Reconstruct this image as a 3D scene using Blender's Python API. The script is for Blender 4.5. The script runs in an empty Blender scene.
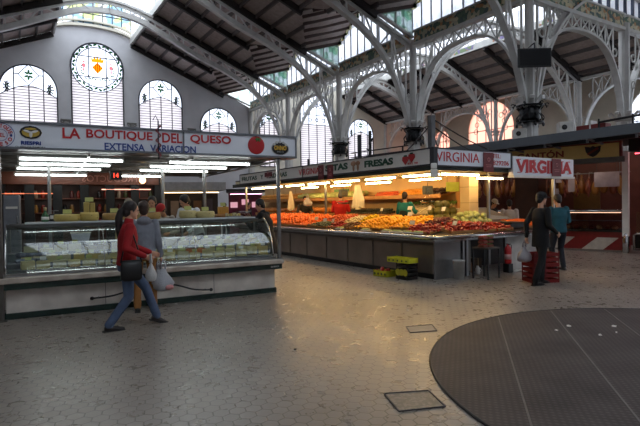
import bpy, bmesh, math, random
from mathutils import Vector, Matrix, Euler
random.seed(7)
rnd = random.Random(11)
PI = math.pi
COL = bpy.context.scene.collection
scene = bpy.context.scene

# ------------------------------------------------------------------ camera
F = 500.0
PITCH = math.atan(8.8 / 500); ROLL = math.radians(.86)
CAM = Vector((0, 0, 1.62))
fw = Vector((0, math.cos(PITCH), -math.sin(PITCH)))
up0 = Vector((0, math.sin(PITCH), math.cos(PITCH))); rt0 = Vector((1, 0, 0))
rt = rt0 * math.cos(ROLL) - up0 * math.sin(ROLL)
upv = up0 * math.cos(ROLL) + rt0 * math.sin(ROLL)
cd = bpy.data.cameras.new('camera'); cam = bpy.data.objects.new('camera', cd); COL.objects.link(cam)
cd.sensor_width = 36; cd.lens = F * 36 / 640; cd.clip_end = 300; cd.clip_start = .05
m3 = Matrix((rt, upv, -fw)).transposed()
cam.matrix_world = Matrix.Translation(CAM) @ m3.to_4x4()
scene.camera = cam

# ------------------------------------------------------------------ materials
MATS = {}
def _new(name):
    m = bpy.data.materials.new(name); m.use_nodes = True
    nt = m.node_tree; nt.nodes.clear()
    out = nt.nodes.new('ShaderNodeOutputMaterial')
    return m, nt, out
def N(nt, t, **kw):
    n = nt.nodes.new(t)
    for k, v in kw.items():
        if hasattr(n, k): setattr(n, k, v)
        else: n.inputs[k].default_value = v
    return n
def lin(c):
    return tuple(((x / 255) / 12.92 if x / 255 <= .04045 else ((x / 255 + .055) / 1.055) ** 2.4) for x in c)
def mat(name, rgb, rough=.6, metal=0., var=.12, scale=6., bump=0., spec=.5, rgb2=None, coat=0.):
    if name in MATS: return MATS[name]
    m, nt, out = _new(name)
    b = N(nt, 'ShaderNodeBsdfPrincipled'); b.inputs['Roughness'].default_value = rough
    b.inputs['Metallic'].default_value = metal
    b.inputs['Specular IOR Level'].default_value = spec
    b.inputs['Coat Weight'].default_value = coat
    tc = N(nt, 'ShaderNodeTexCoord'); nz = N(nt, 'ShaderNodeTexNoise'); nz.inputs['Scale'].default_value = scale
    nz.inputs['Detail'].default_value = 4
    nt.links.new(tc.outputs['Object'], nz.inputs['Vector'])
    c = lin(rgb); c2 = lin(rgb2) if rgb2 else tuple(x * (1 - 2.2 * var) for x in c)
    r = N(nt, 'ShaderNodeValToRGB'); r.color_ramp.elements[0].position = .3; r.color_ramp.elements[1].position = .7
    r.color_ramp.elements[0].color = (*c2, 1); r.color_ramp.elements[1].color = (*c, 1)
    nt.links.new(nz.outputs['Fac'], r.inputs['Fac']); nt.links.new(r.outputs['Color'], b.inputs['Base Color'])
    if bump:
        bp = N(nt, 'ShaderNodeBump'); bp.inputs['Strength'].default_value = bump; bp.inputs['Distance'].default_value = .02
        nt.links.new(nz.outputs['Fac'], bp.inputs['Height']); nt.links.new(bp.outputs['Normal'], b.inputs['Normal'])
    nt.links.new(b.outputs[0], out.inputs[0]); MATS[name] = m; return m
def emis(name, rgb, s):
    if name in MATS: return MATS[name]
    m, nt, out = _new(name); e = N(nt, 'ShaderNodeEmission'); e.inputs[0].default_value = (*rgb, 1); e.inputs[1].default_value = s
    nt.links.new(e.outputs[0], out.inputs[0]); MATS[name] = m; return m
def translucent(name, rgb, see=.3, tl=.8, rgb2=None, scale=2., kind=None, rgb3=(190, 160, 90)):
    """leaded or frosted window glass: part see-through, part scattering"""
    if name in MATS: return MATS[name]
    m, nt, out = _new(name)
    t = N(nt, 'ShaderNodeBsdfTransparent'); a = N(nt, 'ShaderNodeBsdfTranslucent'); mx = N(nt, 'ShaderNodeMixShader')
    mx.inputs[0].default_value = 1 - see
    tc = N(nt, 'ShaderNodeTexCoord'); c = lin(rgb)
    src = None
    if kind == 'louvre':
        sx = N(nt, 'ShaderNodeSeparateXYZ'); nt.links.new(tc.outputs['Object'], sx.inputs[0])
        mu = N(nt, 'ShaderNodeMath', operation='MULTIPLY'); mu.inputs[1].default_value = 1 / .17
        nt.links.new(sx.outputs['Z'], mu.inputs[0])
        fr = N(nt, 'ShaderNodeMath', operation='FRACT'); nt.links.new(mu.outputs[0], fr.inputs[0])
        r = N(nt, 'ShaderNodeValToRGB')
        e = r.color_ramp.elements; e[0].position = 0; e[0].color = (*[x * .12 for x in c], 1); e[1].position = .2; e[1].color = (*[x * .35 for x in c], 1)  # dark line per slat: its shaded underside put into the colour
        e2 = e.new(.3); e2.color = (*c, 1); e3 = e.new(1.); e3.color = (*[x * .8 for x in c], 1)
        nt.links.new(fr.outputs[0], r.inputs[0]); src = r.outputs[0]
    elif rgb2:
        v = N(nt, 'ShaderNodeTexVoronoi'); v.inputs['Scale'].default_value = scale
        nt.links.new(tc.outputs['Object'], v.inputs['Vector'])
        r = N(nt, 'ShaderNodeValToRGB'); r.color_ramp.interpolation = 'CONSTANT'
        e = r.color_ramp.elements; e[0].position = 0; e[0].color = (*lin(rgb2), 1); e[1].position = .42; e[1].color = (*c, 1)
        e2 = e.new(.85); e2.color = (*lin(rgb3), 1)
        sc = N(nt, 'ShaderNodeSeparateColor'); nt.links.new(v.outputs['Color'], sc.inputs[0])
        nt.links.new(sc.outputs[0], r.inputs[0]); src = r.outputs[0]
    if src is not None:
        nt.links.new(src, t.inputs[0]); nt.links.new(src, a.inputs[0])
    else:
        t.inputs[0].default_value = (*c, 1); a.inputs[0].default_value = (*c, 1)
    nt.links.new(t.outputs[0], mx.inputs[1]); nt.links.new(a.outputs[0], mx.inputs[2]); nt.links.new(mx.outputs[0], out.inputs[0])
    MATS[name] = m; return m
def clear_glass(name, tint=(.93, .97, .96), gloss=.10, rough=.03, edge=.45):
    if name in MATS: return MATS[name]
    m, nt, out = _new(name)
    t = N(nt, 'ShaderNodeBsdfTransparent'); t.inputs[0].default_value = (*tint, 1)
    g = N(nt, 'ShaderNodeBsdfGlossy'); g.inputs['Roughness'].default_value = rough
    lw = N(nt, 'ShaderNodeLayerWeight'); lw.inputs[0].default_value = .35
    ad = N(nt, 'ShaderNodeMath', operation='MULTIPLY_ADD'); ad.inputs[1].default_value = edge; ad.inputs[2].default_value = gloss
    nt.links.new(lw.outputs['Facing'], ad.inputs[0])
    mx = N(nt, 'ShaderNodeMixShader'); nt.links.new(ad.outputs[0], mx.inputs[0])
    nt.links.new(t.outputs[0], mx.inputs[1]); nt.links.new(g.outputs[0], mx.inputs[2]); nt.links.new(mx.outputs[0], out.inputs[0])
    MATS[name] = m; return m
def mosaic(name, cols, scale=5., rough=.5):
    """glazed ceramic frieze: irregular leaves and blossoms of colour"""
    if name in MATS: return MATS[name]
    m, nt, out = _new(name); b = N(nt, 'ShaderNodeBsdfPrincipled'); b.inputs['Roughness'].default_value = rough
    tc = N(nt, 'ShaderNodeTexCoord'); v = N(nt, 'ShaderNodeTexVoronoi'); v.inputs['Scale'].default_value = scale
    nt.links.new(tc.outputs['Object'], v.inputs['Vector'])
    sc = N(nt, 'ShaderNodeSeparateColor'); nt.links.new(v.outputs['Color'], sc.inputs[0])
    r = N(nt, 'ShaderNodeValToRGB'); r.color_ramp.interpolation = 'CONSTANT'; e = r.color_ramp.elements
    e[0].position = 0; e[0].color = (*lin(cols[0]), 1); e[1].position = 1. / len(cols); e[1].color = (*lin(cols[1]), 1)
    for i, c in enumerate(cols[2:]):
        q = e.new((i + 2.) / len(cols)); q.color = (*lin(c), 1)
    nt.links.new(sc.outputs[0], r.inputs[0]); nt.links.new(r.outputs[0], b.inputs['Base Color'])
    nt.links.new(b.outputs[0], out.inputs[0]); MATS[name] = m; return m

WHITE_IRON = mat('painted iron', (196, 194, 190), .45, 0, .1, 3)
COLUMN_IRON = mat('column paint', (190, 188, 184), .5, 0, .08, 2)
DARK_WOOD = mat('dark rafter', (40, 33, 32), .7, 0, .2, 3)
PURLIN = mat('brown purlin', (84, 74, 72), .6, 0, .15, 3)
PLANKS = mat('roof boards', (172, 156, 150), .75, 0, .12, 5)
PLASTER = mat('grey plaster', (204, 203, 206), .85, 0, .06, 1.2)
CREAM_PL = mat('cream plaster', (212, 206, 190), .85, 0, .06, 1.2)
GLASSW = translucent('frosted window glass', (246, 248, 255), .3)
CLEARSKY = translucent('clear roof glass', (250, 252, 255), .85)
LOUVRE = translucent('window louvres', (232, 226, 228), .18, kind='louvre')
CHEEK = translucent('mosaic glass', (236, 246, 245), .5, rgb2=(178, 214, 196), scale=3.2, rgb3=(222, 232, 208))
PINKGL = translucent('glass tinted by pink outdoors', (250, 205, 190), .3)  # pink of the building outside put into the glass colour
GREENGL = translucent('green leaded glass', (70, 120, 80), .1)
GOLDGL = translucent('gold leaded glass', (236, 190, 60), .1)
ORANGEGL = translucent('orange leaded glass', (225, 120, 40), .1)
PALEGL = translucent('pale leaded glass', (190, 215, 215), .2)
ROSEGL = translucent('rose leaded glass', (225, 165, 165), .2)
LEAD = mat('lead bars', (52, 52, 60), .6, 0, .1)
FRIEZE = mosaic('ceramic frieze', [(70, 92, 78), (186, 174, 140), (84, 106, 86), (170, 120, 80), (164, 158, 134), (66, 84, 82)], 7)
FRIEZE2 = mosaic('pale ceramic frieze', [(200, 196, 190), (120, 110, 150), (205, 200, 192), (170, 120, 90), (110, 130, 90)], 4)
BLACK_IRON = mat('black wrought iron', (20, 21, 24), .35, .4, .1)
STEEL = mat('brushed steel', (150, 150, 150), .32, .85, .1, 4)
DULL_STEEL = mat('dull steel', (108, 103, 98), .42, .7, .15, 3)
CHROME = mat('chrome', (205, 205, 205), .12, 1., .03)
SIGN_WHITE = mat('white sign panel', (222, 226, 234), .4, 0, .02, 1)
RED = mat('red paint', (178, 22, 28), .45, 0, .06)
LET_RED = mat('red lettering', (190, 30, 36), .5, 0, .02)
LET_BLUE = mat('blue lettering', (28, 62, 140), .5, 0, .02)
LET_GREEN = mat('green lettering', (28, 74, 52), .5, 0, .05)
BLACK = mat('black paint', (16, 16, 18), .5, 0, .1)
MARBLE = mat('pale veined marble', (214, 205, 194), .3, 0, .08, 4, rgb2=(184, 174, 164))
SLABM = mat('cream marble slab', (196, 184, 170), .25, 0, .08, 5, rgb2=(160, 146, 132))
GREENM = mat('dark green marble', (32, 52, 46), .25, 0, .2, 8)
TUBE_W = emis('white fluorescent tube', (.93, 1., .98), 14)
TUBE_Y = emis('warm fluorescent tube', (1., .66, .27), 75)
CARD = mat('yellow price card', (184, 188, 112), .6, 0, .05)
WHITE_CARD = mat('white price card', (228, 226, 220), .6, 0, .05)
WOOD = mat('shelf wood', (176, 122, 66), .6, 0, .15, 6)
CREAM_TILE = mat('cream wall tile', (216, 188, 142), .4, 0, .06, 2)
CASE_GLASS = clear_glass('display glass', gloss=.05, edge=.22)

# ------------------------------------------------------------------ mesh helpers
def ident(): return Matrix.Identity(4)
class MB:
    """collects shapes, links them as ONE mesh object"""
    def __init__(s): s.bm = bmesh.new(); s.mi = 0; s.M = ident()
    def _fin(s, vs, fs, smooth=False):
        for v in vs: v.co = s.M @ v.co
        for f in fs: f.material_index = s.mi; f.smooth = smooth
    def poly(s, pts, faces, smooth=False):
        vs = [s.bm.verts.new(p) for p in pts]; fs = []
        for f in faces:
            try: fs.append(s.bm.faces.new([vs[i] for i in f]))
            except ValueError: pass
        s._fin(vs, fs, smooth); return s
    def box(s, x0, x1, y0, y1, z0, z1, bev=0.):
        if bev > 0:
            b = bev
            def ring(z, i): return [(x0+b*(i<1)+0*b, 0, 0)]
            prof = [(x0+b, y0), (x1-b, y0), (x1, y0+b), (x1, y1-b), (x1-b, y1), (x0+b, y1), (x0, y1-b), (x0, y0+b)]
            cx, cy = (x0+x1)/2, (y0+y1)/2
            def inset(p, k): return (p[0] + (b*k if p[0] < cx else -b*k), p[1] + (b*k if p[1] < cy else -b*k))
            pts = []
            for z, k in ((z0, .6), (z0+b, 0), (z1-b, 0), (z1, .6)):
                for p in prof: q = inset(p, k); pts.append((q[0], q[1], z))
            fs = [tuple(range(7, -1, -1)), tuple(range(24, 32))]
            for r_ in range(3):
                for i in range(8): fs.append((r_*8+i, r_*8+(i+1) % 8, r_*8+8+(i+1) % 8, r_*8+8+i))
            return s.poly(pts, fs)
        pts = [(x0, y0, z0), (x1, y0, z0), (x1, y1, z0), (x0, y1, z0), (x0, y0, z1), (x1, y0, z1), (x1, y1, z1), (x0, y1, z1)]
        return s.poly(pts, [(3, 2, 1, 0), (4, 5, 6, 7), (0, 1, 5, 4), (1, 2, 6, 5), (2, 3, 7, 6), (3, 0, 4, 7)])
    def tube(s, pts, r, n=8, cap=True, smooth=True, rs=None, closed=False):
        pts = [Vector(p) for p in pts]; k = len(pts)
        if closed: cap = False
        prev = None; rings = []
        for i, p in enumerate(pts):
            if closed: t = pts[(i+1) % k] - pts[i-1]
            else: t = pts[min(i+1, k-1)] - pts[max(i-1, 0)]
            if t.length < 1e-9: t = Vector((0, 0, 1))
            t.normalize()
            if prev is None:
                a = Vector((0, 0, 1)) if abs(t.z) < .9 else Vector((1, 0, 0))
                nx = a.cross(t).normalized()
            else:
                nx = (prev - t * prev.dot(t))
                nx = nx.normalized() if nx.length > 1e-6 else Vector((1, 0, 0))
            prev = nx; ny = t.cross(nx); rr = rs[i] if rs else r
            rings.append([p + (nx*math.cos(2*PI*j/n) + ny*math.sin(2*PI*j/n)) * rr for j in range(n)])
        V = [q for g in rings for q in g]; fs = []
        for i in range(k if closed else k-1):
            for j in range(n):
                i2 = (i+1) % k
                fs.append((i*n+j, i*n+(j+1) % n, i2*n+(j+1) % n, i2*n+j))
        if cap: fs.append(tuple(range(n-1, -1, -1))); fs.append(tuple((k-1)*n+j for j in range(n)))
        return s.poly(V, fs, smooth)
    def bar(s, p, q, w, h, side=None):
        """square bar from p to q, w across `side`, h the other way"""
        p = Vector(p); q = Vector(q); t = (q-p)
        if t.length < 1e-6: return s
        t.normalize(); sd = Vector(side) if side else (Vector((0, 0, 1)).cross(t) if abs(t.z) < .95 else Vector((1, 0, 0)))
        sd = (sd - t*sd.dot(t)).normalized(); u = t.cross(sd)
        a = sd*w/2; b = u*h/2
        pts = [p-a-b, p+a-b, p+a+b, p-a+b, q-a-b, q+a-b, q+a+b, q-a+b]
        return s.poly(pts, [(3, 2, 1, 0), (4, 5, 6, 7), (0, 1, 5, 4), (1, 2, 6, 5), (2, 3, 7, 6), (3, 0, 4, 7)])
    def ribbon(s, pts, side, w, h):
        """continuous rectangular-section band along pts"""
        pts = [Vector(p) for p in pts]; sd = Vector(side).normalized(); V = []; k = len(pts)
        for i, p in enumerate(pts):
            t = (pts[min(i+1, k-1)] - pts[max(i-1, 0)]).normalized(); u = t.cross(sd).normalized()
            a = sd*w/2; b = u*h/2; V += [p-a-b, p+a-b, p+a+b, p-a+b]
        fs = [(3, 2, 1, 0), tuple(4*(k-1)+j for j in range(4))]
        for i in range(k-1):
            for j in range(4): fs.append((i*4+j, i*4+(j+1) % 4, i*4+4+(j+1) % 4, i*4+4+j))
        return s.poly(V, fs)
    def lathe(s, prof, n=16, c=(0, 0, 0), smooth=True):
        c = Vector(c); V = []; fs = []; k = len(prof)
        for r, z in prof:
            for j in range(n): V.append(c + Vector((r*math.cos(2*PI*j/n), r*math.sin(2*PI*j/n), z)))
        for i in range(k-1):
            for j in range(n): fs.append((i*n+j, i*n+(j+1) % n, (i+1)*n+(j+1) % n, (i+1)*n+j))
        if prof[0][0] > 1e-4: fs.append(tuple(range(n-1, -1, -1)))
        if prof[-1][0] > 1e-4: fs.append(tuple((k-1)*n+j for j in range(n)))
        return s.poly(V, fs, smooth)
    def ell(s, c, rx, ry, rz, n=12, m=8, rot=None):
        V = []; fs = []; R = rot.to_matrix() if rot else Matrix.Identity(3); c = Vector(c)
        V.append(c + R @ Vector((0, 0, -rz)))
        for i in range(1, m):
            a = -PI/2 + PI*i/m
            for j in range(n): V.append(c + R @ Vector((rx*math.cos(a)*math.cos(2*PI*j/n), ry*math.cos(a)*math.sin(2*PI*j/n), rz*math.sin(a))))
        V.append(c + R @ Vector((0, 0, rz))); L = len(V)-1
        for j in range(n): fs.append((0, 1+(j+1) % n, 1+j)); fs.append((L, L-n+j, L-n+(j+1) % n))
        for i in range(m-2):
            for j in range(n): fs.append((1+i*n+j, 1+i*n+(j+1) % n, 1+(i+1)*n+(j+1) % n, 1+(i+1)*n+j))
        return s.poly(V, fs, True)
    def mesh_in(s, me, M=None):
        n0 = len(s.bm.verts); f0 = len(s.bm.faces); s.bm.from_mesh(me); s.bm.verts.ensure_lookup_table(); s.bm.faces.ensure_lookup_table()
        T = s.M @ (M or ident())
        for v in s.bm.verts[n0:]: v.co = T @ v.co
        for f in s.bm.faces[f0:]: f.material_index = s.mi
        return s
    def mesh(s, name):
        me = bpy.data.meshes.new(name); bmesh.ops.recalc_face_normals(s.bm, faces=s.bm.faces[:]); s.bm.to_mesh(me); s.bm.free(); return me
    def build(s, name, mats, parent=None, loc=None, rotz=None, label=None):
        o = bpy.data.objects.new(name, s.mesh(name)); COL.objects.link(o)
        for m in (mats if isinstance(mats, (list, tuple)) else [mats]): o.data.materials.append(m)
        if parent: o.parent = parent
        if loc is not None: o.location = loc
        if rotz is not None: o.rotation_euler.z = rotz
        if label: o['label'] = label
        return o
def tag(o, label=None, cat=None, group=None, kind=None):
    if label: o['label'] = label
    if cat: o['category'] = cat
    if group: o['group'] = group
    if kind: o['kind'] = kind
    return o
def thing(name, label, cat, loc=(0, 0, 0), rotz=0., group=None, kind=None):
    o = bpy.data.objects.new(name, None); COL.objects.link(o); o.location = loc; o.rotation_euler.z = rotz
    o.empty_display_size = .1
    return tag(o, label, cat, group, kind)
def struct(o, label=None): o['kind'] = 'structure'; return o
def copy_tree(o, parent=None):
    c = o.copy(); COL.objects.link(c)
    if parent: c.parent = parent
    for ch in [x for x in KIDS.get(o.name, [])]: copy_tree(ch, c)
    return c
KIDS = {}
def learn(o):
    KIDS[o.name] = list(o.children)
    for ch in o.children: learn(ch)
def eval_mesh(o):
    dg = bpy.context.evaluated_depsgraph_get(); e = o.evaluated_get(dg)
    return bpy.data.meshes.new_from_object(e, depsgraph=dg)
def drop(o):
    d = o.data; bpy.data.objects.remove(o)
def text_mesh(txt, w, h, depth=.006, bold=0., align='CENTER', shear=0., space=1.):
    cu = bpy.data.curves.new('t', 'FONT'); cu.body = txt; cu.extrude = depth/2; cu.offset = bold; cu.resolution_u = 3
    cu.shear = shear; cu.space_character = space
    o = bpy.data.objects.new('t', cu); COL.objects.link(o); me = eval_mesh(o); drop(o)
    xs = [v.co.x for v in me.vertices]; ys = [v.co.y for v in me.vertices]
    x0, x1, y0, y1 = min(xs), max(xs), min(ys), max(ys)
    kx = w/(x1-x0) if w else h/(y1-y0); ky = h/(y1-y0)
    for v in me.vertices: v.co = Vector(((v.co.x-(x0+x1)/2)*kx, (v.co.y-(y0+y1)/2)*ky, v.co.z))
    me.materials.clear()
    return me
def face_front(x, y, z):
    """text (x right, y up) standing on a plane facing -y at x, y, z"""
    return Matrix.Translation((x, y, z)) @ Matrix.Rotation(PI/2, 4, 'X')
def plate_mesh(polys, thick):
    cu = bpy.data.curves.new('p', 'CURVE'); cu.dimensions = '2D'; cu.fill_mode = 'BOTH'; cu.extrude = thick/2
    for P in polys:
        sp = cu.splines.new('POLY'); sp.points.add(len(P)-1)
        for i, p in enumerate(P): sp.points[i].co = (p[0], p[1], 0, 1)
        sp.use_cyclic_u = True
    o = bpy.data.objects.new('p', cu); COL.objects.link(o); me = eval_mesh(o); drop(o); me.materials.clear(); return me
def circle(cx, cy, r, n=32, a0=0, a1=2*PI): return [(cx+r*math.cos(a0+(a1-a0)*i/n), cy+r*math.sin(a0+(a1-a0)*i/n)) for i in range(n)]
def arc(cx, cy, r, a0, a1, n=12, ry=None): return [(cx+r*math.cos(a0+(a1-a0)*i/n), cy+(ry or r)*math.sin(a0+(a1-a0)*i/n)) for i in range(n+1)]
def text_obj(txt, M, w, h, m, parent, name='lettering', bold=0., depth=.006, shear=0.):
    o = bpy.data.objects.new(name, text_mesh(txt, w, h, depth, bold, shear=shear)); COL.objects.link(o); o.data.materials.append(m)
    o.parent = parent; o.matrix_local = M; return o
def catmull(P, n=6):
    P = [Vector(p) for p in P]; out = []
    for i in range(len(P)-1):
        p0 = P[max(i-1, 0)]; p1 = P[i]; p2 = P[i+1]; p3 = P[min(i+2, len(P)-1)]
        for j in range(n):
            t = j/n; out.append(.5*((2*p1)+(p2-p0)*t+(2*p0-5*p1+4*p2-p3)*t*t+(3*p1-p0-3*p2+p3)*t**3))
    out.append(P[-1]); return out

# ================================================================== THE HALL
TH = math.radians(32); SP = 6.05; V0 = 11.25; D1 = 15.98; D2 = 29.3; DM = 4.98
def HW(d, v, z=0.): return Vector((d*math.cos(TH) - v*math.sin(TH), d*math.sin(TH) + v*math.cos(TH), z))
def hb(mb, name, mats, **kw): return mb.build(name, mats, rotz=TH, **kw)

# floor ------------------------------------------------------------
def floor_material():
    m, nt, out = _new('hexagonal floor tiles'); b = N(nt, 'ShaderNodeBsdfPrincipled'); L = nt.links.new
    tc = N(nt, 'ShaderNodeTexCoord')
    def vm(op, a, b_=None, sc=None):
        n = N(nt, 'ShaderNodeVectorMath', operation=op)
        if isinstance(a, tuple): n.inputs[0].default_value = a
        else: L(a, n.inputs[0])
        if b_ is not None:
            if isinstance(b_, tuple): n.inputs[1].default_value = b_
            else: L(b_, n.inputs[1])
        return n
    def mm(op, a, b_=None):
        n = N(nt, 'ShaderNodeMath', operation=op)
        for i, x in enumerate((a, b_)):
            if x is None: continue
            if isinstance(x, (int, float)): n.inputs[i].default_value = x
            else: L(x, n.inputs[i])
        return n.outputs[0]
    S = .127
    mp = N(nt, 'ShaderNodeMapping'); L(tc.outputs['Object'], mp.inputs[0])
    mp.inputs['Rotation'].default_value = (0, 0, math.radians(14)); mp.inputs['Scale'].default_value = (1/S, 1/S, 0)
    mp.inputs['Location'].default_value = (900, 900, 0)
    p = mp.outputs[0]; r = (1, 1.7320508, 1); h = (.5, .8660254, 0)
    a = vm('SUBTRACT', vm('MODULO', p, r).outputs[0], h).outputs[0]
    bb = vm('SUBTRACT', vm('MODULO', vm('SUBTRACT', p, h).outputs[0], r).outputs[0], h).outputs[0]
    la = vm('LENGTH', a).outputs['Value']; lb = vm('LENGTH', bb).outputs['Value']
    sel = mm('LESS_THAN', la, lb)
    mx = N(nt, 'ShaderNodeMix', data_type='VECTOR'); L(sel, mx.inputs[0]); L(bb, mx.inputs[4]); L(a, mx.inputs[5]); gv = mx.outputs[1]
    ab = vm('ABSOLUTE', gv).outputs[0]; sx = N(nt, 'ShaderNodeSeparateXYZ'); L(ab, sx.inputs[0])
    d1 = mm('ADD', mm('MULTIPLY', sx.outputs[0], .5), mm('MULTIPLY', sx.outputs[1], .8660254))
    dist = mm('MAXIMUM', d1, sx.outputs[0]); edge = mm('SUBTRACT', .5, dist)
    idv = vm('SUBTRACT', p, gv).outputs[0]
    sn = vm('SNAP', vm('ADD', idv, (.05, .05, 0)).outputs[0], (.25, .25, 1)).outputs[0]
    wn = N(nt, 'ShaderNodeTexWhiteNoise', noise_dimensions='2D'); L(sn, wn.inputs['Vector'])
    nz = N(nt, 'ShaderNodeTexNoise'); nz.inputs['Scale'].default_value = .55; nz.inputs['Detail'].default_value = 5; L(tc.outputs['Object'], nz.inputs['Vector'])
    nz2 = N(nt, 'ShaderNodeTexNoise'); nz2.inputs['Scale'].default_value = 14; nz2.inputs['Detail'].default_value = 5; L(tc.outputs['Object'], nz2.inputs['Vector'])
    rp = N(nt, 'ShaderNodeValToRGB'); e = rp.color_ramp.elements
    e[0].position = .3; e[0].color = (*lin((124, 115, 106)), 1); e[1].position = .7; e[1].color = (*lin((150, 141, 131)), 1); L(nz.outputs[0], rp.inputs[0])
    hs = N(nt, 'ShaderNodeHueSaturation'); L(rp.outputs[0], hs.inputs['Color'])
    val = mm('ADD', mm('MULTIPLY', wn.outputs['Value'], .2), mm('ADD', mm('MULTIPLY', nz2.outputs[0], .12), .84)); L(val, hs.inputs['Value'])
    gr = N(nt, 'ShaderNodeValToRGB'); g = gr.color_ramp.elements; g[0].position = .02; g[0].color = (0, 0, 0, 1); g[1].position = .06; g[1].color = (1, 1, 1, 1); L(edge, gr.inputs[0])
    mc = N(nt, 'ShaderNodeMix', data_type='RGBA'); L(gr.outputs[0], mc.inputs[0]); mc.inputs[6].default_value = (*lin((84, 76, 68)), 1); L(hs.outputs[0], mc.inputs[7])
    L(mc.outputs[2], b.inputs['Base Color'])
    rr = mm('ADD', mm('MULTIPLY', nz2.outputs[0], .25), mm('ADD', mm('MULTIPLY', wn.outputs['Value'], .1), .15)); L(rr, b.inputs['Roughness'])
    bp = N(nt, 'ShaderNodeBump'); bp.inputs['Strength'].default_value = .35; bp.inputs['Distance'].default_value = .003
    hh = mm('ADD', gr.outputs[0], mm('MULTIPLY', nz2.outputs[0], .05)); L(hh, bp.inputs['Height']); L(bp.outputs[0], b.inputs['Normal'])
    L(b.outputs[0], out.inputs[0]); return m
fl = MB(); fl.box(-10, 36, -14, 38, -.2, 0)
struct(hb(fl, 'floor', floor_material()))

# gable walls with arched windows -------------------------------------
VG = V0 + 4*SP
def arch_poly(x0, x1, zb, zs, n=20):
    r = (x1-x0)/2; return [(x0, zb), (x1, zb)] + arc((x0+x1)/2, zs, r, 0, PI, n)
def rev(p): return p[::-1]
wins = [(-.3, 2.85, 8.87), (7.72, 10.72, 8.95), (12.0, 14.85, 7.45)]
wins_l = [(-4.9, -2.05, 7.45)]
ZB = 4.6
out1 = [(-6.6, 0), (D1, 0), (D1, 9.1), (7.32, 12.7), (7.32, 13.0)] + arc(DM, 12.9, 2.34, .1, PI-.1, 14, .75) + [(2.64, 13.0), (2.64, 12.7), (-6.02, 9.1), (-6.6, 9.1)]
holes1 = [arch_poly(a, b, ZB, zs) for a, b, zs in wins+wins_l] + [arch_poly(3.6, 6.78, ZB, 10.75)]
w = MB(); w.mesh_in(plate_mesh([out1]+holes1, .35), face_front(0, VG+.2, 0))
struct(hb(w, 'wall_far', PLASTER))
wins2 = [(16.7, 18.4, 7.95), (20.36, 23.55, 9.1), (25.1, 27.9, 7.65)]
out2 = [(D1, 0), (34.2, 0), (34.2, 11.2), (D2, 9.1), (22.64, 11.95), (D1, 9.1)]
w = MB(); w.mesh_in(plate_mesh([out2]+[arch_poly(a, b, ZB, zs) for a, b, zs in wins2], .35), face_front(0, VG+.2, 0))
struct(hb(w, 'wall_far', CREAM_PL))
# moulding over the round window and lantern end
w = MB(); w.mi = 0
top = arc(DM, 12.75, 2.5, 0.05, PI-.05, 16, .62)
for i in range(len(top)-1): w.bar((top[i][0], VG-.12, top[i][1]), (top[i+1][0], VG-.12, top[i+1][1]), .28, .16, (0, 1, 0))
for i in range(len(top)-1): w.bar((top[i][0], VG-.08, top[i][1]+.32), (top[i+1][0], VG-.08, top[i+1][1]+.32), .2, .12, (0, 1, 0))
struct(hb(w, 'trim_gable', CREAM_PL))

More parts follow.
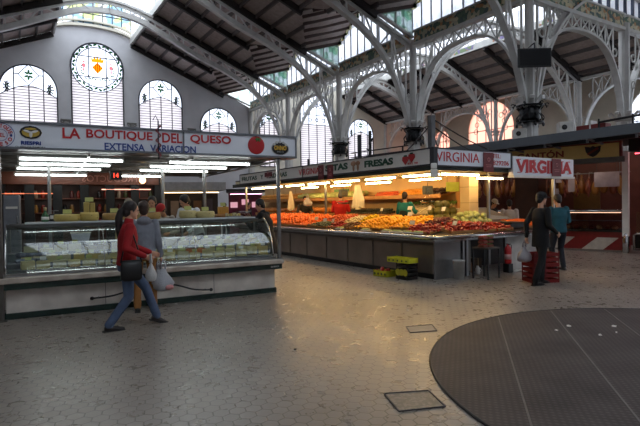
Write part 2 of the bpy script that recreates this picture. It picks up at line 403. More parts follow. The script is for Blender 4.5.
WN = [0]
def window_thing(x0, x1, zs, style):
    WN[0] += 1; n = WN[0]; cx = (x0+x1)/2; r = (x1-x0)/2
    root = thing('window_%d' % n, None, None, HW(cx, VG, ZB), TH); root['kind'] = 'structure'
    def part(mb, name, m): return mb.build(name, m, parent=root)
    def T(x, z, y=0.): return Vector((x-cx, y, z-ZB))
    P = lambda poly: [(x-cx, z-ZB) for x, z in poly]
    FF = face_front(0, .02, 0)
    # frame
    mb = MB(); o_ = P(arch_poly(x0, x1, ZB, zs)); i_ = P(arch_poly(x0+.07, x1-.07, ZB+.07, zs)); mb.mesh_in(plate_mesh([o_, i_], .12), FF); part(mb, 'window_frame', LEAD)
    bars = MB(); xs = [x0 + (x1-x0)*k/4 for k in (1, 2, 3)]
    if style == 'rose':
        low = [(x0, ZB), (x1, ZB), (x1, zs)] + [(cx + r*math.cos(-a), zs + r*math.sin(-a)) for a in [PI*i/20 for i in range(1, 20)]] + [(x0, zs)]
        mb = MB(); mb.mesh_in(plate_mesh([P(low)], .02), FF); part(mb, 'louvres', LOUVRE)
        mb = MB(); mb.mesh_in(plate_mesh([P(circle(cx, zs, r, 40))], .02), FF); g = part(mb, 'rose_glass', GLASSW)
        for x in [cx-.53, cx+.53]:
            bars.tube([T(x, ZB, -.04), T(x, zs-1.5)], .035, 6)
        rp = MB()
        for rad in (r, 1.28): rp.tube([T(cx+rad*math.cos(a), zs+rad*math.sin(a), -.03) for a in [2*PI*i/40 for i in range(40)]], .035, 6, closed=True)
        for x in (cx-.53, cx+.53): hgt = math.sqrt(r*r-.53**2); rp.tube([T(x, zs-hgt, -.02), T(x, zs+hgt, -.02)], .035, 6)
        for z in (zs-.65, zs+.65): hw = math.sqrt(r*r-.65**2); rp.tube([T(cx-hw, z, -.02), T(cx+hw, z, -.02)], .035, 6)
        rp.build('lead_tracery', LEAD, parent=root)
        gr = MB()
        for i in range(34):          # wreath of leaves round the rim
            a = 2*PI*i/34; rr = 1.43 + .04*math.sin(i*2.2)
            gr.ell(T(cx+rr*math.cos(a), zs+rr*math.sin(a), -.03), .13, .012, .07, 8, 4, Euler((0, -a-PI/2+.5*(-1)**i, 0)))
        for sx in (-1, 1):
            for i in range(7): gr.ell(T(cx+sx*(.15+.14*i), zs-.78+.06*i*(i % 2), -.03), .1, .01, .04, 8, 4, Euler((0, .8*(-1)**i, 0)))
            for i in range(4): gr.ell(T(cx+sx*.95, zs-.45+.16*i, -.03), .07, .01, .04, 8, 4, Euler((0, .8*(-1)**i, 0)))
        gr.build('leaf_wreath', GREENGL, parent=root)
        cr = MB(); cr.M = FF; cr.M = ident()
        cr.mesh_in(plate_mesh([P([(cx-.34, zs+.32), (cx+.34, zs+.32), (cx+.42, zs+.62), (cx+.25, zs+.5), (cx+.2, zs+.72), (cx+.08, zs+.52), (cx, zs+.8), (cx-.08, zs+.52), (cx-.2, zs+.72), (cx-.25, zs+.5), (cx-.42, zs+.62)])], .012), face_front(0, -.03, 0))
        cr.build('crown_emblem', GOLDGL, parent=root)
        sh = MB(); sh.mesh_in(plate_mesh([P([(cx, zs+.34), (cx+.33, zs-.02), (cx, zs-.42), (cx-.33, zs-.02)])], .012), face_front(0, -.03, 0)); sh.build('shield_emblem', GOLDGL, parent=root)
        st = MB()
        for k in (-2, -1, 0, 1, 2):
            hh = .36-.15*abs(k); st.box(cx-cx+k*.115-.03, k*.115+.03, -.055, -.045, zs-ZB-.03-hh, zs-ZB-.03+hh)
        st.build('shield_stripes', ORANGEGL, parent=root)
        ro = MB()
        for sx in (-1, 1):
            ro.ell(T(cx+sx*.82, zs+.05, -.03), .12, .01, .14, 10, 6); ro.ell(T(cx+sx*.82, zs-.22, -.03), .05, .01, .16, 10, 6)
            ro.ell(T(cx+sx*.82, zs+.28, -.03), .08, .01, .06, 10, 6)
        ro.build('rose_emblem', ROSEGL, parent=root)
    elif style == 'flank':
        zl = zs-.42; zc = zs+.25
        ar = [(x0 + (x1-x0)*i/14, zl + (zc-zl)*math.sin(PI*i/14)) for i in range(15)]
        mb = MB(); mb.mesh_in(plate_mesh([P([(x0, ZB), (x1, ZB)] + rev(ar))], .02), FF); part(mb, 'louvres', LOUVRE)
        mb = MB(); mb.mesh_in(plate_mesh([P(ar + arc(cx, zs, r, 0, PI, 20))], .02), FF); part(mb, 'glass_pane', GLASSW)
        for x in xs: bars.tube([T(x, ZB, -.04), T(x, zc-.1 if x != xs[1] else zc, -.04)], .035, 6)
        tr = MB()
        tr.tube([T(x, z, -.03) for x, z in ar], .03, 6)
        for x in (xs[0], xs[2]): tr.tube([T(x, zl+.4, -.03), T(x, zs+math.sqrt(r*r-(x-cx)**2), -.03)], .04, 6)
        dz = (zc+.02+zs+r)/2; dh = (zs+r-zc)/2-.02; dw = r*.34
        D = [(cx, dz-dh), (cx+dw, dz), (cx, dz+dh), (cx-dw, dz)]
        tr.tube([T(x, z, -.03) for x, z in D], .04, 6, closed=True)
        for sx in (-1, 1): tr.tube([T(cx+sx*dw, dz, -.03), T(cx+sx*r*.5, dz+.02, -.03)], .035, 6)
        for sx in (-1, 1):
            q = cx+sx*r*.72; zq = zs+.12
            tr.tube([T(q+sx*.06*math.cos(a)-.02, zq+.22*math.sin(a)+.02, -.03) for a in [2*PI*i/12 for i in range(12)]], .035, 6, closed=True)
            for i in range(9):
                a = 2*PI*i/9; tr.ell(T(q+sx*.02+.15*math.cos(a), zq+.28*math.sin(a), -.03), .08, .01, .045, 8, 4, Euler((0, -a, 0)))
        tr.build('lead_tracery', LEAD, parent=root)
        lf = MB()
        for i in range(6):
            a = 2*PI*i/6+.5; lf.ell(T(cx+.14*math.cos(a), dz+.2*math.sin(a), -.03), .13, .01, .07, 8, 4, Euler((0, -a, 0)))
        for sx in (-1, 1):
            q = cx+sx*r*.72
            for i in range(6): a = 2*PI*i/6; lf.ell(T(q+.07*math.cos(a), zs+.12+.13*math.sin(a), -.035), .08, .01, .05, 8, 4, Euler((0, -a, 0)))
        lf.build('leaf_glass', GREENGL, parent=root)
    else:                            # tall window with scrolled head
        zl = zs-.9
        mb = MB(); mb.mesh_in(plate_mesh([P([(x0, ZB), (x1, ZB), (x1, zl), (x0, zl)])], .02), FF); part(mb, 'louvres', LOUVRE)
        mb = MB(); mb.mesh_in(plate_mesh([P([(x0, zl), (x1, zl)] + arc(cx, zs, r, 0, PI, 20))], .02), FF); part(mb, 'glass_pane', GLASSW)
        for x in xs: bars.tube([T(x, ZB, -.04), T(x, zs+math.sqrt(r*r-(x-cx)**2)*.97, -.04)], .035, 6)
        tr = MB(); tr.tube([T(x0, zl, -.03), T(x1, zl, -.03)], .035, 6); tr.tube([T(x0, zs-.1, -.03), T(x1, zs-.1, -.03)], .035, 6)
        tr.tube([T(x, z, -.03) for x, z in arc(cx, zs-.1, r*.62, 0, PI, 16)], .035, 6)
        for i in range(7):
            a = PI*(i+.5)/7; c0 = (cx+r*.5*math.cos(a), zs-.1+r*.5*math.sin(a))
            tr.tube([T(c0[0]+.13*math.cos(t), c0[1]+.13*math.sin(t), -.03) for t in [2*PI*j/10 for j in range(10)]], .04, 5, closed=True)
        for i in range(5):
            xx = x0+(x1-x0)*(i+.5)/5
            tr.tube([T(xx+.14*math.cos(t), zs-.5+.14*math.sin(t), -.03) for t in [2*PI*j/10 for j in range(10)]], .04, 5, closed=True)
        tr.build('lead_tracery', LEAD, parent=root)
    part(bars, 'mullions', LEAD)
    return root
for a, b, zs in wins+wins_l: window_thing(a, b, zs, 'flank')
window_thing(3.6, 6.78, 10.75, 'rose')
window_thing(16.7, 18.4, 7.95, 'flank'); window_thing(20.36, 23.55, 9.1, 'tall'); window_thing(25.1, 27.9, 7.65, 'flank')
# plaster scroll brackets on the piers between windows
for i, (d, z, w_) in enumerate([(3.25, 6.95, .26), (7.25, 7.0, .26), (11.35, 6.9, .26)]):
    b = MB(); b.box(-.3, .3, -.16, 0, .22, .3, .02)
    for s in (-1, 1):
        b.tube([(s*(.2+.1*math.cos(t)*(1-t/12)), -.08, .12+.1*math.sin(t)*(1-t/12)) for t in [j*.6 for j in range(12)]], .028, 6)
    b.box(-.14, .14, -.12, 0, -.12, .22, .03)
    o = b.build('scroll_bracket', mat('bracket stucco', (140, 138, 134), .8, 0, .1), loc=HW(d, VG-.01, z), rotz=TH)
    tag(o, ['grey scroll bracket on the wall pier between the leftmost louvred window and the round window',
            'grey scroll bracket on the wall pier just right of the round window with the crown',
            'grey scroll bracket on the wall pier above the end of the red and blue lettering'][i], 'wall bracket', 'scroll brackets on the gable wall')
# green-gold inscription strip by the corner
b = MB(); b.box(-1.05, 1.05, -.06, 0, 0, .28)
struct(hb(b, 'trim_corner_band', mosaic('gilded band', [(176, 160, 96), (150, 146, 110), (190, 176, 120)], 9), ).__class__ and bpy.data.objects['trim_corner_band']); bpy.data.objects['trim_corner_band'].location = HW(15.2, VG, 6.55)

# roofs -----------------------------------------------------------------
def roof_slope(pt, a0, a1, t_max, inner, name='ceiling', purl=.87, mats=PLANKS):
    """pt(t, a) -> local point on the underside; inner(a) = t where the slope starts"""
    mb = MB(); mid = (a0+a1)/2; cuts = [a0, mid, a1]
    V = []; F_ = []
    for a in cuts: V.append(pt(t_max, a)); V.append(pt(inner(a), a))
    V2 = [v + Vector((0, 0, .12)) for v in V]
    mb.poly(V+V2, [(0, 1, 3, 2), (2, 3, 5, 4), (6, 8, 9, 7), (8, 10, 11, 9), (0, 2, 8, 6), (2, 4, 10, 8), (1, 7, 9, 3), (3, 9, 11, 5), (0, 6, 7, 1), (4, 5, 11, 10)])
    root = hb(mb, name, mats); struct(root)
    t = t_max-.06
    dz = Vector((0, 0, -.1))
    while t > .1:
        # stretch of a where t > inner(a)
        if t > inner(mid): segs = [(a0, a1)]
        elif t > inner(a0):
            f = (t-inner(a0))/(inner(mid)-inner(a0)); segs = [(a0, a0+f*(mid-a0)), (a1-f*(a1-mid), a1)]
        else: segs = []
        for s in segs:
            if s[1]-s[0] < .15: continue
            p = MB(); p.bar(pt(t, s[0])+dz, pt(t, s[1])+dz, .09, .2, None); p.build('purlin', PURLIN, parent=root)
        t -= purl
    for a in (a0+.12, mid, a1-.12):
        p = MB(); p.bar(pt(inner(a), a)+dz*2.2, pt(t_max, a)+dz*2.2, .15, .3, (0, 1, 0)); p.build('rafter', DARK_WOOD, parent=root)
    return root
RZ = lambda t: 9.1+.415*t
bay = lambda k: (V0+SP*k, V0+SP*(k+1))
def tin(a0, a1):
    m_ = (a0+a1)/2; return lambda a: 2.1+2.0*(1-abs(a-m_)/((a1-a0)/2))
for k in range(4):
    a0, a1 = bay(k)
    roof_slope(lambda t, a: Vector((D1-t, a, RZ(t))), a0, a1, 8.66, tin(a0, a1))
    roof_slope(lambda t, a: Vector((-6.02+t, a, RZ(t))), a0, a1, 8.66, lambda a: -.3)
    roof_slope(lambda t, a: Vector((D2-t, a, RZ(t))), a0, a1, 4.8, lambda a: -.1)
    roof_slope(lambda t, a: Vector((34.1-t, a, 11.0-.39*t)), a0, a1, 4.7, lambda a: -.1)
    # dormer over the column row
    m_ = (a0+a1)/2; ZG0 = 10.72; ZG1 = 12.5
    zg = lambda a: ZG0+(ZG1-ZG0)*(1-abs(a-m_)/(SP/2))
    mb = MB(); V = []
    for a in (a0, m_, a1):
        ti = tin(a0, a1)(a); V += [Vector((D1-ti, a, RZ(ti))), Vector((D1+.35, a, zg(a)))]
    V2 = [v+Vector((0, 0, .1)) for v in V]
    mb.poly(V+V2, [(0, 1, 3, 2), (2, 3, 5, 4), (6, 8, 9, 7), (8, 10, 11, 9), (0, 6, 7, 1), (4, 5, 11, 10), (1, 7, 9, 3), (3, 9, 11, 5)])
    dr = hb(mb, 'ceiling', PLANKS); struct(dr)
    for i in range(13):
        a = a0+.12+(SP-.24)*i/12; ti = tin(a0, a1)(a)
        p = MB(); p.bar((D1-ti, a, RZ(ti)-.07), (D1+.3, a, zg(a)-.07), .1, .15, (0, 1, 0)); p.build('rafter', mat('dormer rafter', (70, 48, 42), .7), parent=dr)
    # glass wall of the dormer
    root = thing('window_%d' % (20+k), None, None, HW(D1, m_, 9.42), TH); root['kind'] = 'structure'
    g = MB(); g.poly([(0, -SP/2, 0), (0, SP/2, 0), (0, SP/2, ZG0-9.42), (0, 0, ZG1-9.42), (0, -SP/2, ZG0-9.42)], [(0, 1, 2, 3, 4)]); g.build('glass_pane', GLASSW, parent=root)
    g = MB()
    for i in range(11):
        a = -SP/2+SP*i/10; g.box(-.04, .03, a-.025, a+.025, 0, zg(m_+a)-9.42)
    g.build('mullions', mat('pale mullion', (168, 172, 184), .6), parent=root)
    g = MB()
    for s in (-1, 1):
        for j in range(9):      # stepped ornament under the sloping edge
            f = j/9; y = s*SP/2*(1-f); zz = zg(m_+y)-9.42
            y2 = s*SP/2*(1-f-1/9); g.box(-.06, -.04, min(y, y2), max(y, y2), zz-.28, zz+.02)
    g.build('mosaic_border', translucent('ornament glass', (236, 232, 205), .2, rgb2=(60, 74, 58), scale=7), parent=root)
    # triangular cheeks
    for a, s in ((a0, 1), (a1, -1)):
        g = MB(); y = a-m_+s*.02
        g.poly([(0, y, -.25), (-2.1, y, RZ(2.1)-9.42), (0, y, ZG0-9.42)], [(0, 1, 2)]); g.build('side_glass', CHEEK, parent=root)
        g = MB(); g.bar((0, y, -.2), (-2.1, y, RZ(2.1)-9.4), .1, .12, (0, 1, 0)); g.bar((-2.1, y, RZ(2.1)-9.4), (0, y, ZG0-9.45), .08, .1, (0, 1, 0)); g.bar((-1., y, RZ(1)-9.42), (-1., y, 10.1-9.1), .04, .04, (0, 1, 0)); g.build('side_frame', WHITE_IRON, parent=root)
# unseen near slope of the second nave, glazed to bring in daylight
mb = MB(); Y0, Y1 = V0, VG
mb.poly([(D1+.1, Y0, 9.3), (20.84, Y0, 11.1), (20.84, Y1, 11.1), (D1+.1, Y1, 9.3)], [(0, 1, 2, 3)])
sk = hb(mb, 'ceiling', GLASSW); struct(sk)
g = MB()
for i in range(25):
    v = Y0+(Y1-Y0)*i/24; g.bar((D1+.1, v, 9.22), (20.84, v, 11.02), .07, .1, (0, 1, 0))
g.build('glazing_bars', WHITE_IRON, parent=sk)
# lanterns on the two ridges
def lantern(d0, d1, z0, z1, v0, v1, band):
    root = thing('window_%d' % (30+int(d0)), None, None, HW((d0+d1)/2, (v0+v1)/2, z0), TH); root['kind'] = 'structure'
    cx = (d0+d1)/2; cy = (v0+v1)/2; H_ = z1-z0
    for s, d in ((-1, d0), (1, d1)):
        x = d-cx
        g = MB(); g.poly([(x, v0-cy, .3), (x, v1-cy, .3), (x, v1-cy, H_), (x, v0-cy, H_)], [(0, 1, 2, 3)]); g.build('glass_pane', GLASSW, parent=root)
        g = MB(); n = int((v1-v0)/.6)
        for i in range(n+1): y = v0-cy+(v1-v0)*i/n; g.box(x-.03, x+.03, y-.02, y+.02, .3, H_)
        g.build('mullions', mat('pale mullion', (168, 172, 184), .6), parent=root)
        g = MB(); g.box(x-.09, x+.09, v0-cy, v1-cy, -.1, .3); g.build('sill_band', WHITE_IRON, parent=root)
        if band:
            g = MB()
            for i in range(8): y = v0-cy+(v1-v0)*(i+.5)/8; g.box(x-s*.1-.01, x-s*.1+.01, y-.8, y+.8, .0, .22)
            g.build('tile_frieze', FRIEZE2, parent=root)
    g = MB(); g.poly([(d0-cx-.3, v0-cy, H_), (0, v0-cy, H_+.6), (d1-cx+.3, v0-cy, H_), (d0-cx-.3, v1-cy, H_), (0, v1-cy, H_+.6), (d1-cx+.3, v1-cy, H_)], [(0, 1, 4, 3), (1, 2, 5, 4)]); g.build('lantern_roof', CLEARSKY, parent=root)  # unseen roof, glazed to send daylight onto boards and gable
    g = MB(); g.box(d0-cx, d1-cx, v1-cy-.02, v1-cy, .9, H_+.2); g.build('end_glass', translucent('end glass', (240, 244, 240), .3, rgb2=(190, 212, 226), scale=2.5, rgb3=(226, 232, 190)), parent=root)
    g = MB()
    for i in range(9): x = d0-cx+(d1-d0)*i/8; g.box(x-.03, x+.03, v1-cy-.06, v1-cy-.02, .8, H_)
    g.box(d0-cx, d1-cx, v1-cy-.07, v1-cy-.02, 1.5, 1.56); g.build('end_bars', LEAD, parent=root)
lantern(2.64, 7.32, 12.62, 15.0, V0, VG, False)
lantern(20.8, 24.5, 11.0, 12.3, V0, VG, True)

# trusses -------------------------------------------------------------
def lattice(mb, top, bot, w=.07, x=False, side=(0, 1, 0)):
    for i in range(len(top)):
        mb.bar(bot[i], top[i], w, w*.8, side)
        if i+1 < len(top):
            if x or i % 2 == 0: mb.bar(bot[i], top[i+1], w, w*.8, side)
            if x or i % 2 == 1: mb.bar(top[i], bot[i+1], w, w*.8, side)
RIB = [(.3, 4.95), (.42, 5.5), (.62, 6.1), (.95, 6.9), (1.35, 7.6), (2.0, 8.4), (3.0, 9.15), (4.5, 9.9), (6.2, 10.55), (8.4, 11.6), (9.7, 12.1), (10.98, 12.25)]
def rib_z(t, R=RIB):
    for (a, b), (c, d) in zip(R, R[1:]):
        if a <= t <= c: return b+(d-b)*(t-a)/(c-a)
    return R[-1][1]
def top_z(t): return RZ(t)-.28 if t < 8.6 else (RZ(8.6)-.28 + .55*math.sin(min(1, (t-8.6)/2.38)*PI/2))
def truss(v, span0, span1, rib, topf, label, group):
    """span0 right end column line, span1 left; local x along the span from the middle"""
    cx = (span0+span1)/2; half = abs(span0-span1)/2
    root = thing('roof_truss', label, 'roof truss', HW(cx, v, 0), TH, group, 'thing')
    R = catmull([(a, 0, b) for a, b in rib if a < half+.05], 4)
    for s in (1, -1):
        P = [Vector((s*(half-p.x), 0, p.z)) for p in R]
        mb = MB(); mb.ribbon(P, (0, 1, 0), .26, .1); mb.ribbon([p+Vector((0, 0, .16)) for p in P if p.z > 7.5], (0, 1, 0), .05, .22); mb.build('bottom_chord', WHITE_IRON, parent=root)
        ts = [.25+i*(half-.25)/14 for i in range(15)]
        Tp = [Vector((s*(half-t), 0, topf(t))) for t in ts]
        mb = MB(); mb.ribbon(Tp, (0, 1, 0), .26, .12); mb.ribbon([p-Vector((0, 0, .14)) for p in Tp], (0, 1, 0), .05, .2); mb.build('top_chord', WHITE_IRON, parent=root)
        n = int(half/.8); ts = [.45+i*(half-.45)/n for i in range(n+1)]
        top = [Vector((s*(half-t), 0, topf(t))) for t in ts]; bot = [Vector((s*(half-t), 0, rib_z(t, rib))) for t in ts]
        mb = MB(); lattice(mb, top, bot)
        for q in range(1, n): c = (top[q]+bot[q+(-1 if q % 2 else 0)])/2
        mb.build('web', WHITE_IRON, parent=root)
    return root
NM = ['nearest one, its rib springing beside the hanging screen', 'above the far end of the fruit stall corner', 'crossing the middle of the dark roof', 'nearest the round crown window']
for k in range(4): truss(V0+SP*k, D1, -6.02, RIB, top_z, 'arched lattice truss of the wide nave, '+NM[k], 'arched roof trusses of the wide nave')
RIB2 = [(.3, 4.95), (.42, 5.5), (.62, 6.1), (.95, 6.9), (1.35, 7.6), (2.0, 8.4), (3.0, 9.2), (4.5, 9.95), (6.66, 10.5)]
for k in range(4):
    truss(V0+SP*k+.0, D2, D1, RIB2, lambda t: RZ(min(t, 5))-.28, 'pale lattice truss of the narrower right nave, '+['beside the hanging screen', 'second from the hanging screen', 'third from the hanging screen', 'next to the far gable'][k], 'trusses of the narrow right nave')

def girder(p0, p1, label, frieze=True, group=None, clere=0.):
    """arched lattice girder between two columns; p = (d, v)"""
    a = HW(*p0); b = HW(*p1); L_ = (b-a).length; ang = math.atan2(b.y-a.y, b.x-a.x)
    root = thing('arched_girder', label, 'arched girder', a, ang, group, 'thing')
    n = 24; mid = L_/2; A = mid-.28
    def az(x): u = min(1, abs(x-mid)/A); return 5.0+3.25*(1-u**2.6)**(1/2.0)
    P = [Vector((mid-A*math.cos(PI*i/n), 0, az(mid-A*math.cos(PI*i/n)))) for i in range(n+1)]
    mb = MB(); mb.ribbon(P, (0, 1, 0), .26, .09); mb.build('arch_rib', WHITE_IRON, parent=root)
    mb = MB(); mb.ribbon([(.1, 0, 8.85), (L_/2, 0, 8.85), (L_-.1, 0, 8.85)], (0, 1, 0), .28, .14); mb.build('top_chord', WHITE_IRON, parent=root)
    xs = [.3+i*(L_-.6)/10 for i in range(11)]
    xs = [x for x in xs if A > abs(x-mid) and az(x) > 6.4]
    mb = MB(); lattice(mb, [Vector((x, 0, 8.82)) for x in xs], [Vector((x, 0, min(8.7, az(x) if A > abs(x-mid) else 5.4))) for x in xs], .05, True)
    for x in (.75, L_-.75):
        z = az(x); mb.tube([(x+.16*math.cos(t), 0, (z+8.6)/2+.16*math.sin(t)) for t in [2*PI*j/12 for j in range(12)]], .035, 5, closed=True)
    mb.build('lattice_web', WHITE_IRON, parent=root)
    if frieze:
        mb = MB(); mb.box(.15, L_-.15, -.07, .07, 8.93, 9.42); mb.build('ceramic_frieze', FRIEZE, parent=root)
        mb = MB(); mb.box(.1, L_-.1, -.12, .12, 9.42, 9.5); mb.build('rail', WHITE_IRON, parent=root)
    if clere:
        z0, z1 = 9.5, 9.5+clere
        mb = MB(); mb.poly([(0, 0, z0), (L_, 0, z0), (L_, 0, z1), (0, 0, z1)], [(0, 1, 2, 3)]); mb.build('glass_pane', GLASSW, parent=root)
        mb = MB(); m_ = int(L_/.6)
        for i in range(m_+1): mb.box(L_*i/m_-.07, L_*i/m_+.07, -.08, .02, z0, z1)
        mb.build('mullions', mat('lead blue mullion', (84, 92, 112), .6), parent=root)
    return root
GN = ['over the fruit stall corner, between the nearest two lamp rings', 'between the second and third black lamp rings', 'between the third column and the next', 'last before the corner by the tall window']
for k in range(4):
    girder((D1, V0+SP*k), (D1, V0+SP*(k+1)), 'arched girder with tile frieze '+GN[k], True, 'arched girders with tile frieze along the near column row')
    girder((D2, V0+SP*k), (D2, V0+SP*(k+1)), 'plain pale arched girder of the far column row, '+['first from the right', 'second from the right', 'third from the right', 'touching the far gable'][k], False, 'arched girders of the far column row')
girder((D1, V0), (22.45, V0), 'pale arched girder with tile frieze and strip windows right of the hanging screen', True, None, 3.4)
girder((22.45, V0), (D2, V0), 'pale arched girder with tile frieze running out at the right edge', True, None, 3.4)

def column(d, v, label, group, r=.23):
    root = thing('iron_column', label, 'column', HW(d, v, 0), TH, group, 'thing')
    mb = MB(); mb.lathe([(r+.14, 0), (r+.14, .5), (r+.04, .6), (r, .8), (r, 4.9), (r*.75, 5.2), (r*.7, 9.1)], 10, smooth=False)
    for s in range(4): a = PI/4+s*PI/2; mb.box(-.0+math.cos(a)*r*.9-.05, math.cos(a)*r*.9+.05, math.sin(a)*r*.9-.05, math.sin(a)*r*.9+.05, .6, 4.9)
    mb.build('shaft', COLUMN_IRON, parent=root)
    mb = MB()
    for j in range(8):
        a = 2*PI*j/8; c, s = math.cos(a), math.sin(a)
        mb.ribbon([((r+x)*c, (r+x)*s, z) for x, z in ((.0, 5.0), (.1, 5.2), (.24, 5.34), (.32, 5.3), (.3, 5.22))], (-s, c, 0), .16, .03)
    mb.lathe([(r+.02, 4.95), (r+.12, 5.0), (r+.05, 5.12)], 12); mb.build('leaf_capital', WHITE_IRON, parent=root)
    for s in (-1, 1):
        mb = MB(); mb.tube([(s*(r+.06+.07*math.cos(t)), 0, 6.45+.16*math.sin(t)) for t in [j*.7 for j in range(9)]], .03, 5); mb.build('scroll', COLUMN_IRON, parent=root)
        mb = MB(); mb.tube([(0, s*(r+.06+.07*math.cos(t)), 6.45+.16*math.sin(t)) for t in [j*.7 for j in range(9)]], .03, 5); mb.build('scroll', COLUMN_IRON, parent=root)
    return root
def lamp_ring(d, v, label):
    root = thing('lamp_ring', label, 'lamp ring', HW(d, v, 4.4), TH, 'black lamp rings round the columns')
    mb = MB()
    for z in (.02, .62): mb.lathe([(.3, z), (.46, z-.03), (.48, z+.03), (.3, z+.05)], 16)
    mb.lathe([(.33, .05), (.36, .2), (.36, .45), (.33, .6)], 16); mb.build('collar', BLACK_IRON, parent=root)
    mb = MB()
    for j in range(12):
        a = 2*PI*j/12; c, s = math.cos(a), math.sin(a)
        mb.tube([((.4+.07*math.sin(t*1.3))*c, (.4+.07*math.sin(t*1.3))*s, .06+t*.095) for t in [i*.6 for i in range(10)]], .022, 5)
    mb.build('scrollwork', BLACK_IRON, parent=root)
    for j in range(6):
        a = 2*PI*j/6+.3; c, s = math.cos(a), math.sin(a); mb = MB()
        mb.tube([((.45+.1*t)*c+0, (.45+.1*t)*s, .6+.1*math.sin(t*3)) for t in [i*.25 for i in range(6)]], .02, 5)
        mb.tube([((.58+.06*math.cos(t))*c, (.58+.06*math.cos(t))*s, .66+.06*math.sin(t)) for t in [i*.6 for i in range(10)]], .018, 5)
        mb.build('curl_arm', BLACK_IRON, parent=root)
    for j in range(6): a = 2*PI*j/6; mb = MB(); mb.ell((.44*math.cos(a), .44*math.sin(a), -.06), .05, .05, .08, 8, 6); mb.build('lamp_globe', mat('smoked glass', (70, 68, 70), .15), parent=root)
CN = ['carrying the hanging screen', 'behind the fruit stall corner', 'third in the row, behind the FRESAS sign', 'fourth in the row, narrow and far', 'in the corner of the gable wall']
for k in range(5):
    column(D1, V0+SP*k, 'pale iron column '+CN[k], 'columns of the near row')
    if k < 3: lamp_ring(D1, V0+SP*k, ['black scrolled lamp ring on the column under the hanging screen', 'black scrolled lamp ring on the column above the corner of the fruit stall signs', 'smaller black scrolled lamp ring above the FRESAS sign'][k])
    column(D2, V0+SP*k, 'pale iron column of the far row, '+['at the right picture edge', 'seen just left of the big right-hand column', 'beside the rosy window', 'half hidden behind the lamp ring column', 'at the far gable'][k], 'columns of the far row', .2)
column(22.45, V0, 'pale iron column standing right of the strip windows', None, .3)

# side wall, crossing and an added skylight ----------------------------------
def side_wall():
    P = lambda y0, y1, zs: arch_poly(y0, y1, 4.2, zs)
    hol = [P(-30.1, -25.5, 7.6), P(-34.3, -32.3, 7.2), P(-17.0, -12.4, 6.6)] + [arch_poly(a-2.6, a+2.6, .4, 7.6) for a in (-7.0, 0., 7.)]
    w = MB(); w.mesh_in(plate_mesh([[(-VG, 0), (12, 0), (12, 13.5), (-V0, 13.5), (-V0, 11.2), (-VG, 11.2)]]+hol, .3), Matrix.Translation((34.3, 0, 0)) @ Matrix.Rotation(-PI/2, 4, 'Z') @ Matrix.Rotation(PI/2, 4, 'X'))
    return struct(hb(w, 'wall_right', CREAM_PL))
side_wall()
for i, (y0, y1, zs, m_) in enumerate([(25.5, 30.1, 7.6, PINKGL), (32.3, 34.3, 7.2, PINKGL), (12.4, 17.0, 6.6, GLASSW)]):
    root = thing('window_%d' % (60+i), None, None, HW(34.25, (y0+y1)/2, 4.2), TH-PI/2); root['kind'] = 'structure'
    r = (y1-y0)/2; mb = MB(); mb.mesh_in(plate_mesh([arch_poly(-r, r, 0, zs-4.2)], .02), face_front(0, 0, 0)); mb.build('glass_pane', m_, parent=root)
    mb = MB()
    for x in (-r*.6, -r*.2, r*.2, r*.6): mb.tube([(x, -.05, 0), (x, -.05, zs-4.2+math.sqrt(r*r-x*x))], .035, 6)
    for z in (1.2, 2.4, zs-4.2): mb.tube([(-r, -.05, z), (r, -.05, z)], .035, 6)
    for j in range(9):
        a = PI*j/8; mb.tube([(0+r*.65*math.cos(a)+.2*math.cos(t), -.05, zs-4.2+r*.65*math.sin(a)+.2*math.sin(t)) for t in [2*PI*q/10 for q in range(10)]], .025, 5, closed=True)
    mb.build('mullions', mat('pale lead', (120, 105, 105), .6), parent=root)
for i, vc in enumerate((7.0, 0., -7.)):  # unseen windows added for low daylight across the right of the floor
    root = thing('window_%d' % (70+i), None, None, HW(34.25, vc, .4), TH-PI/2); root['kind'] = 'structure'
    mb = MB(); mb.mesh_in(plate_mesh([arch_poly(-2.6, 2.6, 0, 7.2)], .02), face_front(0, 0, 0)); mb.build('glass_pane', CLEARSKY, parent=root)
    mb = MB(); [mb.tube([(x, -.05, 0), (x, -.05, 7.2)], .04, 6) for x in (-1.3, 0, 1.3)]; mb.build('mullions', LEAD, parent=root)
w = MB(); w.box(-6.7, -6.35, -12, VG+.3, 0, 9.3); struct(hb(w, 'wall_left', PLASTER))
w = MB(); w.box(-6.7, -6.35, -12, V0, 9.3, 13.5); struct(hb(w, 'wall_left', PLASTER))
w = MB(); w.box(-6.7, 34.4, -12.3, -12, 0, 13.5); struct(hb(w, 'wall_back', PLASTER))
w = MB(); w.mesh_in(plate_mesh([[(-6.7, 13.5), (-6.7, 9.1), (-6.02, 9.2), (2.64, 12.85), (2.64, 13.5)]], .2), face_front(0, V0-.1, 0))
w.mesh_in(plate_mesh([[(7.32, 13.5), (7.32, 12.85), (D1, 9.3), (D1, 13.5)]], .2), face_front(0, V0-.1, 0)); struct(hb(w, 'wall_crossing', PLASTER))
SKY = (-1.0, 11.5, -9.0, 1.0)  # unseen skylight, opening sized to set the daylight in the hall
w = MB(); X0, X1, Y0, Y1 = SKY
for b_ in ((-6.7, X0, -12.3, V0), (X1, 34.4, -12.3, V0), (X0, X1, -12.3, Y0), (X0, X1, Y1, V0)): w.box(*b_, 13.5, 13.7)
struct(hb(w, 'ceiling', PLASTER))
root = thing('window_90', None, None, HW((X0+X1)/2, (Y0+Y1)/2, 13.6), TH); root['kind'] = 'structure'
mb = MB(); hx, hy = (X1-X0)/2, (Y1-Y0)/2; mb.poly([(-hx, -hy, 0), (hx, -hy, 0), (hx, hy, 0), (-hx, hy, 0)], [(0, 1, 2, 3)]); mb.build('glass_pane', CLEARSKY, parent=root)
mb = MB()
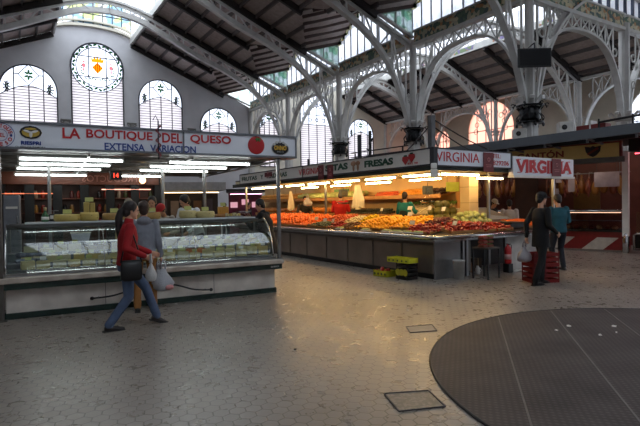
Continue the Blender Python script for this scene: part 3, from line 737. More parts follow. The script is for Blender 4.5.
for i in range(1, 12): mb.box(-hx+2*hx*i/12-.03, -hx+2*hx*i/12+.03, -hy, hy, -.08, -.02)
mb.build('glazing_bars', WHITE_IRON, parent=root)

def portal(c, n_dir, sx, sy, up=(0, 0, 1)):
    l = bpy.data.lights.new('portal', 'AREA'); l.shape = 'RECTANGLE'; l.size = sx; l.size_y = sy; l.cycles.is_portal = True
    o = bpy.data.objects.new('portal', l); COL.objects.link(o)
    n_ = Vector(n_dir).normalized(); o.location = c; o.rotation_euler = n_.to_track_quat('-Z', 'Y').to_euler()
    return o
USE_PORTALS = False

# round floor mat, drain covers, litter -----------------------------------
def mat_rubber():
    m, nt, out = _new('ribbed rubber matting'); b = N(nt, 'ShaderNodeBsdfPrincipled'); L = nt.links.new
    tc = N(nt, 'ShaderNodeTexCoord'); ck = N(nt, 'ShaderNodeTexVoronoi'); ck.inputs['Scale'].default_value = 20; ck.inputs['Randomness'].default_value = 0; L(tc.outputs['Object'], ck.inputs[0])
    nz = N(nt, 'ShaderNodeTexNoise'); nz.inputs['Scale'].default_value = 1.6; nz.inputs['Detail'].default_value = 6; L(tc.outputs['Object'], nz.inputs[0])
    r = N(nt, 'ShaderNodeValToRGB'); e = r.color_ramp.elements; e[0].position = .3; e[0].color = (*lin((66, 58, 56)), 1); e[1].position = .75; e[1].color = (*lin((96, 87, 83)), 1); L(nz.outputs[0], r.inputs[0])
    mx = N(nt, 'ShaderNodeMix', data_type='RGBA', blend_type='MULTIPLY'); mx.inputs[0].default_value = .6; L(r.outputs[0], mx.inputs[6])
    r2 = N(nt, 'ShaderNodeValToRGB'); r2.color_ramp.elements[0].position = .25; r2.color_ramp.elements[0].color = (1, 1, 1, 1); r2.color_ramp.elements[1].position = .5; r2.color_ramp.elements[1].color = (.3, .3, .3, 1)
    L(ck.outputs['Distance'], r2.inputs[0]); L(r2.outputs[0], mx.inputs[7]); L(mx.outputs[2], b.inputs['Base Color'])
    b.inputs['Roughness'].default_value = .62; b.inputs['Specular IOR Level'].default_value = .3
    bp = N(nt, 'ShaderNodeBump'); bp.inputs['Strength'].default_value = .6; bp.inputs['Distance'].default_value = .005; L(r2.outputs[0], bp.inputs['Height']); L(bp.outputs[0], b.inputs['Normal'])
    L(b.outputs[0], out.inputs[0]); return m
t = thing('floor_mat', 'large round dark ribbed rubber mat lying on the tiled floor', 'floor mat', (3.97, 4.47, 0), math.radians(-16))
mb = MB(); mb.lathe([(0, .0), (2.93, .0), (2.93, .014), (0, .014)], 96, smooth=False); mb.build('mat_surface', mat_rubber(), parent=t)
mb = MB(); mb.tube([(2.93*math.cos(2*PI*i/96), 2.93*math.sin(2*PI*i/96), .008) for i in range(96)], .013, 6, closed=True); mb.build('rim', BLACK, parent=t)
mb = MB()
for x in (-2.13, -1.37, -.6, .16, .92, 1.68, 2.44): hh = math.sqrt(2.88**2-x*x); mb = MB(); mb.box(x-.008, x+.008, -hh, hh, .0145, .017); mb.build('seam', mat('worn seam', (112, 106, 102), .7), parent=t)
def drain(c4, label, mt, name='drain_cover'):
    mb = MB(); V = [Vector((x, y, .004)) for x, y in c4]; c = sum(V, Vector())/4; c.z = 0
    V = [v-c for v in V]; mb.poly([Vector((v.x, v.y, 0)) for v in V]+V, [(3, 2, 1, 0), (4, 5, 6, 7), (0, 1, 5, 4), (1, 2, 6, 5), (2, 3, 7, 6), (3, 0, 4, 7)])
    r_ = thing(name, label, 'floor cover', c); mb.build('plate', mt, parent=r_)
    mb = MB()
    for i in range(4): mb.bar(V[i]+Vector((0, 0, .003)), V[(i+1) % 4]+Vector((0, 0, .003)), .012, .006)
    mb.build('rim', LEAD, parent=r_)
drain([(.52, 4.22), (.59, 3.85), (.97, 3.93), (.91, 4.27)], 'square ribbed metal cover set in the tiles, left of the round mat', mosaic('chequer plate', [(98, 96, 92), (118, 116, 110), (90, 88, 84), (108, 104, 98)], 40, .4))
drain([(1.10, 6.5), (1.10, 6.2), (1.45, 6.27), (1.46, 6.59)], 'small worn tan cover plate in the floor above the round mat', mat('tan plate', (162, 146, 126), .5))

# ================================================================== PEOPLE
def remesh(mb, voxel, smooth=2):
    me = mb.mesh('r'); o = bpy.data.objects.new('r', me); COL.objects.link(o)
    m = o.modifiers.new('r', 'REMESH'); m.mode = 'VOXEL'; m.voxel_size = voxel; m.use_smooth_shade = True
    if smooth: s = o.modifiers.new('s', 'SMOOTH'); s.factor = .5; s.iterations = smooth
    res = eval_mesh(o); drop(o); res.materials.clear(); return res
def limb(mb, p, q, r0, r1, n=12):
    p = Vector(p); q = Vector(q); k = 5
    mb.tube([p+(q-p)*i/k for i in range(k+1)], 0, n, rs=[r0+(r1-r0)*i/k for i in range(k+1)])
    mb.ell(p, r0, r0, r0, n, 8); mb.ell(q, r1, r1, r1, n, 8)
def loft(mb, secs, n=18):
    """secs: (centre, x_axis, y_axis) ellipses"""
    V = []; fs = []; k = len(secs)
    for c, ax, ay in secs:
        for j in range(n): a = 2*PI*j/n; V.append(Vector(c)+ax*math.cos(a)+ay*math.sin(a))
    for i in range(k-1):
        for j in range(n): fs.append((i*n+j, i*n+(j+1) % n, (i+1)*n+(j+1) % n, (i+1)*n+j))
    fs.append(tuple(range(n-1, -1, -1))); fs.append(tuple((k-1)*n+j for j in range(n)))
    mb.poly(V, fs, True)
def ik(A, C, l1, l2, pole):
    A = Vector(A); C = Vector(C); d = C-A; L_ = min(d.length, (l1+l2)*.995); dn = d.normalized(); C = A+dn*L_
    a = (l1*l1-l2*l2+L_*L_)/(2*L_); h = math.sqrt(max(0, l1*l1-a*a)); p = Vector(pole); p = (p-dn*p.dot(dn)).normalized()
    return A+dn*a+p*h, C
SKIN = mat('skin', (196, 146, 118), .55, 0, .04, 8)
def person(label, loc, yaw_deg, H=1.7, top=(90, 90, 90), legs=(40, 40, 50), shoes=(25, 22, 22), hair=(28, 22, 20), hair_style='short',
           hands=None, feet=None, lean=0., head=(0, 0), hem=.0, cap=None, girth=1., twist=0., hood=False, apron=None, collar=None, pelvis=(0, 0, 0), vox=.012, top_mat=None):
    s = H/1.7; root = thing('person', label, 'person', loc, math.radians(-yaw_deg))
    P = Vector((0, 0, .93*s))+Vector(pelvis); la = math.radians(lean); U_ = Vector((0, math.sin(la), math.cos(la))); Fw = Vector((0, math.cos(la), -math.sin(la)))
    X = Vector((math.cos(math.radians(twist)), math.sin(math.radians(twist)), 0))
    Fs = U_.cross(X).normalized(); X = Vector((1, 0, 0)) if not twist else X
    waist = P+U_*.13*s; chest = P+U_*.33*s; shc = P+U_*.475*s; nb = P+U_*.51*s
    hp_, ht = math.radians(head[1]), math.radians(head[0]); ha = la*.5+hp_
    hd = Vector((0, math.sin(ha), math.cos(ha))); hc = nb+hd*.185*s+Vector((0, .015, 0))
    R = Euler((-ha, 0, ht), 'XYZ').to_matrix() if False else (Matrix.Rotation(-ha, 3, 'X') @ Matrix.Rotation(ht, 3, 'Z'))
    g = girth
    sh = [shc+X*(-.165*s*g), shc+X*(.165*s*g)]; hip = [P+Vector((-.09*s, 0, -.02)), P+Vector((.09*s, 0, -.02))]
    hands = hands or [(-.24*s, .05, .80*s), (.24*s, .05, .80*s)]
    feet = feet or [(-.11*s, .0, .085), (.11*s, .0, .085)]
    arms = []
    for i in (0, 1):
        sx = -1 if i == 0 else 1
        e, w_ = ik(sh[i], Vector(hands[i]), .29*s, .26*s, (sx*.35, -1, -.35)); arms.append((sh[i], e, w_))
    lg = []
    for i in (0, 1):
        k, a = ik(hip[i], Vector(feet[i][:3]), .43*s, .425*s, ((-.1 if i == 0 else .1), 1, 0)); lg.append((hip[i], k, a))
    ax = lambda r: X*r; ay = lambda r: Fw*r
    # ---- body
    b = MB()
    loft(b, [(P-U_*.09*s, ax(.13*s), ay(.09*s)), (P, ax(.15*s), ay(.1*s)), (waist, ax(.125*s), ay(.085*s)), (chest, ax(.15*s), ay(.105*s)), (shc-U_*.03, ax(.15*s), ay(.08*s)), (nb, ax(.06*s), ay(.055*s))])
    limb(b, nb-U_*.03, nb+hd*.1*s, .055*s, .05*s)
    rot = lambda v: hc + R @ Vector(v)*s
    E3 = R.to_euler()
    b.ell(rot((0, -.01, .025)), .074*s, .094*s, .095*s, 20, 14, E3); b.ell(rot((0, .022, -.045)), .056*s, .064*s, .07*s, 16, 10, E3)
    b.ell(rot((0, .088, -.012)), .012*s, .02*s, .022*s, 8, 6, E3); b.ell(rot((0, .075, .03)), .045*s, .016*s, .012*s, 10, 6, E3); b.ell(rot((0, .07, -.095)), .022*s, .018*s, .016*s, 8, 6, E3)
    for sx in (-1, 1): b.ell(rot((sx*.076, -.008, -.005)), .011*s, .02*s, .032*s, 8, 6, E3)
    for i in (0, 1):
        S_, E_, W_ = arms[i]; sx = -1 if i == 0 else 1
        limb(b, S_, E_, .045*s, .038*s); limb(b, E_, W_, .038*s, .026*s)
        d = (W_-E_).normalized(); side = d.cross(Vector((sx, 0, 0))); side = side.normalized() if side.length > .2 else Vector((0, 1, 0))
        pc = W_+d*.055*s; nrm = d.cross(side).normalized()
        loft(b, [(W_, side*.024*s, nrm*.018*s), (W_+d*.04*s, side*.036*s, nrm*.017*s), (W_+d*.09*s, side*.04*s, nrm*.015*s)], 10)
        inw = Vector((-sx, 0, 0)); inw = (inw-d*inw.dot(d)); inw = inw.normalized() if inw.length > .1 else nrm
        for f, (off, ln) in enumerate(((-.03, .062), (-.01, .074), (.01, .07), (.029, .056))):
            k0 = W_+d*.085*s+side*off*s; k1 = k0+(d*.8+inw*.35).normalized()*ln*.5*s; k2 = k1+(d*.35+inw*.9).normalized()*ln*.5*s
            limb(b, k0, k1, .0095, .009, 8); limb(b, k1, k2, .009, .0075, 8)
        t0 = W_+d*.035*s-side*.03*s; t1 = t0+(d*.6-side*.6+inw*.4).normalized()*.035*s; t2 = t1+(d*.8+inw*.5).normalized()*.028*s
        limb(b, t0, t1, .012, .0105, 8); limb(b, t1, t2, .0105, .0085, 8)
        h_, k, a = lg[i]; limb(b, h_, k, .075*s, .05*s); limb(b, k, a, .048*s, .034*s)
        pass
    body = bpy.data.objects.new('body', remesh(b, min(vox, .0105), 1)); COL.objects.link(body); body.data.materials.append(SKIN); body.parent = root
    # ---- top
    t = MB(); hz = -.06*s-hem
    secs = [(P+U_*hz, ax((.172+hem*.08)*s*g), ay((.125+hem*.08)*s*g)), (P+U_*(-.02*s), ax(.172*s*g), ay(.128*s*g)), (waist, ax(.158*s*g), ay(.118*s*g)), (chest, ax(.178*s*g), ay(.13*s*g)),
            (shc-U_*.03*s, ax(.178*s*g), ay(.105*s)), (shc+U_*.02*s, ax(.13*s*g), ay(.085*s)), (nb+U_*.01, ax(.066*s), ay(.066*s))]
    loft(t, secs)
    for i in (0, 1):
        S_, E_, W_ = arms[i]; limb(t, S_, E_, .064*s*g, .052*s*g); limb(t, E_, W_-(W_-E_)*.04, .052*s*g, .038*s)
        m_ = E_+(W_-E_)*.35; t.ell(m_, .054*s, .054*s, .03*s)      # fold rolls
    if collar: limb(t, nb, nb+hd*.05*s, .066*s, .06*s)
    if hood: t.ell(nb-Fw*.075*s+U_*.0*s, .11*s, .06*s, .075*s); t.ell(nb-Fw*.02*s+U_*.01*s, .095*s, .085*s, .04*s)
    o = bpy.data.objects.new('jacket', remesh(t, vox, 2)); COL.objects.link(o); o.parent = root
    o.data.materials.append(top_mat or mat('cloth %d %d %d' % top, top, .85, 0, .1, 12, .15))
    # ---- trousers
    t = MB(); loft(t, [(P-U_*.12*s, ax(.125*s), ay(.1*s)), (P-U_*.03*s, ax(.158*s*g), ay(.12*s*g)), (P+U_*.06*s, ax(.148*s*g), ay(.112*s*g))])
    for i in (0, 1):
        h_, k, a = lg[i]; limb(t, h_, k, .09*s*g, .066*s); limb(t, k, a-(a-k)*.0, .064*s, .057*s)
        t.ell(k+(a-k)*.85, .064*s, .066*s, .03*s)
    o = bpy.data.objects.new('trousers', remesh(t, vox, 2)); COL.objects.link(o); o.parent = root
    o.data.materials.append(mat('cloth %d %d %d' % legs, legs, .85, 0, .1, 12, .15))
    for i in (0, 1):
        a = lg[i][2]; pt = math.radians(feet[i][3]) if len(feet[i]) > 3 else 0.
        t = MB(); Rf = Matrix.Rotation(-pt, 3, 'X'); c = a
        q = lambda x, y, z: c+Rf @ Vector((x, y, z))
        loft(t, [(q(0, -.06, -.05), Vector((.028, 0, 0)), Rf @ Vector((0, 0, .026))), (q(0, -.03, -.045), Vector((.036, 0, 0)), Rf @ Vector((0, 0, .04))), (q(0, .06, -.05), Vector((.04, 0, 0)), Rf @ Vector((0, 0, .034))),
                 (q(0, .14, -.06), Vector((.045, 0, 0)), Rf @ Vector((0, 0, .024))), (q(0, .19, -.064), Vector((.03, 0, 0)), Rf @ Vector((0, 0, .016)))], 14)
        limb(t, c, q(0, -.005, -.04), .045, .042)
        o = bpy.data.objects.new('shoe', remesh(t, .009, 2)); COL.objects.link(o); o.parent = root; o.data.materials.append(mat('leather %d' % shoes[0], shoes, .5, 0, .1))
        sl = MB(); sl.M = Matrix.Translation(c) @ Rf.to_4x4(); sl.box(-.042, .042, -.085, .2, -.088, -.072, .01); sl.build('sole', mat('shoe sole', (30, 28, 28), .7), parent=o)
    # ---- face details
    for sx in (-1, 1):
        e = MB(); e.ell(rot((sx*.031, .079, .008)), .013*s, .008*s, .007*s, 8, 6, E3); e.build('eye', mat('dark eye', (30, 22, 20), .3), parent=root)
    e = MB(); e.ell(rot((0, .083, -.052)), .022*s, .008*s, .006*s, 8, 6, E3); e.build('mouth', mat('lips', (150, 84, 74), .5), parent=root)
    # ---- hair
    if hair_style != 'none':
        h_ = MB(); h_.ell(rot((0, -.022, .04)), .086*s, .098*s, .098*s, 18, 12, E3); h_.ell(rot((0, -.055, -.02)), .074*s, .06*s, .08*s, 14, 10, E3)
        for sx in (-1, 1): h_.ell(rot((sx*.068, -.01, .02)), .02*s, .045*s, .05*s, 10, 8, E3)
        if hair_style == 'pony':
            pts = [rot((0, -.09, .02)), rot((0, -.13, -.03)), rot((0, -.145, -.12)), rot((0, -.13, -.22)), rot((0, -.12, -.31)), rot((0, -.12, -.38))]; rr = [.035, .045, .05, .048, .038, .015]
            for a_, b_, r0, r1 in zip(pts, pts[1:], rr, rr[1:]): limb(h_, a_, b_, r0*s, r1*s)
        if hair_style == 'bob':
            h_.ell(rot((0, -.04, -.06)), .09*s, .07*s, .09*s, 14, 10, E3)
        o = bpy.data.objects.new('hair', remesh(h_, .011, 2)); COL.objects.link(o); o.parent = root; o.data.materials.append(mat('hair %d' % hair[0], hair, .55, 0, .15, 30, .3))
    if cap:
        c_ = MB(); c_.ell(rot((0, -.012, .055)), .092*s, .105*s, .085*s, 18, 12, E3); c_.ell(rot((0, .10, .04)), .065*s, .07*s, .012*s, 14, 8, E3)
        o = bpy.data.objects.new('cap', remesh(c_, .01, 1)); COL.objects.link(o); o.parent = root; o.data.materials.append(mat('cap %d' % cap[0], cap, .7))
    if apron:
        a_ = MB(); loft(a_, [(P+U_*(-.4*s), ax(.185*s), ay(.15*s)), (P, ax(.18*s*g), ay(.138*s*g)), (waist, ax(.165*s*g), ay(.126*s*g)), (chest-U_*.05, ax(.15*s*g), ay(.138*s*g)), (chest-U_*.03, ax(.13*s), ay(.12*s))])
        o = bpy.data.objects.new('apron', remesh(a_, vox, 1)); COL.objects.link(o); o.parent = root; o.data.materials.append(mat('cloth %d %d %d' % apron, apron, .85, 0, .08, 12))
    return root, arms
def plastic_bag(label, loc, w=.26, h=.38, col=(214, 212, 212), rz=0., group=None, lump=None):
    t = thing('plastic_bag', label, 'bag', loc, rz, group)      # loc = top of the handles
    m, nt, out = (MATS.get('thin plastic %d' % col[0]) or _new('thin plastic %d' % col[0])) if not MATS.get('thin plastic %d' % col[0]) else (MATS['thin plastic %d' % col[0]], None, None)
    if nt:
        b = N(nt, 'ShaderNodeBsdfPrincipled'); b.inputs['Base Color'].default_value = (*lin(col), 1); b.inputs['Roughness'].default_value = .35
        tr = N(nt, 'ShaderNodeBsdfTranslucent'); tr.inputs[0].default_value = (*lin(col), 1); mx = N(nt, 'ShaderNodeMixShader'); mx.inputs[0].default_value = .35
        nz = N(nt, 'ShaderNodeTexNoise'); nz.inputs['Scale'].default_value = 14; bp = N(nt, 'ShaderNodeBump'); bp.inputs['Strength'].default_value = .6; bp.inputs['Distance'].default_value = .02
        nt.links.new(nz.outputs[0], bp.inputs['Height']); nt.links.new(bp.outputs[0], b.inputs['Normal'])
        nt.links.new(b.outputs[0], mx.inputs[1]); nt.links.new(tr.outputs[0], mx.inputs[2]); nt.links.new(mx.outputs[0], out.inputs[0]); MATS['thin plastic %d' % col[0]] = m
    r_ = random.Random(int(w*1000)); b = MB(); secs = []
    for f, kw, kd in ((.30, .22, .12), (.36, .3, .2), (.45, .42, .36), (.6, .8, .7), (.75, 1., .95), (.9, .95, .95), (.97, .7, .7), (1., .3, .3)):
        secs.append((Vector((r_.uniform(-.01, .01), 0, -h*f)), Vector((w/2*kw, 0, 0)), Vector((0, w*.33*kd, 0))))
    n = 20; V = []; fs = []
    for i, (c, a, d) in enumerate(secs):
        for j in range(n): an = 2*PI*j/n; k = 1+.1*math.sin(5*an+i)+.05*math.sin(9*an-2*i); V.append(c+a*math.cos(an)*k+d*math.sin(an)*k)
    for i in range(len(secs)-1):
        for j in range(n): fs.append((i*n+j, i*n+(j+1) % n, (i+1)*n+(j+1) % n, (i+1)*n+j))
    fs.append(tuple(range(n))); fs.append(tuple((len(secs)-1)*n+j for j in range(n))); b.poly(V, fs, True); b.build('bag_body', m, parent=t)
    for sx in (-1, 1):
        b = MB(); b.tube([(sx*w*.12, 0, -h*.32), (sx*w*.1, 0, -h*.15), (0, sx*.008, -.005), (0, sx*.004, .0)], .012, 6, rs=[.022, .012, .008, .008]); b.build('handle', m, parent=t)
    if lump: b = MB(); b.ell((lump[0], lump[1], -h*.88), .07, .05, .045); b.build('contents', mat('pink wrapped parcel', (208, 140, 140), .6), parent=t)
    return t

# ================================================================== CHEESE STALL
CO = Vector((-.86, 9.27, 0)); CT = math.radians(28.1)
def CW(u, w, z=0.): return CO+Vector((u*math.cos(CT)-w*math.sin(CT), u*math.sin(CT)+w*math.cos(CT), z))
CX = -2.1      # middle of the counter
ct = thing('display_counter', 'long refrigerated cheese counter of pale marble with curved glass front and dark green bands', 'display counter', CW(CX, .5), CT)
hl = 2.16
def cu(u): return u-CX
mb = MB(); mb.box(cu(-4.24), cu(0), .0, 1.1, .09, .445); mb.build('marble_base', MARBLE, parent=ct)
for o in ct.children: pass
def cpart(mb, name, m, parent=None, label=None):
    mb.M = ident(); o = mb.build(name, m, parent=parent or ct, label=label); return o
# children are written in stall coordinates shifted by -.5 in depth
def shiftw(o): o.location.y -= .5; return o
shiftw(ct.children[0])
mb = MB()
for u in (-2.9, -1.15): mb.box(cu(u)-.004, cu(u)+.004, -.003, .01, .09, .445)
shiftw(cpart(mb, 'panel_joint', mat('joint', (96, 90, 86), .8)))
mb = MB(); mb.box(cu(-4.26), cu(.02), -.03, 1.1, 0, .09); shiftw(cpart(mb, 'plinth', GREENM))
mb = MB(); mb.box(cu(-4.3), cu(.1), -.13, 1.15, .445, .54); shiftw(cpart(mb, 'green_band', GREENM))
mb = MB(); mb.box(cu(-4.32), cu(.13), -.17, 1.18, .54, .62, .012); shiftw(cpart(mb, 'marble_slab', SLABM))
mb = MB(); mb.box(cu(-4.26), cu(.02), -.03, .02, .62, .665); 
for u in (-4.24, -2.9, -1.45, 0.0): mb.box(cu(u)-.015, cu(u)+.015, 1.0, 1.04, .62, 1.36)
shiftw(cpart(mb, 'steel_frame', STEEL))
mb = MB(); mb.box(cu(-4.24), cu(-.02), .02, .34, .62, .70); mb.box(cu(-4.24), cu(-.02), .34, .64, .62, .77); mb.box(cu(-4.24), cu(-.02), .64, 1.0, .62, .90)
shiftw(cpart(mb, 'display_deck', mat('grey deck', (92, 98, 100), .4)))
GP = [(-.02, .665), (.02, .8), (.07, .95), (.14, 1.1), (.23, 1.22), (.36, 1.32), (.5, 1.37)]
mb = MB(); V = []; G2 = [(p[0]+.008, p[1]-.002) for p in GP]
for u in (-4.24, -.02):
    for q in GP+rev(G2): V.append((cu(u), q[0], q[1]))
n_ = len(GP)*2; mb.poly(V, [(i, (i+1) % n_, n_+(i+1) % n_, n_+i) for i in range(n_)], True); shiftw(cpart(mb, 'curved_glass', CASE_GLASS))
for u in (-4.24, -.02):
    mb = MB(); V = []
    poly = GP+[(1.0, 1.37), (1.0, .66)]
    for k in (0, .01):
        for q in poly: V.append((cu(u)+k, q[0], q[1]))
    n_ = len(poly); mb.poly(V, [tuple(range(n_)), tuple(range(2*n_-1, n_-1, -1))]+[(i, (i+1) % n_, n_+(i+1) % n_, n_+i) for i in range(n_)]); shiftw(cpart(mb, 'glass_end', CASE_GLASS))
    mb = MB(); mb.tube([(cu(u), a, b) for a, b in GP], .012, 6); shiftw(cpart(mb, 'glass_edge', CHROME))
for u in (-2.9, -1.45): mb = MB(); mb.tube([(cu(u), a-.004, b) for a, b in GP], .007, 6); shiftw(cpart(mb, 'glass_joint', CHROME))
mb = MB(); mb.box(cu(-4.24), cu(-.02), 1.015, 1.022, .9, 1.33); shiftw(cpart(mb, 'rear_glass', CASE_GLASS))
mb = MB(); mb.box(cu(-4.0), cu(-.2), .42, .98, 1.375, 1.40, .006); shiftw(cpart(mb, 'top_shelf', mat('white glass shelf', (200, 206, 206), .2)))
mb = MB(); mb.box(cu(-4.24), cu(-.15), .40, .46, 1.30, 1.375, .01); mb.box(cu(-4.24), cu(-.02), .92, 1.0, 1.30, 1.375)
shiftw(cpart(mb, 'shelf_rail', mat('dark anodised rail', (92, 92, 90), .3, .7)))
mb = MB(); mb.tube([(cu(-3.9), .62, 1.335), (cu(-.4), .62, 1.335)], .013, 8); shiftw(cpart(mb, 'case_light', emis('case light', (.95, 1., .88), 5)))
# bag rail: black bow with knobs
mb = MB(); P_ = catmull([(cu(-3.1), -.07, .21), (cu(-2.8), -.08, .225), (cu(-2.45), -.09, .31), (cu(-2.1), -.1, .36), (cu(-1.8), -.09, .30), (cu(-1.5), -.08, .20), (cu(-1.22), -.07, .17)], 5)
mb.tube(P_, .014, 8)
for p in (P_[0], P_[-1]): mb.ell(p, .03, .03, .03)
for q in (P_[2], P_[-3]): mb.tube([q, (q[0], .01, q[2])], .012, 6)
shiftw(cpart(mb, 'bag_rail', BLACK))
mb = MB(); mb.mesh_in(text_mesh('QUESOS', .16, .03, .002), face_front(cu(-.05), -.134, .49)); shiftw(cpart(mb, 'maker_plate', WHITE_CARD))

# sign over the stall
sg = thing('shop_sign', 'long white sign box reading LA BOUTIQUE DEL QUESO in red, EXTENSA VARIACION in blue', 'shop sign', CW(-2.1, -.28, 2.48), CT)
def su(u): return u+2.1
mb = MB(); mb.box(su(-4.9), su(.34), .02, .32, 0, .38); mb.build('sign_box', SIGN_WHITE, parent=sg)
mb = MB()
for z in (.0, .37): mb.box(su(-4.92), su(.36), -.005, .33, z-.012, z+.02)
for u in (-4.9, -1.69, .35): mb.box(su(u)-.012, su(u)+.012, -.004, .33, 0, .38)
mb.build('frame', mat('grey trim', (120, 124, 130), .4, .5), parent=sg)
def stext(txt, u0, u1, z0, z1, m, nm='lettering', bold=.012): text_obj(txt, face_front(su((u0+u1)/2), .012, (z0+z1)/2), u1-u0, z1-z0, m, sg, nm, bold)
LW = [('LA', -3.46, -3.22), ('BOUTIQUE', -3.14, -2.18), ('DEL', -2.03, -1.71), ('QUESO', -1.58, -.88)]
for t_, a, b in LW: stext(t_, a, b, .172, .328, LET_RED, 'lettering', .022)
stext('EXTENSA', -2.89, -2.30, .02, .132, LET_BLUE, 'lettering', .02); stext('VARIACION', -2.22, -1.49, .02, .132, LET_BLUE, 'lettering', .02)
stext('RIESPRI', -3.99, -3.74, .055, .11, LET_BLUE, 'lettering', .04); stext('QUESO DE ZAMORA', -4.06, -3.68, .008, .035, BLACK, 'lettering', .01)
# winged emblem
mb = MB(); c0 = (su(-3.865), .235); mb.mesh_in(plate_mesh([[(c0[0]+.13*math.cos(a)*(1.1 if i % 1 == 0 else 1), c0[1]+.085*math.sin(a)) for i, a in enumerate([2*PI*j/12 for j in range(12)])]], .006), face_front(0, .014, 0)); e = mb.build('emblem', mat('gold emblem', (196, 164, 60), .5), parent=sg)
mb = MB(); mb.mesh_in(plate_mesh([[(c0[0]+.14*math.cos(a), c0[1]+.095*math.sin(a)) for a in [2*PI*j/12 for j in range(12)]], [(c0[0]+.115*math.cos(a), c0[1]+.07*math.sin(a)) for a in [2*PI*j/12 for j in range(12)]]], .008), face_front(0, .012, 0))
for s in (-1, 1): mb.mesh_in(plate_mesh([[(c0[0], c0[1]-.02), (c0[0]+s*.11, c0[1]+.035), (c0[0]+s*.1, c0[1]+.05), (c0[0], c0[1]+.03)]], .008), face_front(0, .010, 0))
mb.build('emblem_lines', BLACK, parent=sg)
mb = MB(); mb.ell((c0[0], .006, c0[1]-.03), .022, .005, .045)
for s in (-1, 1): mb.ell((c0[0]+s*.045, .006, c0[1]+.012), .05, .005, .017, rot=Euler((0, -s*.3, 0)))
mb.build('emblem_bird', WHITE_CARD, parent=sg)
# round badge at the left end
c0 = (su(-4.235), .18); mb = MB(); mb.mesh_in(plate_mesh([circle(c0[0], c0[1], .175, 40), circle(c0[0], c0[1], .168, 40)], .006), face_front(0, .014, 0)); mb.mesh_in(plate_mesh([circle(c0[0], c0[1], .085, 32), circle(c0[0], c0[1], .08, 32)], .006), face_front(0, .014, 0))
mb.ell((c0[0]+.128, .012, c0[1]), .016, .004, .02); mb.build('badge_ring', LET_BLUE, parent=sg)
mb = MB()
def arc_text(s, a0, a1, flip):
    for i, ch in enumerate(s):
        if ch == ' ': continue
        a = a0+(a1-a0)*i/(len(s)-1); me = text_mesh(ch, None, .052, .005, .03)
        r_ = a-PI/2 if not flip else a+PI/2
        mb.mesh_in(me, face_front(c0[0]+.127*math.cos(a), .014, c0[1]+.127*math.sin(a)) @ Matrix.Rotation(r_, 4, 'Z'))
arc_text('BOUTIQUE', PI*.98, PI*.1, False); arc_text('QUESO', PI*1.2, PI*1.85, True)
mb.mesh_in(text_mesh('DEL', .11, .055, .005, .02), face_front(c0[0], .014, c0[1])); mb.build('badge_lettering', LET_RED, parent=sg)
# tomato
c0 = (su(-.42), .195); mb = MB(); mb.ell((c0[0], .014, c0[1]), .155, .012, .16, 28, 14); mb.build('tomato', RED, parent=sg)
mb = MB()
for i in range(6): a = 2*PI*i/6; mb.ell((c0[0]+.03+.03*math.cos(a), .0, c0[1]+.1+.014*math.sin(a)), .035, .006, .012, 8, 6, Euler((0, -a, 0)))
mb.build('tomato_leaf', mat('leaf green paint', (60, 120, 50), .5), parent=sg)
c0 = (su(.035), .155); mb = MB(); mb.ell((c0[0], .012, c0[1]), .165, .008, .115, 28, 14); mb.build('oval_badge', BLACK, parent=sg)
mb = MB(); mb.mesh_in(plate_mesh([[(c0[0]+.175*math.cos(a), c0[1]+.125*math.sin(a)) for a in [2*PI*j/32 for j in range(32)]], [(c0[0]+.162*math.cos(a), c0[1]+.112*math.sin(a)) for a in [2*PI*j/32 for j in range(32)]]], .008), face_front(0, .012, 0))
for i in range(5): a = PI*(.2+.15*i); mb.ell((c0[0]+.14*math.cos(a), .01, c0[1]+.12*math.sin(a)), .03, .005, .025)
mb.ell((c0[0], .01, c0[1]+.16), .012, .005, .03)
mb.mesh_in(text_mesh('PRODUCTOS', .13, .02, .004), face_front(c0[0], .002, c0[1]-.06)); mb.build('badge_rim', mat('badge grey', (190, 190, 190), .4), parent=sg)
mb = MB(); mb.mesh_in(text_mesh('ONNO', .24, .085, .008, .05), face_front(c0[0], .0, c0[1]+.01)); mb.build('badge_lettering', mat('gold lettering', (214, 168, 50), .5), parent=sg)

# canopy of the stall: a thin slatted metal ceiling carried by posts
cp = thing('stall_canopy', 'low grey metal canopy roof of the cheese stall behind its white sign', 'canopy', CW(-2.1, 2.6, 2.46), CT)
mb = MB(); mb.box(su(-4.9), su(.3), -2.5, 3.2, .06, .12); mb.build('roof_sheet', mat('canopy sheet', (140, 142, 144), .4, .3, .08), parent=cp)
for i in range(6):
    y = -2.5+1.12*i; mb = MB(); mb.box(su(-4.9), su(.3), y-.03, y+.03, .0, .06); mb.build('cross_beam', DULL_STEEL, parent=cp)
for i in range(4):
    x = su(-4.7+1.62*i); mb = MB(); mb.box(x-.02, x+.02, -2.5, 3.2, -.03, .0); mb.build('runner', DULL_STEEL, parent=cp)
def post(u, w, label, z0=.0, z1=2.46, r=.03, m=STEEL):
    t = thing('metal_post', label, 'post', CW(u, w, z0), CT, 'posts of the cheese stall')
    mb = MB(); mb.box(-r, r, -r, r, .0, z1-z0, .006); mb.build('shaft', m, parent=t)
    mb = MB(); mb.box(-r*1.8, r*1.8, -r*1.8, r*1.8, 0, .012); mb.build('foot_plate', m, parent=t)
post(.06, -.1, 'slim grey metal post standing on the right end of the marble slab', .62)
post(-4.3, -.1, 'dark metal post at the left picture edge beside the cheese counter', .0, m=DULL_STEEL, r=.045)
post(-1.62, 1.95, 'steel post behind the counter, left of the man in the white coat'); post(-.72, 2.1, 'steel post behind the counter, right of the man in the white coat'); post(-3.66, 2.1, 'thin steel post behind the counter among the cheeses at the left')
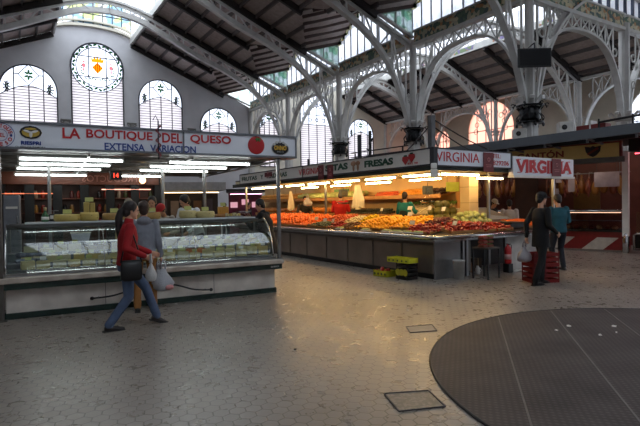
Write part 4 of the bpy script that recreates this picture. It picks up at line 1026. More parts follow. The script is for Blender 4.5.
def tube_lamp(p, length, rz, label, m, group, name='fluorescent_lamp'):
    t = thing(name, label, 'lamp', p, rz, group)
    mb = MB(); mb.tube([(-length/2, 0, 0), (length/2, 0, 0)], .017, 8); mb.build('tube', m, parent=t)
    mb = MB(); mb.box(-length/2-.03, length/2+.03, -.03, .03, .03, .055); mb.build('batten', mat('white batten', (210, 212, 212), .5), parent=t)
    for s in (-1, 1): mb = MB(); mb.box(s*(length/2+.012)-.014, s*(length/2+.012)+.014, -.018, .018, -.02, .05); mb.build('socket', WHITE_CARD, parent=t)
i = 0
for w_, sp in ((.5, ((-4.05, -2.55), (-1.77, -.28))), (1.55, ((-4.1, -2.65), (-1.92, -.4))), (2.72, ((-4.2, -2.72), (-1.94, -.48))), (4.8, ((-4.35, -2.88), (-2.2, -1.05)))):
    for j, (a, b) in enumerate(sp):
        tube_lamp(CW((a+b)/2, w_, 2.4), b-a, CT, 'white fluorescent tube under the cheese stall canopy, %s row, %s of the pair' % (['frontmost', 'second', 'third', 'rearmost'][i], ['left one', 'right one'][j]), TUBE_W, 'white fluorescent tubes of the cheese stall')
    i += 1
# hanging twisted red and white ribbon on a thin rod before the sign
t = thing('hanging_ribbon', 'thin rod wound with a red ribbon hanging in front of the white sign', 'ornament', CW(-2.1, -.33, 2.37), CT)
mb = MB(); mb.tube([(0, 0, 0), (0, 0, .62)], .012, 6); mb.tube([(0, 0, .62), (-.04, 0, .7), (-.08, 0, .62)], .008, 6); mb.build('rod', LEAD, parent=t)
mb = MB(); mb.ribbon([(.032*math.sin(q*.8), .012*math.cos(q*.8), .02*q+.03) for q in range(27)], (1, 0, 0), .03, .008); mb.build('ribbon', mat('faded red ribbon', (150, 80, 84), .7), parent=t)

# ---- cheeses
CH = [mat('pale cheese', (194, 180, 124), .5, 0, .06, 9), mat('yellow cheese', (192, 168, 92), .5, 0, .06, 9), mat('ivory cheese', (196, 186, 146), .5, 0, .05, 9), mat('orange cheese', (206, 112, 44), .5, 0, .06, 9), mat('rind cheese', (176, 140, 80), .6, 0, .12, 9), mat('dark rind', (96, 70, 46), .7, 0, .15)]
def wheel_mesh(r, h, hole=True):
    mb = MB(); mb.lathe([(0, 0), (r*.9, 0), (r, h*.2), (r*1.02, h*.5), (r, h*.8), (r*.93, h), (0, h)], 20)
    return mb
def card_on(parent, x, y, z, w_=.09, h_=.055, m=CARD, tilt=-.2):
    mb = MB(); mb.M = Matrix.Translation((x, y, z)) @ Matrix.Rotation(tilt, 4, 'X'); mb.box(-w_/2, w_/2, -.002, .002, .02, .02+h_); mb.tube([(0, 0, -.03), (0, 0, .03)], .002, 4)
    return mb.build('price_card', m, parent=parent)
SH = 1.402
def shelf_wheel(u, w, r, h, m, label, card=True, stack=None):
    t = thing('round_cheese', label, 'cheese', CW(u, w, SH), CT, 'cheese wheels on the top shelf')
    mb = wheel_mesh(r, h); mb.build('wheel', m, parent=t)
    mb = MB()
    for i in range(9): a = 2*PI*i/9; mb.ell((r*1.01*math.cos(a), r*1.01*math.sin(a), h*(.35+.3*(i % 2))), .006, .006, .006, 6, 4)
    mb.build('holes', CH[5], parent=t)
    if stack:
        for (x, y, bw, bd, bh) in stack: mb = MB(); mb.box(x-bw/2, x+bw/2, y-bd/2, y+bd/2, h, h+bh, .008); mb.build('cut_block', CH[1], parent=t)
    if card: card_on(t, 0, -.02, h+(stack[0][4] if stack else 0)-.01, .13, .07)
    return t
shelf_wheel(-3.4, .66, .2, .115, CH[1], 'cheese wheel at the left end of the top shelf, with a pale card', True)
shelf_wheel(-3.07, .62, .145, .14, CH[1], 'cheese wheel on the top shelf carrying two upright cut blocks', True, [(-.045, 0, .08, .12, .17), (.045, 0, .08, .12, .16)])
shelf_wheel(-2.68, .66, .19, .12, CH[4], 'brown-rinded cheese wheel on the top shelf left of the woman in red', True)
shelf_wheel(-1.42, .68, .155, .14, CH[0], 'cheese wheel on the top shelf directly before the man in the white coat', True)
shelf_wheel(-1.1, .68, .175, .12, CH[0], 'cheese wheel on the top shelf just right of the man in the white coat', True)
shelf_wheel(-2.05, .72, .15, .12, CH[4], 'cheese wheel on the top shelf behind the person in the grey hoodie', True)
t = thing('cheese_block', 'tall orange-yellow cheese block standing near the right end of the top shelf', 'cheese', CW(-.72, .78, SH), CT)
mb = MB(); mb.lathe([(0, 0), (.16, 0), (.16, .06), (0, .06)], 18); mb.build('board', WOOD, parent=t)
mb = MB(); mb.box(-.09, .09, -.07, .07, .06, .2, .01); mb.build('block', mat('amber cheese', (206, 150, 60), .5), parent=t); card_on(t, 0, 0, .19, .1, .07)
t = thing('cheese_tray', 'flat tray of pale cheese pieces on the top shelf beside the red jars', 'tray', CW(-.58, .55, SH), CT)
mb = MB(); mb.box(-.15, .15, -.09, .09, 0, .02, .005); mb.build('tray', STEEL, parent=t)
for i in range(10): mb = MB(); mb.box(-.13+.055*(i % 5)-.02, -.13+.055*(i % 5)+.02, -.06+.08*(i//5), -.01+.08*(i//5), .02, .06+.01*(i % 3), .006); mb.build('cheese_piece', CH[i % 3], parent=t)
t = thing('clear_box', 'clear plastic box of dark red cherries at the right end of the top shelf', 'box', CW(-.36, .66, SH), CT)
mb = MB(); mb.box(-.12, .12, -.08, .08, 0, .1); mb.build('box_shell', CASE_GLASS, parent=t)
mb = MB(); mb.box(-.125, .125, -.085, .085, .1, .108); mb.build('lid', CHROME, parent=t)
for i in range(24): mb = MB(); mb.ell((-.09+.036*(i % 6), -.05+.035*(i//6 % 4), .03+.012*(i % 3)), .02, .02, .02, 8, 6); mb.build('cherry', mat('cherry', (110, 16, 20), .3), parent=t)
t = thing('bottle', 'squat green bottle with white label at the left end of the top shelf', 'bottle', CW(-3.72, .7, SH), CT)
mb = MB(); mb.lathe([(0, 0), (.05, 0), (.058, .03), (.055, .09), (.03, .14), (.02, .17), (.02, .2), (0, .2)], 14); mb.build('glass', mat('green bottle', (44, 96, 54), .15), parent=t)
mb = MB(); mb.lathe([(.0585, .03), (.0585, .08)], 14); mb.build('label_band', WHITE_CARD, parent=t); mb = MB(); mb.lathe([(.022, .18), (.024, .23), (0, .235)], 12); mb.build('cap', mat('cork', (190, 170, 120), .7), parent=t)
t = thing('scale', 'small black and white weighing scale behind the leftmost cheese wheel', 'scale', CW(-3.6, .9, SH), CT)
mb = MB(); mb.box(-.07, .07, -.05, .05, 0, .12, .01); mb.build('housing', BLACK, parent=t); mb = MB(); mb.box(-.05, .05, -.055, -.05, .04, .1); mb.build('display', WHITE_CARD, parent=t); mb = MB(); mb.tube([(0, 0, .12), (0, 0, .17)], .012, 6); mb.box(-.075, .075, -.05, .05, .17, .18); mb.build('pan', STEEL, parent=t)
# grey fridge cabinet far left
t = thing('grey_cabinet', 'tall light grey machine standing behind the counter at the left edge', 'cabinet', CW(-4.25, 1.9, 0), CT)
mb = MB(); mb.box(-.13, .13, -.12, .12, 0, 1.86, .02); mb.build('body', mat('grey enamel', (126, 130, 140), .4), parent=t); mb = MB(); mb.box(-.09, .09, -.13, -.12, 1.62, 1.66); mb.build('display', WHITE_CARD, parent=t)
mb = MB(); mb.box(.07, .09, -.145, -.12, 1.2, 1.5); mb.build('handle', CHROME, parent=t)

# ---- inside the case
rows = [(.17, .70, 'front', 19), (.47, .77, 'middle', 22), (.80, .90, 'back', 18)]
ORD = ['first', 'second', 'third', 'fourth', 'fifth', 'sixth', 'seventh', 'eighth', 'ninth', 'tenth', '11th', '12th', '13th', '14th', '15th', '16th', '17th', '18th', '19th', '20th', '21st', '22nd', '23rd', '24th', '25th', '26th', '27th', '28th', '29th', '30th']
rr_ = random.Random(5)
for w_, z_, rn, n_ in rows:
    for i in range(n_):
        u = -.16-(4.0/n_)*i-rr_.uniform(0, .02); kind = rr_.choice(['wedge', 'block', 'half', 'wheel', 'wedge', 'half']); wd_ = 4.0/n_*.88
        mi = rr_.choice([0, 0, 1, 2, 2, 0]); 
        if rn == 'middle' and i in (6, 7): mi = 3
        nm = {'wedge': 'cheese_wedge', 'block': 'cheese_block', 'half': 'half_round_cheese', 'wheel': 'small_round_cheese'}[kind]
        cn = ['pale', 'yellow', 'ivory', 'orange'][mi]
        t = thing(nm, '%s %s in the glass case, %s from the right in the %s row' % (cn, nm.replace('_', ' '), ORD[i], rn), 'cheese', CW(u, w_, z_+.001), CT+rr_.uniform(-.15, .15), 'cheeses in the glass case')
        h = rr_.uniform(.10, .16) if rn == 'front' else rr_.uniform(.06, .13); mb = MB(); r = wd_/2
        if kind == 'wedge': mb.poly([(-r, -.08, 0), (r, -.08, 0), (0, .1, 0), (-r, -.08, h), (r, -.08, h), (0, .1, h)], [(2, 1, 0), (3, 4, 5), (0, 1, 4, 3), (1, 2, 5, 4), (2, 0, 3, 5)])
        elif kind == 'block': mb.box(-r, r, -.08, .08, 0, h, .01)
        elif kind == 'half':
            pr = [(r*math.cos(a), .09*math.sin(a)) for a in [PI*q/8 for q in range(9)]]; k = len(pr)
            mb.poly([(x, y-.05, 0) for x, y in pr]+[(x, y-.05, h) for x, y in pr], [tuple(range(k-1, -1, -1)), tuple(range(k, 2*k))]+[(q, (q+1) % k, k+(q+1) % k, k+q) for q in range(k)])
        else: mb.lathe([(0, 0), (r*.95, 0), (r, h*.5), (r*.95, h), (0, h)], 16)
        mb.build('body', CH[mi], parent=t)
        if kind in ('half', 'wheel'):
            mb = MB(); mb.lathe([(r*1.0, .0), (r*1.03, .008), (r*1.0, .02)], 16); mb.build('rind', CH[5] if rr_.random() < .4 else CH[4], parent=t) if kind == 'wheel' else None
        if rr_.random() < .75: card_on(t, 0, -.04, h-.005, .085, .05, CARD if rr_.random() < .9 else WHITE_CARD)
for j, (u, lab) in enumerate([(-3.0, 'left'), (-2.75, 'middle'), (-1.7, 'right')]):
    t = tag(MB().box(-.14, .14, -.1, .1, 0, .008).build('paper_sheet', WHITE_CARD, loc=CW(u, .62, 1.045+.002*j), rotz=CT+.1), 'stack of white wrapping paper lying in the glass case, %s one' % lab, 'paper', 'white papers in the case')
t = thing('plastic_tub', 'white rectangular plastic tub inside the glass case left of the woman in red', 'tub', CW(-3.2, .88, 1.0), CT)
mb = MB(); mb.poly([(-.12, -.08, 0), (.12, -.08, 0), (.12, .08, 0), (-.12, .08, 0), (-.15, -.1, .15), (.15, -.1, .15), (.15, .1, .15), (-.15, .1, .15)], [(3, 2, 1, 0), (0, 1, 5, 4), (1, 2, 6, 5), (2, 3, 7, 6), (3, 0, 4, 7), (4, 5, 6, 7)]); mb.build('tub', mat('lilac plastic', (190, 194, 214), .35), parent=t)
mb = MB(); mb.box(-.16, .16, -.11, .11, .15, .16); mb.build('rim', WHITE_CARD, parent=t)
# glass inner shelf holding papers and tub
mb = MB(); mb.box(cu(-4.2), cu(-.1), .52, .96, 1.0+.025, 1.0+.037); o = shiftw(cpart(mb, 'inner_shelf', CASE_GLASS))
for c in [x for x in bpy.data.objects if x.name.startswith('plastic_tub')]: c.location.z = 1.04
# wrapped packs at the left of the case
for j in range(6):
    t = thing('wrapped_pack', 'clear-wrapped bluish pack of meat in the left end of the case, %s of a pile' % ORD[j], 'food pack', CW(-4.05+.13*(j % 3), .3+.16*(j//3), .79+.08*(j//3)), CT+.2*j, 'wrapped packs at the left of the case')
    mb = MB(); mb.box(-.08, .08, -.06, .06, 0, .06, .02); mb.build('wrap', mat('cling film', (128, 134, 150), .12, 0, .2), parent=t)

# digital counter with a red number
t = thing('queue_display', 'small black queue display showing a red 14 under the canopy', 'number display', CW(-2.5, 1.95, 2.16), CT)
mb = MB(); mb.box(-.11, .11, 0, .07, 0, .17, .008); mb.build('case', BLACK, parent=t)
mb = MB(); mb.mesh_in(text_mesh('14', .09, .09, .004, .01), face_front(0, -.004, .085)); mb.build('digits', emis('red digits', (1., .06, .03), 3.), parent=t)
mb = MB()
for s in (-1, 1): mb.tube([(s*.07, .035, .17), (s*.07, .035, .26)], .004, 5)
mb.build('hanger', STEEL, parent=t)

# back wall of shelves and panels
bw = thing('back_shelving', 'dark brown shelving wall with dark posts and warm shelves behind the cheese stall', 'shelving', CW(-3.2, 5.3, 0), CT)
BR = mat('brown panel', (92, 54, 38), .5, 0, .2, 3); BRO = mat('orange brown panel', (128, 66, 40), .45, 0, .2, 3)
mb = MB(); mb.box(-3.4, 2.1, .3, .36, 0, 2.75); mb.build('back_panel', BR, parent=bw)
for i in range(10): x = -3.3+.6*i; mb = MB(); mb.box(x-.1, x+.1, -.03, .3, 0, 2.75); mb.build('dark_upright', BLACK, parent=bw)
for z in (1.15, 1.5, 1.85): mb = MB(); mb.box(-3.4, 2.1, 0, .3, z-.012, z+.012); mb.build('shelf', BRO, parent=bw)
mb = MB(); mb.box(-3.4, 2.1, -.08, -.03, 2.2, 2.6); mb.build('header_board', BRO, parent=bw)
text_obj('PRODUCTOS', face_front(.9, -.09, 2.35) @ Matrix.Scale(-1, 4, (1, 0, 0)), 1.3, .16, mat('mirrored lettering', (200, 130, 110), .6), bw)  # reflection of a sign, modelled as mirrored letters on the board
mb = MB(); mb.tube([(-2.8, -.02, 1.98), (-.4, -.02, 1.98)], .012, 6); mb.build('shelf_light', emis('dim red light', (1., .25, .12), 1.5), parent=bw)
mb = MB(); mb.tube([(.7, -.02, 2.08), (1.9, -.02, 2.08)], .012, 6); mb.build('shelf_light', emis('salmon light', (1., .42, .3), 3.), parent=bw)
JC = [mat('jar %d' % i, c, .25, 0, .1) for i, c in enumerate([(140, 40, 24), (60, 70, 34), (160, 110, 50), (40, 34, 36), (150, 140, 120), (96, 30, 30)])]
JB = []
for i in range(6):
    mb = MB(); mb.lathe([(0, 0), (.045, 0), (.05, .02), (.05, .13), (.035, .16), (.035, .19), (0, .19)], 10); JB.append(mb.mesh('jar')); JB[-1].materials.append(JC[i])
for si, z in enumerate((1.162, 1.512, 1.862)):
    for i in range(34):
        if rr_.random() < .12: continue
        o = bpy.data.objects.new('jar', JB[rr_.randrange(6)]); COL.objects.link(o); o.location = CW(-3.2-3.3+.158*i, 5.3+.12, z); o.rotation_euler.z = CT
        tag(o, 'small jar on the %s shelf of the dark brown shelving wall' % ['lowest', 'middle', 'highest'][si], 'jar', 'jars on the %s brown shelf' % ['lowest', 'middle', 'highest'][si])
t = thing('wall_lamp', 'small glowing amber lamp by the steel post behind the cheese stall', 'lamp', CW(-1.82, 3.2, 2.22), CT)
mb = MB(); mb.ell((0, 0, 0), .07, .05, .08); mb.build('bulb', emis('amber bulb', (1., .6, .25), 6.), parent=t); mb = MB(); mb.tube([(0, 0, .07), (0, 0, .24)], .01, 6); mb.build('stem', LEAD, parent=t)

# ---- people round the cheese stall
t = thing('duckboard', 'raised wooden duckboard behind the cheese counter on which the vendors stand', 'floor board', CW(-2.0, 1.6, 0), CT)
for i in range(16): mb = MB(); mb.box(-2.1+.27*i, -2.1+.27*i+.22, -.42, .45, .08, .12); mb.build('board', WOOD, parent=t)
for y in (-.35, .35): mb = MB(); mb.box(-2.1, 2.15, y-.04, y+.04, 0, .08); mb.build('bearer', WOOD, parent=t)
def yawof(dx, dy): return math.degrees(math.atan2(dx, dy))
# woman in red walking to the right
WY = 62
wl = Vector((-2.60, 6.68, 0))
r_, arms = person('woman with dark ponytail in red jacket and blue jeans, walking past the cheese counter', wl, WY, 1.70, (156, 14, 22), (78, 94, 122), (34, 28, 28), (30, 20, 18), 'pony',
    hands=[(-.2, .34, .98), (.24, .20, .97)], feet=[(-.08, .39, .11, 20), (.08, -.24, .085, 0)], lean=4, head=(0, 6), hem=-.02, collar=True, vox=.009, pelvis=(0, 0, -.05), girth=1.0)
def from_root(root, v): return root.matrix_basis @ Vector(v)
bpy.context.view_layer.update()
def wl_pt(v, loc, yaw_): a = math.radians(-yaw_); return Vector(loc)+Vector((v[0]*math.cos(a)-v[1]*math.sin(a), v[0]*math.sin(a)+v[1]*math.cos(a), v[2]))
plastic_bag('white plastic carrier bag held by the woman in red at her front', wl_pt((.27, .27, 1.0), wl, WY), .22, .36, (206, 206, 206), math.radians(-WY))
t = thing('shoulder_bag', 'black shoulder bag at the hip of the woman in red', 'handbag', wl_pt((.24, .03, .80), wl, WY), math.radians(-WY))
mb = MB(); loft(mb, [(Vector((0, 0, -.14)), Vector((.03, 0, 0)), Vector((0, .1, 0))), (Vector((0, 0, -.11)), Vector((.05, 0, 0)), Vector((0, .135, 0))), (Vector((0, 0, .05)), Vector((.045, 0, 0)), Vector((0, .135, 0))), (Vector((0, 0, .13)), Vector((.02, 0, 0)), Vector((0, .12, 0)))]); mb.build('bag_body', BLACK, parent=t)
mb = MB(); mb.tube([(0, .13, .1), (-.02, .08, .3), (-.08, .0, .6)], .01, 6); mb.tube([(0, -.13, .1), (-.02, -.08, .3), (-.08, .0, .6)], .01, 6); mb.build('strap', BLACK, parent=t)
# person in a grey hoodie facing the counter
gl = Vector((-2.72, 7.72, 0)); GY = -20
person('person in grey hooded sweatshirt and ochre trousers, back to us at the cheese counter', gl, GY, 1.66, (128, 132, 142), (150, 100, 48), (24, 22, 22), (60, 42, 34), 'short',
    hands=[(-.2, .25, .95), (.24, .02, .84)], feet=[(-.12, 0, .085), (.12, .05, .085)], hood=True, hem=.03, vox=.011)
plastic_bag('larger white plastic bag with a pink parcel hanging from the hand of the grey-hooded person', wl_pt((.27, .0, .80), gl, GY), .3, .50, (198, 200, 206), math.radians(-GY), lump=(.08, -.06))
plastic_bag('thin white bag hanging beside the larger bag of the grey-hooded person', wl_pt((.2, .02, .80), gl, GY), .2, .42, (190, 190, 196), math.radians(-GY))
# vendor in white coat
person('man in a white coat leaning over the cheeses behind the counter', CW(-1.12, 1.55, .12), 62+140, 1.76, (214, 218, 226), (60, 60, 70), hair=(22, 18, 18), lean=26, head=(-20, 22), hands=[(-.2, .42, 1.0), (.25, .4, 1.02)], girth=1.08, pelvis=(0, -.1, 0), vox=.014)
person('dark-haired vendor in pale blue seen between the grey hood and the white coat', CW(-1.88, 1.62, .14), 62+110, 1.64, (150, 164, 186), (50, 50, 60), hair=(26, 20, 18), head=(0, 15), vox=.014, hands=[(-.2, .3, 1.05), (.22, .3, 1.05)])
person('shorter vendor in a red cap bending forward behind the counter', CW(-1.66, 1.3, .12), 62+130, 1.56, (176, 170, 160), (50, 50, 60), hair=(40, 26, 20), cap=(176, 26, 34), lean=14, head=(-15, 35), vox=.014, hands=[(-.2, .3, 1.0), (.22, .3, 1.0)])
person('light-haired customer half hidden behind the ponytail of the woman in red', CW(-2.3, 1.8, .12), 62+100, 1.62, (196, 176, 130), (60, 60, 60), hair=(150, 138, 120), hair_style='bob', vox=.014)
# customer in black at the right end
person('man in a black coat behind the right end of the cheese counter', CW(.40, 1.32), -80, 1.76, (20, 21, 26), (18, 18, 22), hair=(20, 15, 14), head=(10, 16), hands=[(-.2, .42, 1.30), (.2, .42, 1.34)], hem=.28, girth=1.25, vox=.012, lean=8, pelvis=(0, 0, -.05), collar=True)

# ================================================================== FRUIT STALL
FO = Vector((2.38, 10.42, 0)); FT = math.radians(32.5)
def FW(u, v, z=0.): return FO+Vector((u*math.cos(FT)-v*math.sin(FT), u*math.sin(FT)+v*math.cos(FT), z))
LEFT_ROT = FT-PI/2       # local x runs along the left face towards the corner, local -y looks out
rf = random.Random(21)
# counter, left face and right face as one L-shaped thing
fc = thing('market_counter', 'long L-shaped dull steel fruit counter with panelled left face', 'counter', FW(0, 0), FT)
mb = MB(); mb.box(.04, 1.15, .04, 10.2, .1, .8); mb.build('carcass', DULL_STEEL, parent=fc)
js = [.02, 1.01, 2.06, 3.11, 4.12, 5.18, 6.2, 7.25, 8.3, 9.3, 10.2]
for a, b in zip(js, js[1:]):
    mb = MB(); mb.box(.0, .04, a+.03, b-.03, .12, .72, .008); mb.build('steel_panel', mat('panel steel', (142, 130, 120), .34, .6, .12, 2), parent=fc)
mb = MB(); mb.box(.05, 1.1, .06, 10.2, 0, .1); mb.box(1.1, 1.15, .06, 1.1, 0, .1); mb.build('toe_kick', BLACK, parent=fc)
mb = MB(); mb.box(-.16, 1.15, -.16, 10.2, .8, .84); mb.box(1.15, 4.3, -.16, 1.1, .8, .84); mb.build('worktop', STEEL, parent=fc)
mb = MB(); mb.tube([(-.14, 10.2, .89), (-.14, .0, .89), (-.1, -.1, .89), (0, -.14, .89), (4.3, -.14, .89)], .045, 8); mb.box(-.15, -.11, -.1, 10.2, .80, .89); mb.box(-.1, 4.3, -.15, -.11, .80, .89); mb.build('rounded_edge', CHROME, parent=fc)
mb = MB()
for i in range(90): y = .1+i*.11; mb.box(-.158, -.15, y, y+.06, .815, .85)
for i in range(38): x = .1+i*.11; mb.box(x, x+.06, -.158, -.15, .815, .85)
mb.build('slot_row', BLACK, parent=fc)
mb = MB(); mb.box(.0, .78, .0, .04, .0, .78, .01); mb.build('end_panel', STEEL, parent=fc)
mb = MB(); mb.box(2.35, 3.5, .0, .06, .0, .8, .01); mb.build('white_panel', mat('white enamel', (196, 192, 186), .4), parent=fc)
for u in (.86, .98, 2.3, 3.55): mb = MB(); mb.box(u-.03, u+.03, -.02, .05, 0, .8); mb.build('leg', STEEL, parent=fc)
mb = MB(); mb.box(1.15, 4.2, 1.0, 1.05, .0, .8); mb.build('rear_panel', BLACK, parent=fc)
# sloped display boards
SL = lambda q: .93+.2*q
mb = MB(); mb.poly([(-.1, -.05, .845), (1.3, -.05, .845), (1.3, 10.2, .845), (-.1, 10.2, .845), (-.1, -.05, SL(-.1)), (1.3, 1.3, SL(1.3)), (1.3, 10.2, SL(1.3)), (-.1, 10.2, SL(-.1))], [(3, 2, 1, 0), (4, 5, 6, 7), (0, 1, 5, 4), (1, 2, 6, 5), (2, 3, 7, 6), (3, 0, 4, 7)])
mb.poly([(-.05, -.1, .845), (4.3, -.1, .845), (4.3, 1.1, .845), (1.1, 1.1, .845), (-.05, -.1, SL(-.1)), (4.3, -.1, SL(-.1)), (4.3, 1.1, SL(1.1)), (1.1, 1.1, SL(1.1))], [(3, 2, 1, 0), (4, 5, 6, 7), (0, 1, 5, 4), (1, 2, 6, 5), (2, 3, 7, 6), (3, 0, 4, 7)])
mb.build('sloped_board', mat('dark board', (70, 52, 36), .6), parent=fc)

def fruit_mesh(kind, r, m, squash=(1, 1, 1), lumps=0., n=10, mm=7):
    mb = MB(); mb.ell((0, 0, 0), r*squash[0], r*squash[1], r*squash[2], n, mm)
    if lumps:
        q = random.Random(kind)
        for v in mb.bm.verts: v.co *= 1+q.uniform(-lumps, lumps)
    me = mb.mesh(kind); me.materials.append(m)
    return me
def cap300(n): return n
TOTAL = {}
def pile(kind, me, label, group, cat, rect, d, axis, heap=.04, layers=2, jit=.7, cnt=300, rot=True, lift=.0):
    """rows of single fruits on the sloped board. rect = (u0,u1,v0,v1); axis 'u' slope rises with u (left face) or 'v'"""
    u0, u1, v0, v1 = rect; pos = []
    for L_ in range(layers):
        j = 0; v = v0+d/2+(d/2*L_)
        while v < v1-d*.3:
            u = u0+d/2+(d/2 if (j+L_) % 2 else 0)
            while u < u1-d*.3:
                fu = (u-u0)/(u1-u0); fv = (v-v0)/(v1-v0); hp_ = heap*math.sin(PI*fu)*math.sin(PI*fv)
                if L_ == 0 or rf.random() < .62*math.sin(PI*min(max(fu, .03), .97))*1.2:
                    q = u if axis == 'u' else v
                    pos.append((u+rf.uniform(-jit, jit)*d*.4, v+rf.uniform(-jit, jit)*d*.4, SL(q)+d*.46+hp_+rf.uniform(0, .25)*d+L_*d*.7+lift))
                u += d
            v += d*.87; j += 1
    pos.sort(key=lambda p: (FW(*p)-CAM).length)
    for p in pos[:cnt]:
        o = bpy.data.objects.new(kind, me); COL.objects.link(o); o.location = FW(*p)
        if rot: o.rotation_euler = (rf.uniform(-.6, .6), rf.uniform(-.6, .6), rf.uniform(0, 6.28))
        s_ = rf.uniform(.86, 1.02); o.scale = (s_, s_, s_); tag(o, label, cat, group)
    rest = pos[cnt:]
    if rest:
        mb = MB()
        for p in rest: mb.mesh_in(me, Matrix.Translation(FW(*p)-FW(*rest[0])))
        o = mb.build(kind+'_heap', me.materials[0], loc=FW(*rest[0])); tag(o, label.replace('single ', 'the farther part of the heap of ')[:90], cat, None, 'stuff')
    return pos
OR = mat('orange peel', (236, 112, 22), .45, 0, .06, 20, .2); YE = mat('lemon peel', (244, 178, 32), .45, 0, .06, 20, .2); RE = mat('red skin', (170, 26, 20), .3, 0, .1, 8)
DR = mat('dark red skin', (92, 20, 24), .3, 0, .15, 8); WH = mat('cream flesh', (226, 214, 176), .6, 0, .08, 10); GR_ = mat('leaf green', (96, 128, 52), .6, 0, .2, 10); LG = mat('pale green', (190, 200, 130), .6, 0, .15, 10)
BRN = mat('brown skin', (110, 70, 40), .6, 0, .15, 12); RO = mat('rosy skin', (214, 90, 44), .4, 0, .12, 6)
DG = mat('dark green skin', (48, 66, 34), .5, 0, .2, 10)
def tray(u0, u1, v0, v1, axis, label, m=WOOD):
    t = thing('display_crate', label, 'crate', FW((u0+u1)/2, (v0+v1)/2, SL((u0+u1)/2 if axis == 'u' else (v0+v1)/2)+.004), FT, 'display crates on the fruit counter')
    sl = math.atan(.2); R = Matrix.Rotation(-sl, 4, 'Y') if axis == 'u' else Matrix.Rotation(sl, 4, 'X'); a, b = (u1-u0)/2-.01, (v1-v0)/2-.01; k = 1/math.cos(sl)
    if axis == 'u': a *= k
    else: b *= k
    for nm, bx in (('base', (-a, a, -b, b, 0, .008)), ('side_board', (-a, a, -b, -b+.012, 0, .06)), ('side_board', (-a, a, b-.012, b, 0, .06)), ('side_board', (-a, -a+.012, -b, b, 0, .06)), ('side_board', (a-.012, a, -b, b, 0, .06))):
        mb = MB(); mb.M = R; mb.box(*bx); mb.build(nm, m, parent=t)
me_or = fruit_mesh('orange', .05, OR, (1, 1, .95)); me_ma = fruit_mesh('mandarin', .042, YE, (1, 1, .85)); me_le = fruit_mesh('lemon', .04, YE, (1.25, .9, .9)); me_to = fruit_mesh('tomato', .04, RE, (1, 1, .82))
me_st = fruit_mesh('red_pepper', .045, mat('pepper skin', (158, 30, 20), .2, 0, .1, 6), (1.4, .8, .75), .12); me_da = fruit_mesh('plum', .034, DR); me_mu = fruit_mesh('mushroom', .036, WH, (1, 1, .7), .1); me_ki = fruit_mesh('kiwi', .034, BRN, (1.2, .95, .9)); me_ca = fruit_mesh('cauliflower', .075, LG, (1, 1, .8), .14, 12, 9)
me_ap = fruit_mesh('apple', .042, RO, (1, 1, .88)); me_gp = fruit_mesh('green_pepper', .042, DG, (1.4, .8, .8), .12); me_le2 = fruit_mesh('yellow_pepper', .045, mat('yellow pepper skin', (232, 196, 40), .25), (1.3, .85, .85), .1)
me_tb = fruit_mesh('small_tomato', .03, mat('bright tomato', (170, 50, 30), .25, 0, .08), (1, 1, .9)); me_ch = fruit_mesh('chestnut', .028, BRN, (1, 1, .8))
Z = []
def zone(kind, me, rect, d, axis, label, group, cat=None, **kw):
    tray(*rect, axis, 'wooden display crate on the fruit counter filled with %s' % group.split(' heaped')[0].split(' in the')[0]); pile(kind, me, label, group, cat or kind.replace('_', ' '), rect, d, axis, **kw)
zone('orange', me_or, (.02, 1.22, 5.25, 9.3), .098, 'u', 'single bright orange among the big heap at the left of the fruit counter', 'oranges heaped at the left end of the counter', 'orange', cnt=290)
zone('apple', me_ap, (.55, 1.22, 4.15, 5.2), .085, 'u', 'rosy orange apple behind the dark green peppers', 'rosy apples in the back crate', 'apple')
zone('green_pepper', me_gp, (.02, .52, 4.15, 5.2), .09, 'u', 'dark green pepper in the front crate beside the oranges', 'dark green peppers in the front crate', 'pepper', layers=1)
zone('mushroom', me_mu, (.5, 1.22, 3.55, 4.1), .072, 'u', 'cream mushroom in the crate under the red jacket', 'cream mushrooms in the middle crate', 'mushroom')
zone('tomato', me_to, (.02, .46, 3.6, 4.1), .078, 'u', 'round red tomato in the small front crate', 'red tomatoes in the small front crate', 'tomato')
zone('yellow_pepper', me_le2, (.6, 1.22, 3.1, 3.5), .09, 'u', 'yellow pepper in the crate under the hanging white cloth', 'yellow peppers in the back crate', 'pepper')
zone('chestnut', me_ch, (.02, .55, 3.05, 3.55), .056, 'u', 'brown chestnut in the front crate under the yellow peppers', 'chestnuts in the front crate', 'chestnut', cnt=150)
zone('mandarin', me_ma, (.1, 1.22, 1.75, 3.0), .082, 'u', 'yellow-orange mandarin in the broad heap before the teal-shirted seller', 'mandarins heaped in the middle of the counter', 'mandarin', heap=.07, cnt=290)
zone('lemon', me_le, (.28, 1.22, 1.0, 1.7), .082, 'u', 'golden lemon in the crate right of the mandarins', 'lemons in the crate right of the mandarins', 'lemon', heap=.05)
zone('plum', me_da, (.5, 1.22, .52, .96), .066, 'u', 'dark red plum behind the corner of the counter', 'dark plums at the counter corner', 'plum')
zone('tomato', me_to, (-.02, .48, .15, .95), .078, 'u', 'red tomato at the very corner of the fruit counter', 'red tomatoes at the counter corner', 'tomato')
zone('red_pepper', me_st, (.5, 2.0, .0, .5), .088, 'v', 'shiny red pepper in the long heap on the right face of the counter', 'red peppers heaped on the right face', 'pepper', heap=.05, cnt=290)
zone('plum', me_da, (1.0, 1.6, .52, 1.08), .066, 'v', 'dark plum behind the red peppers', 'dark plums behind the red peppers', 'plum')
zone('cauliflower', me_ca, (1.62, 2.6, .55, 1.08), .15, 'v', 'pale green cauliflower head in front of the steel lid', 'pale cauliflowers behind the red peppers', 'cauliflower', layers=2)
zone('small_tomato', me_tb, (2.02, 2.62, .0, .5), .06, 'v', 'small bright tomato at the right end of the heap', 'small bright tomatoes on the right face', 'tomato', cnt=200)
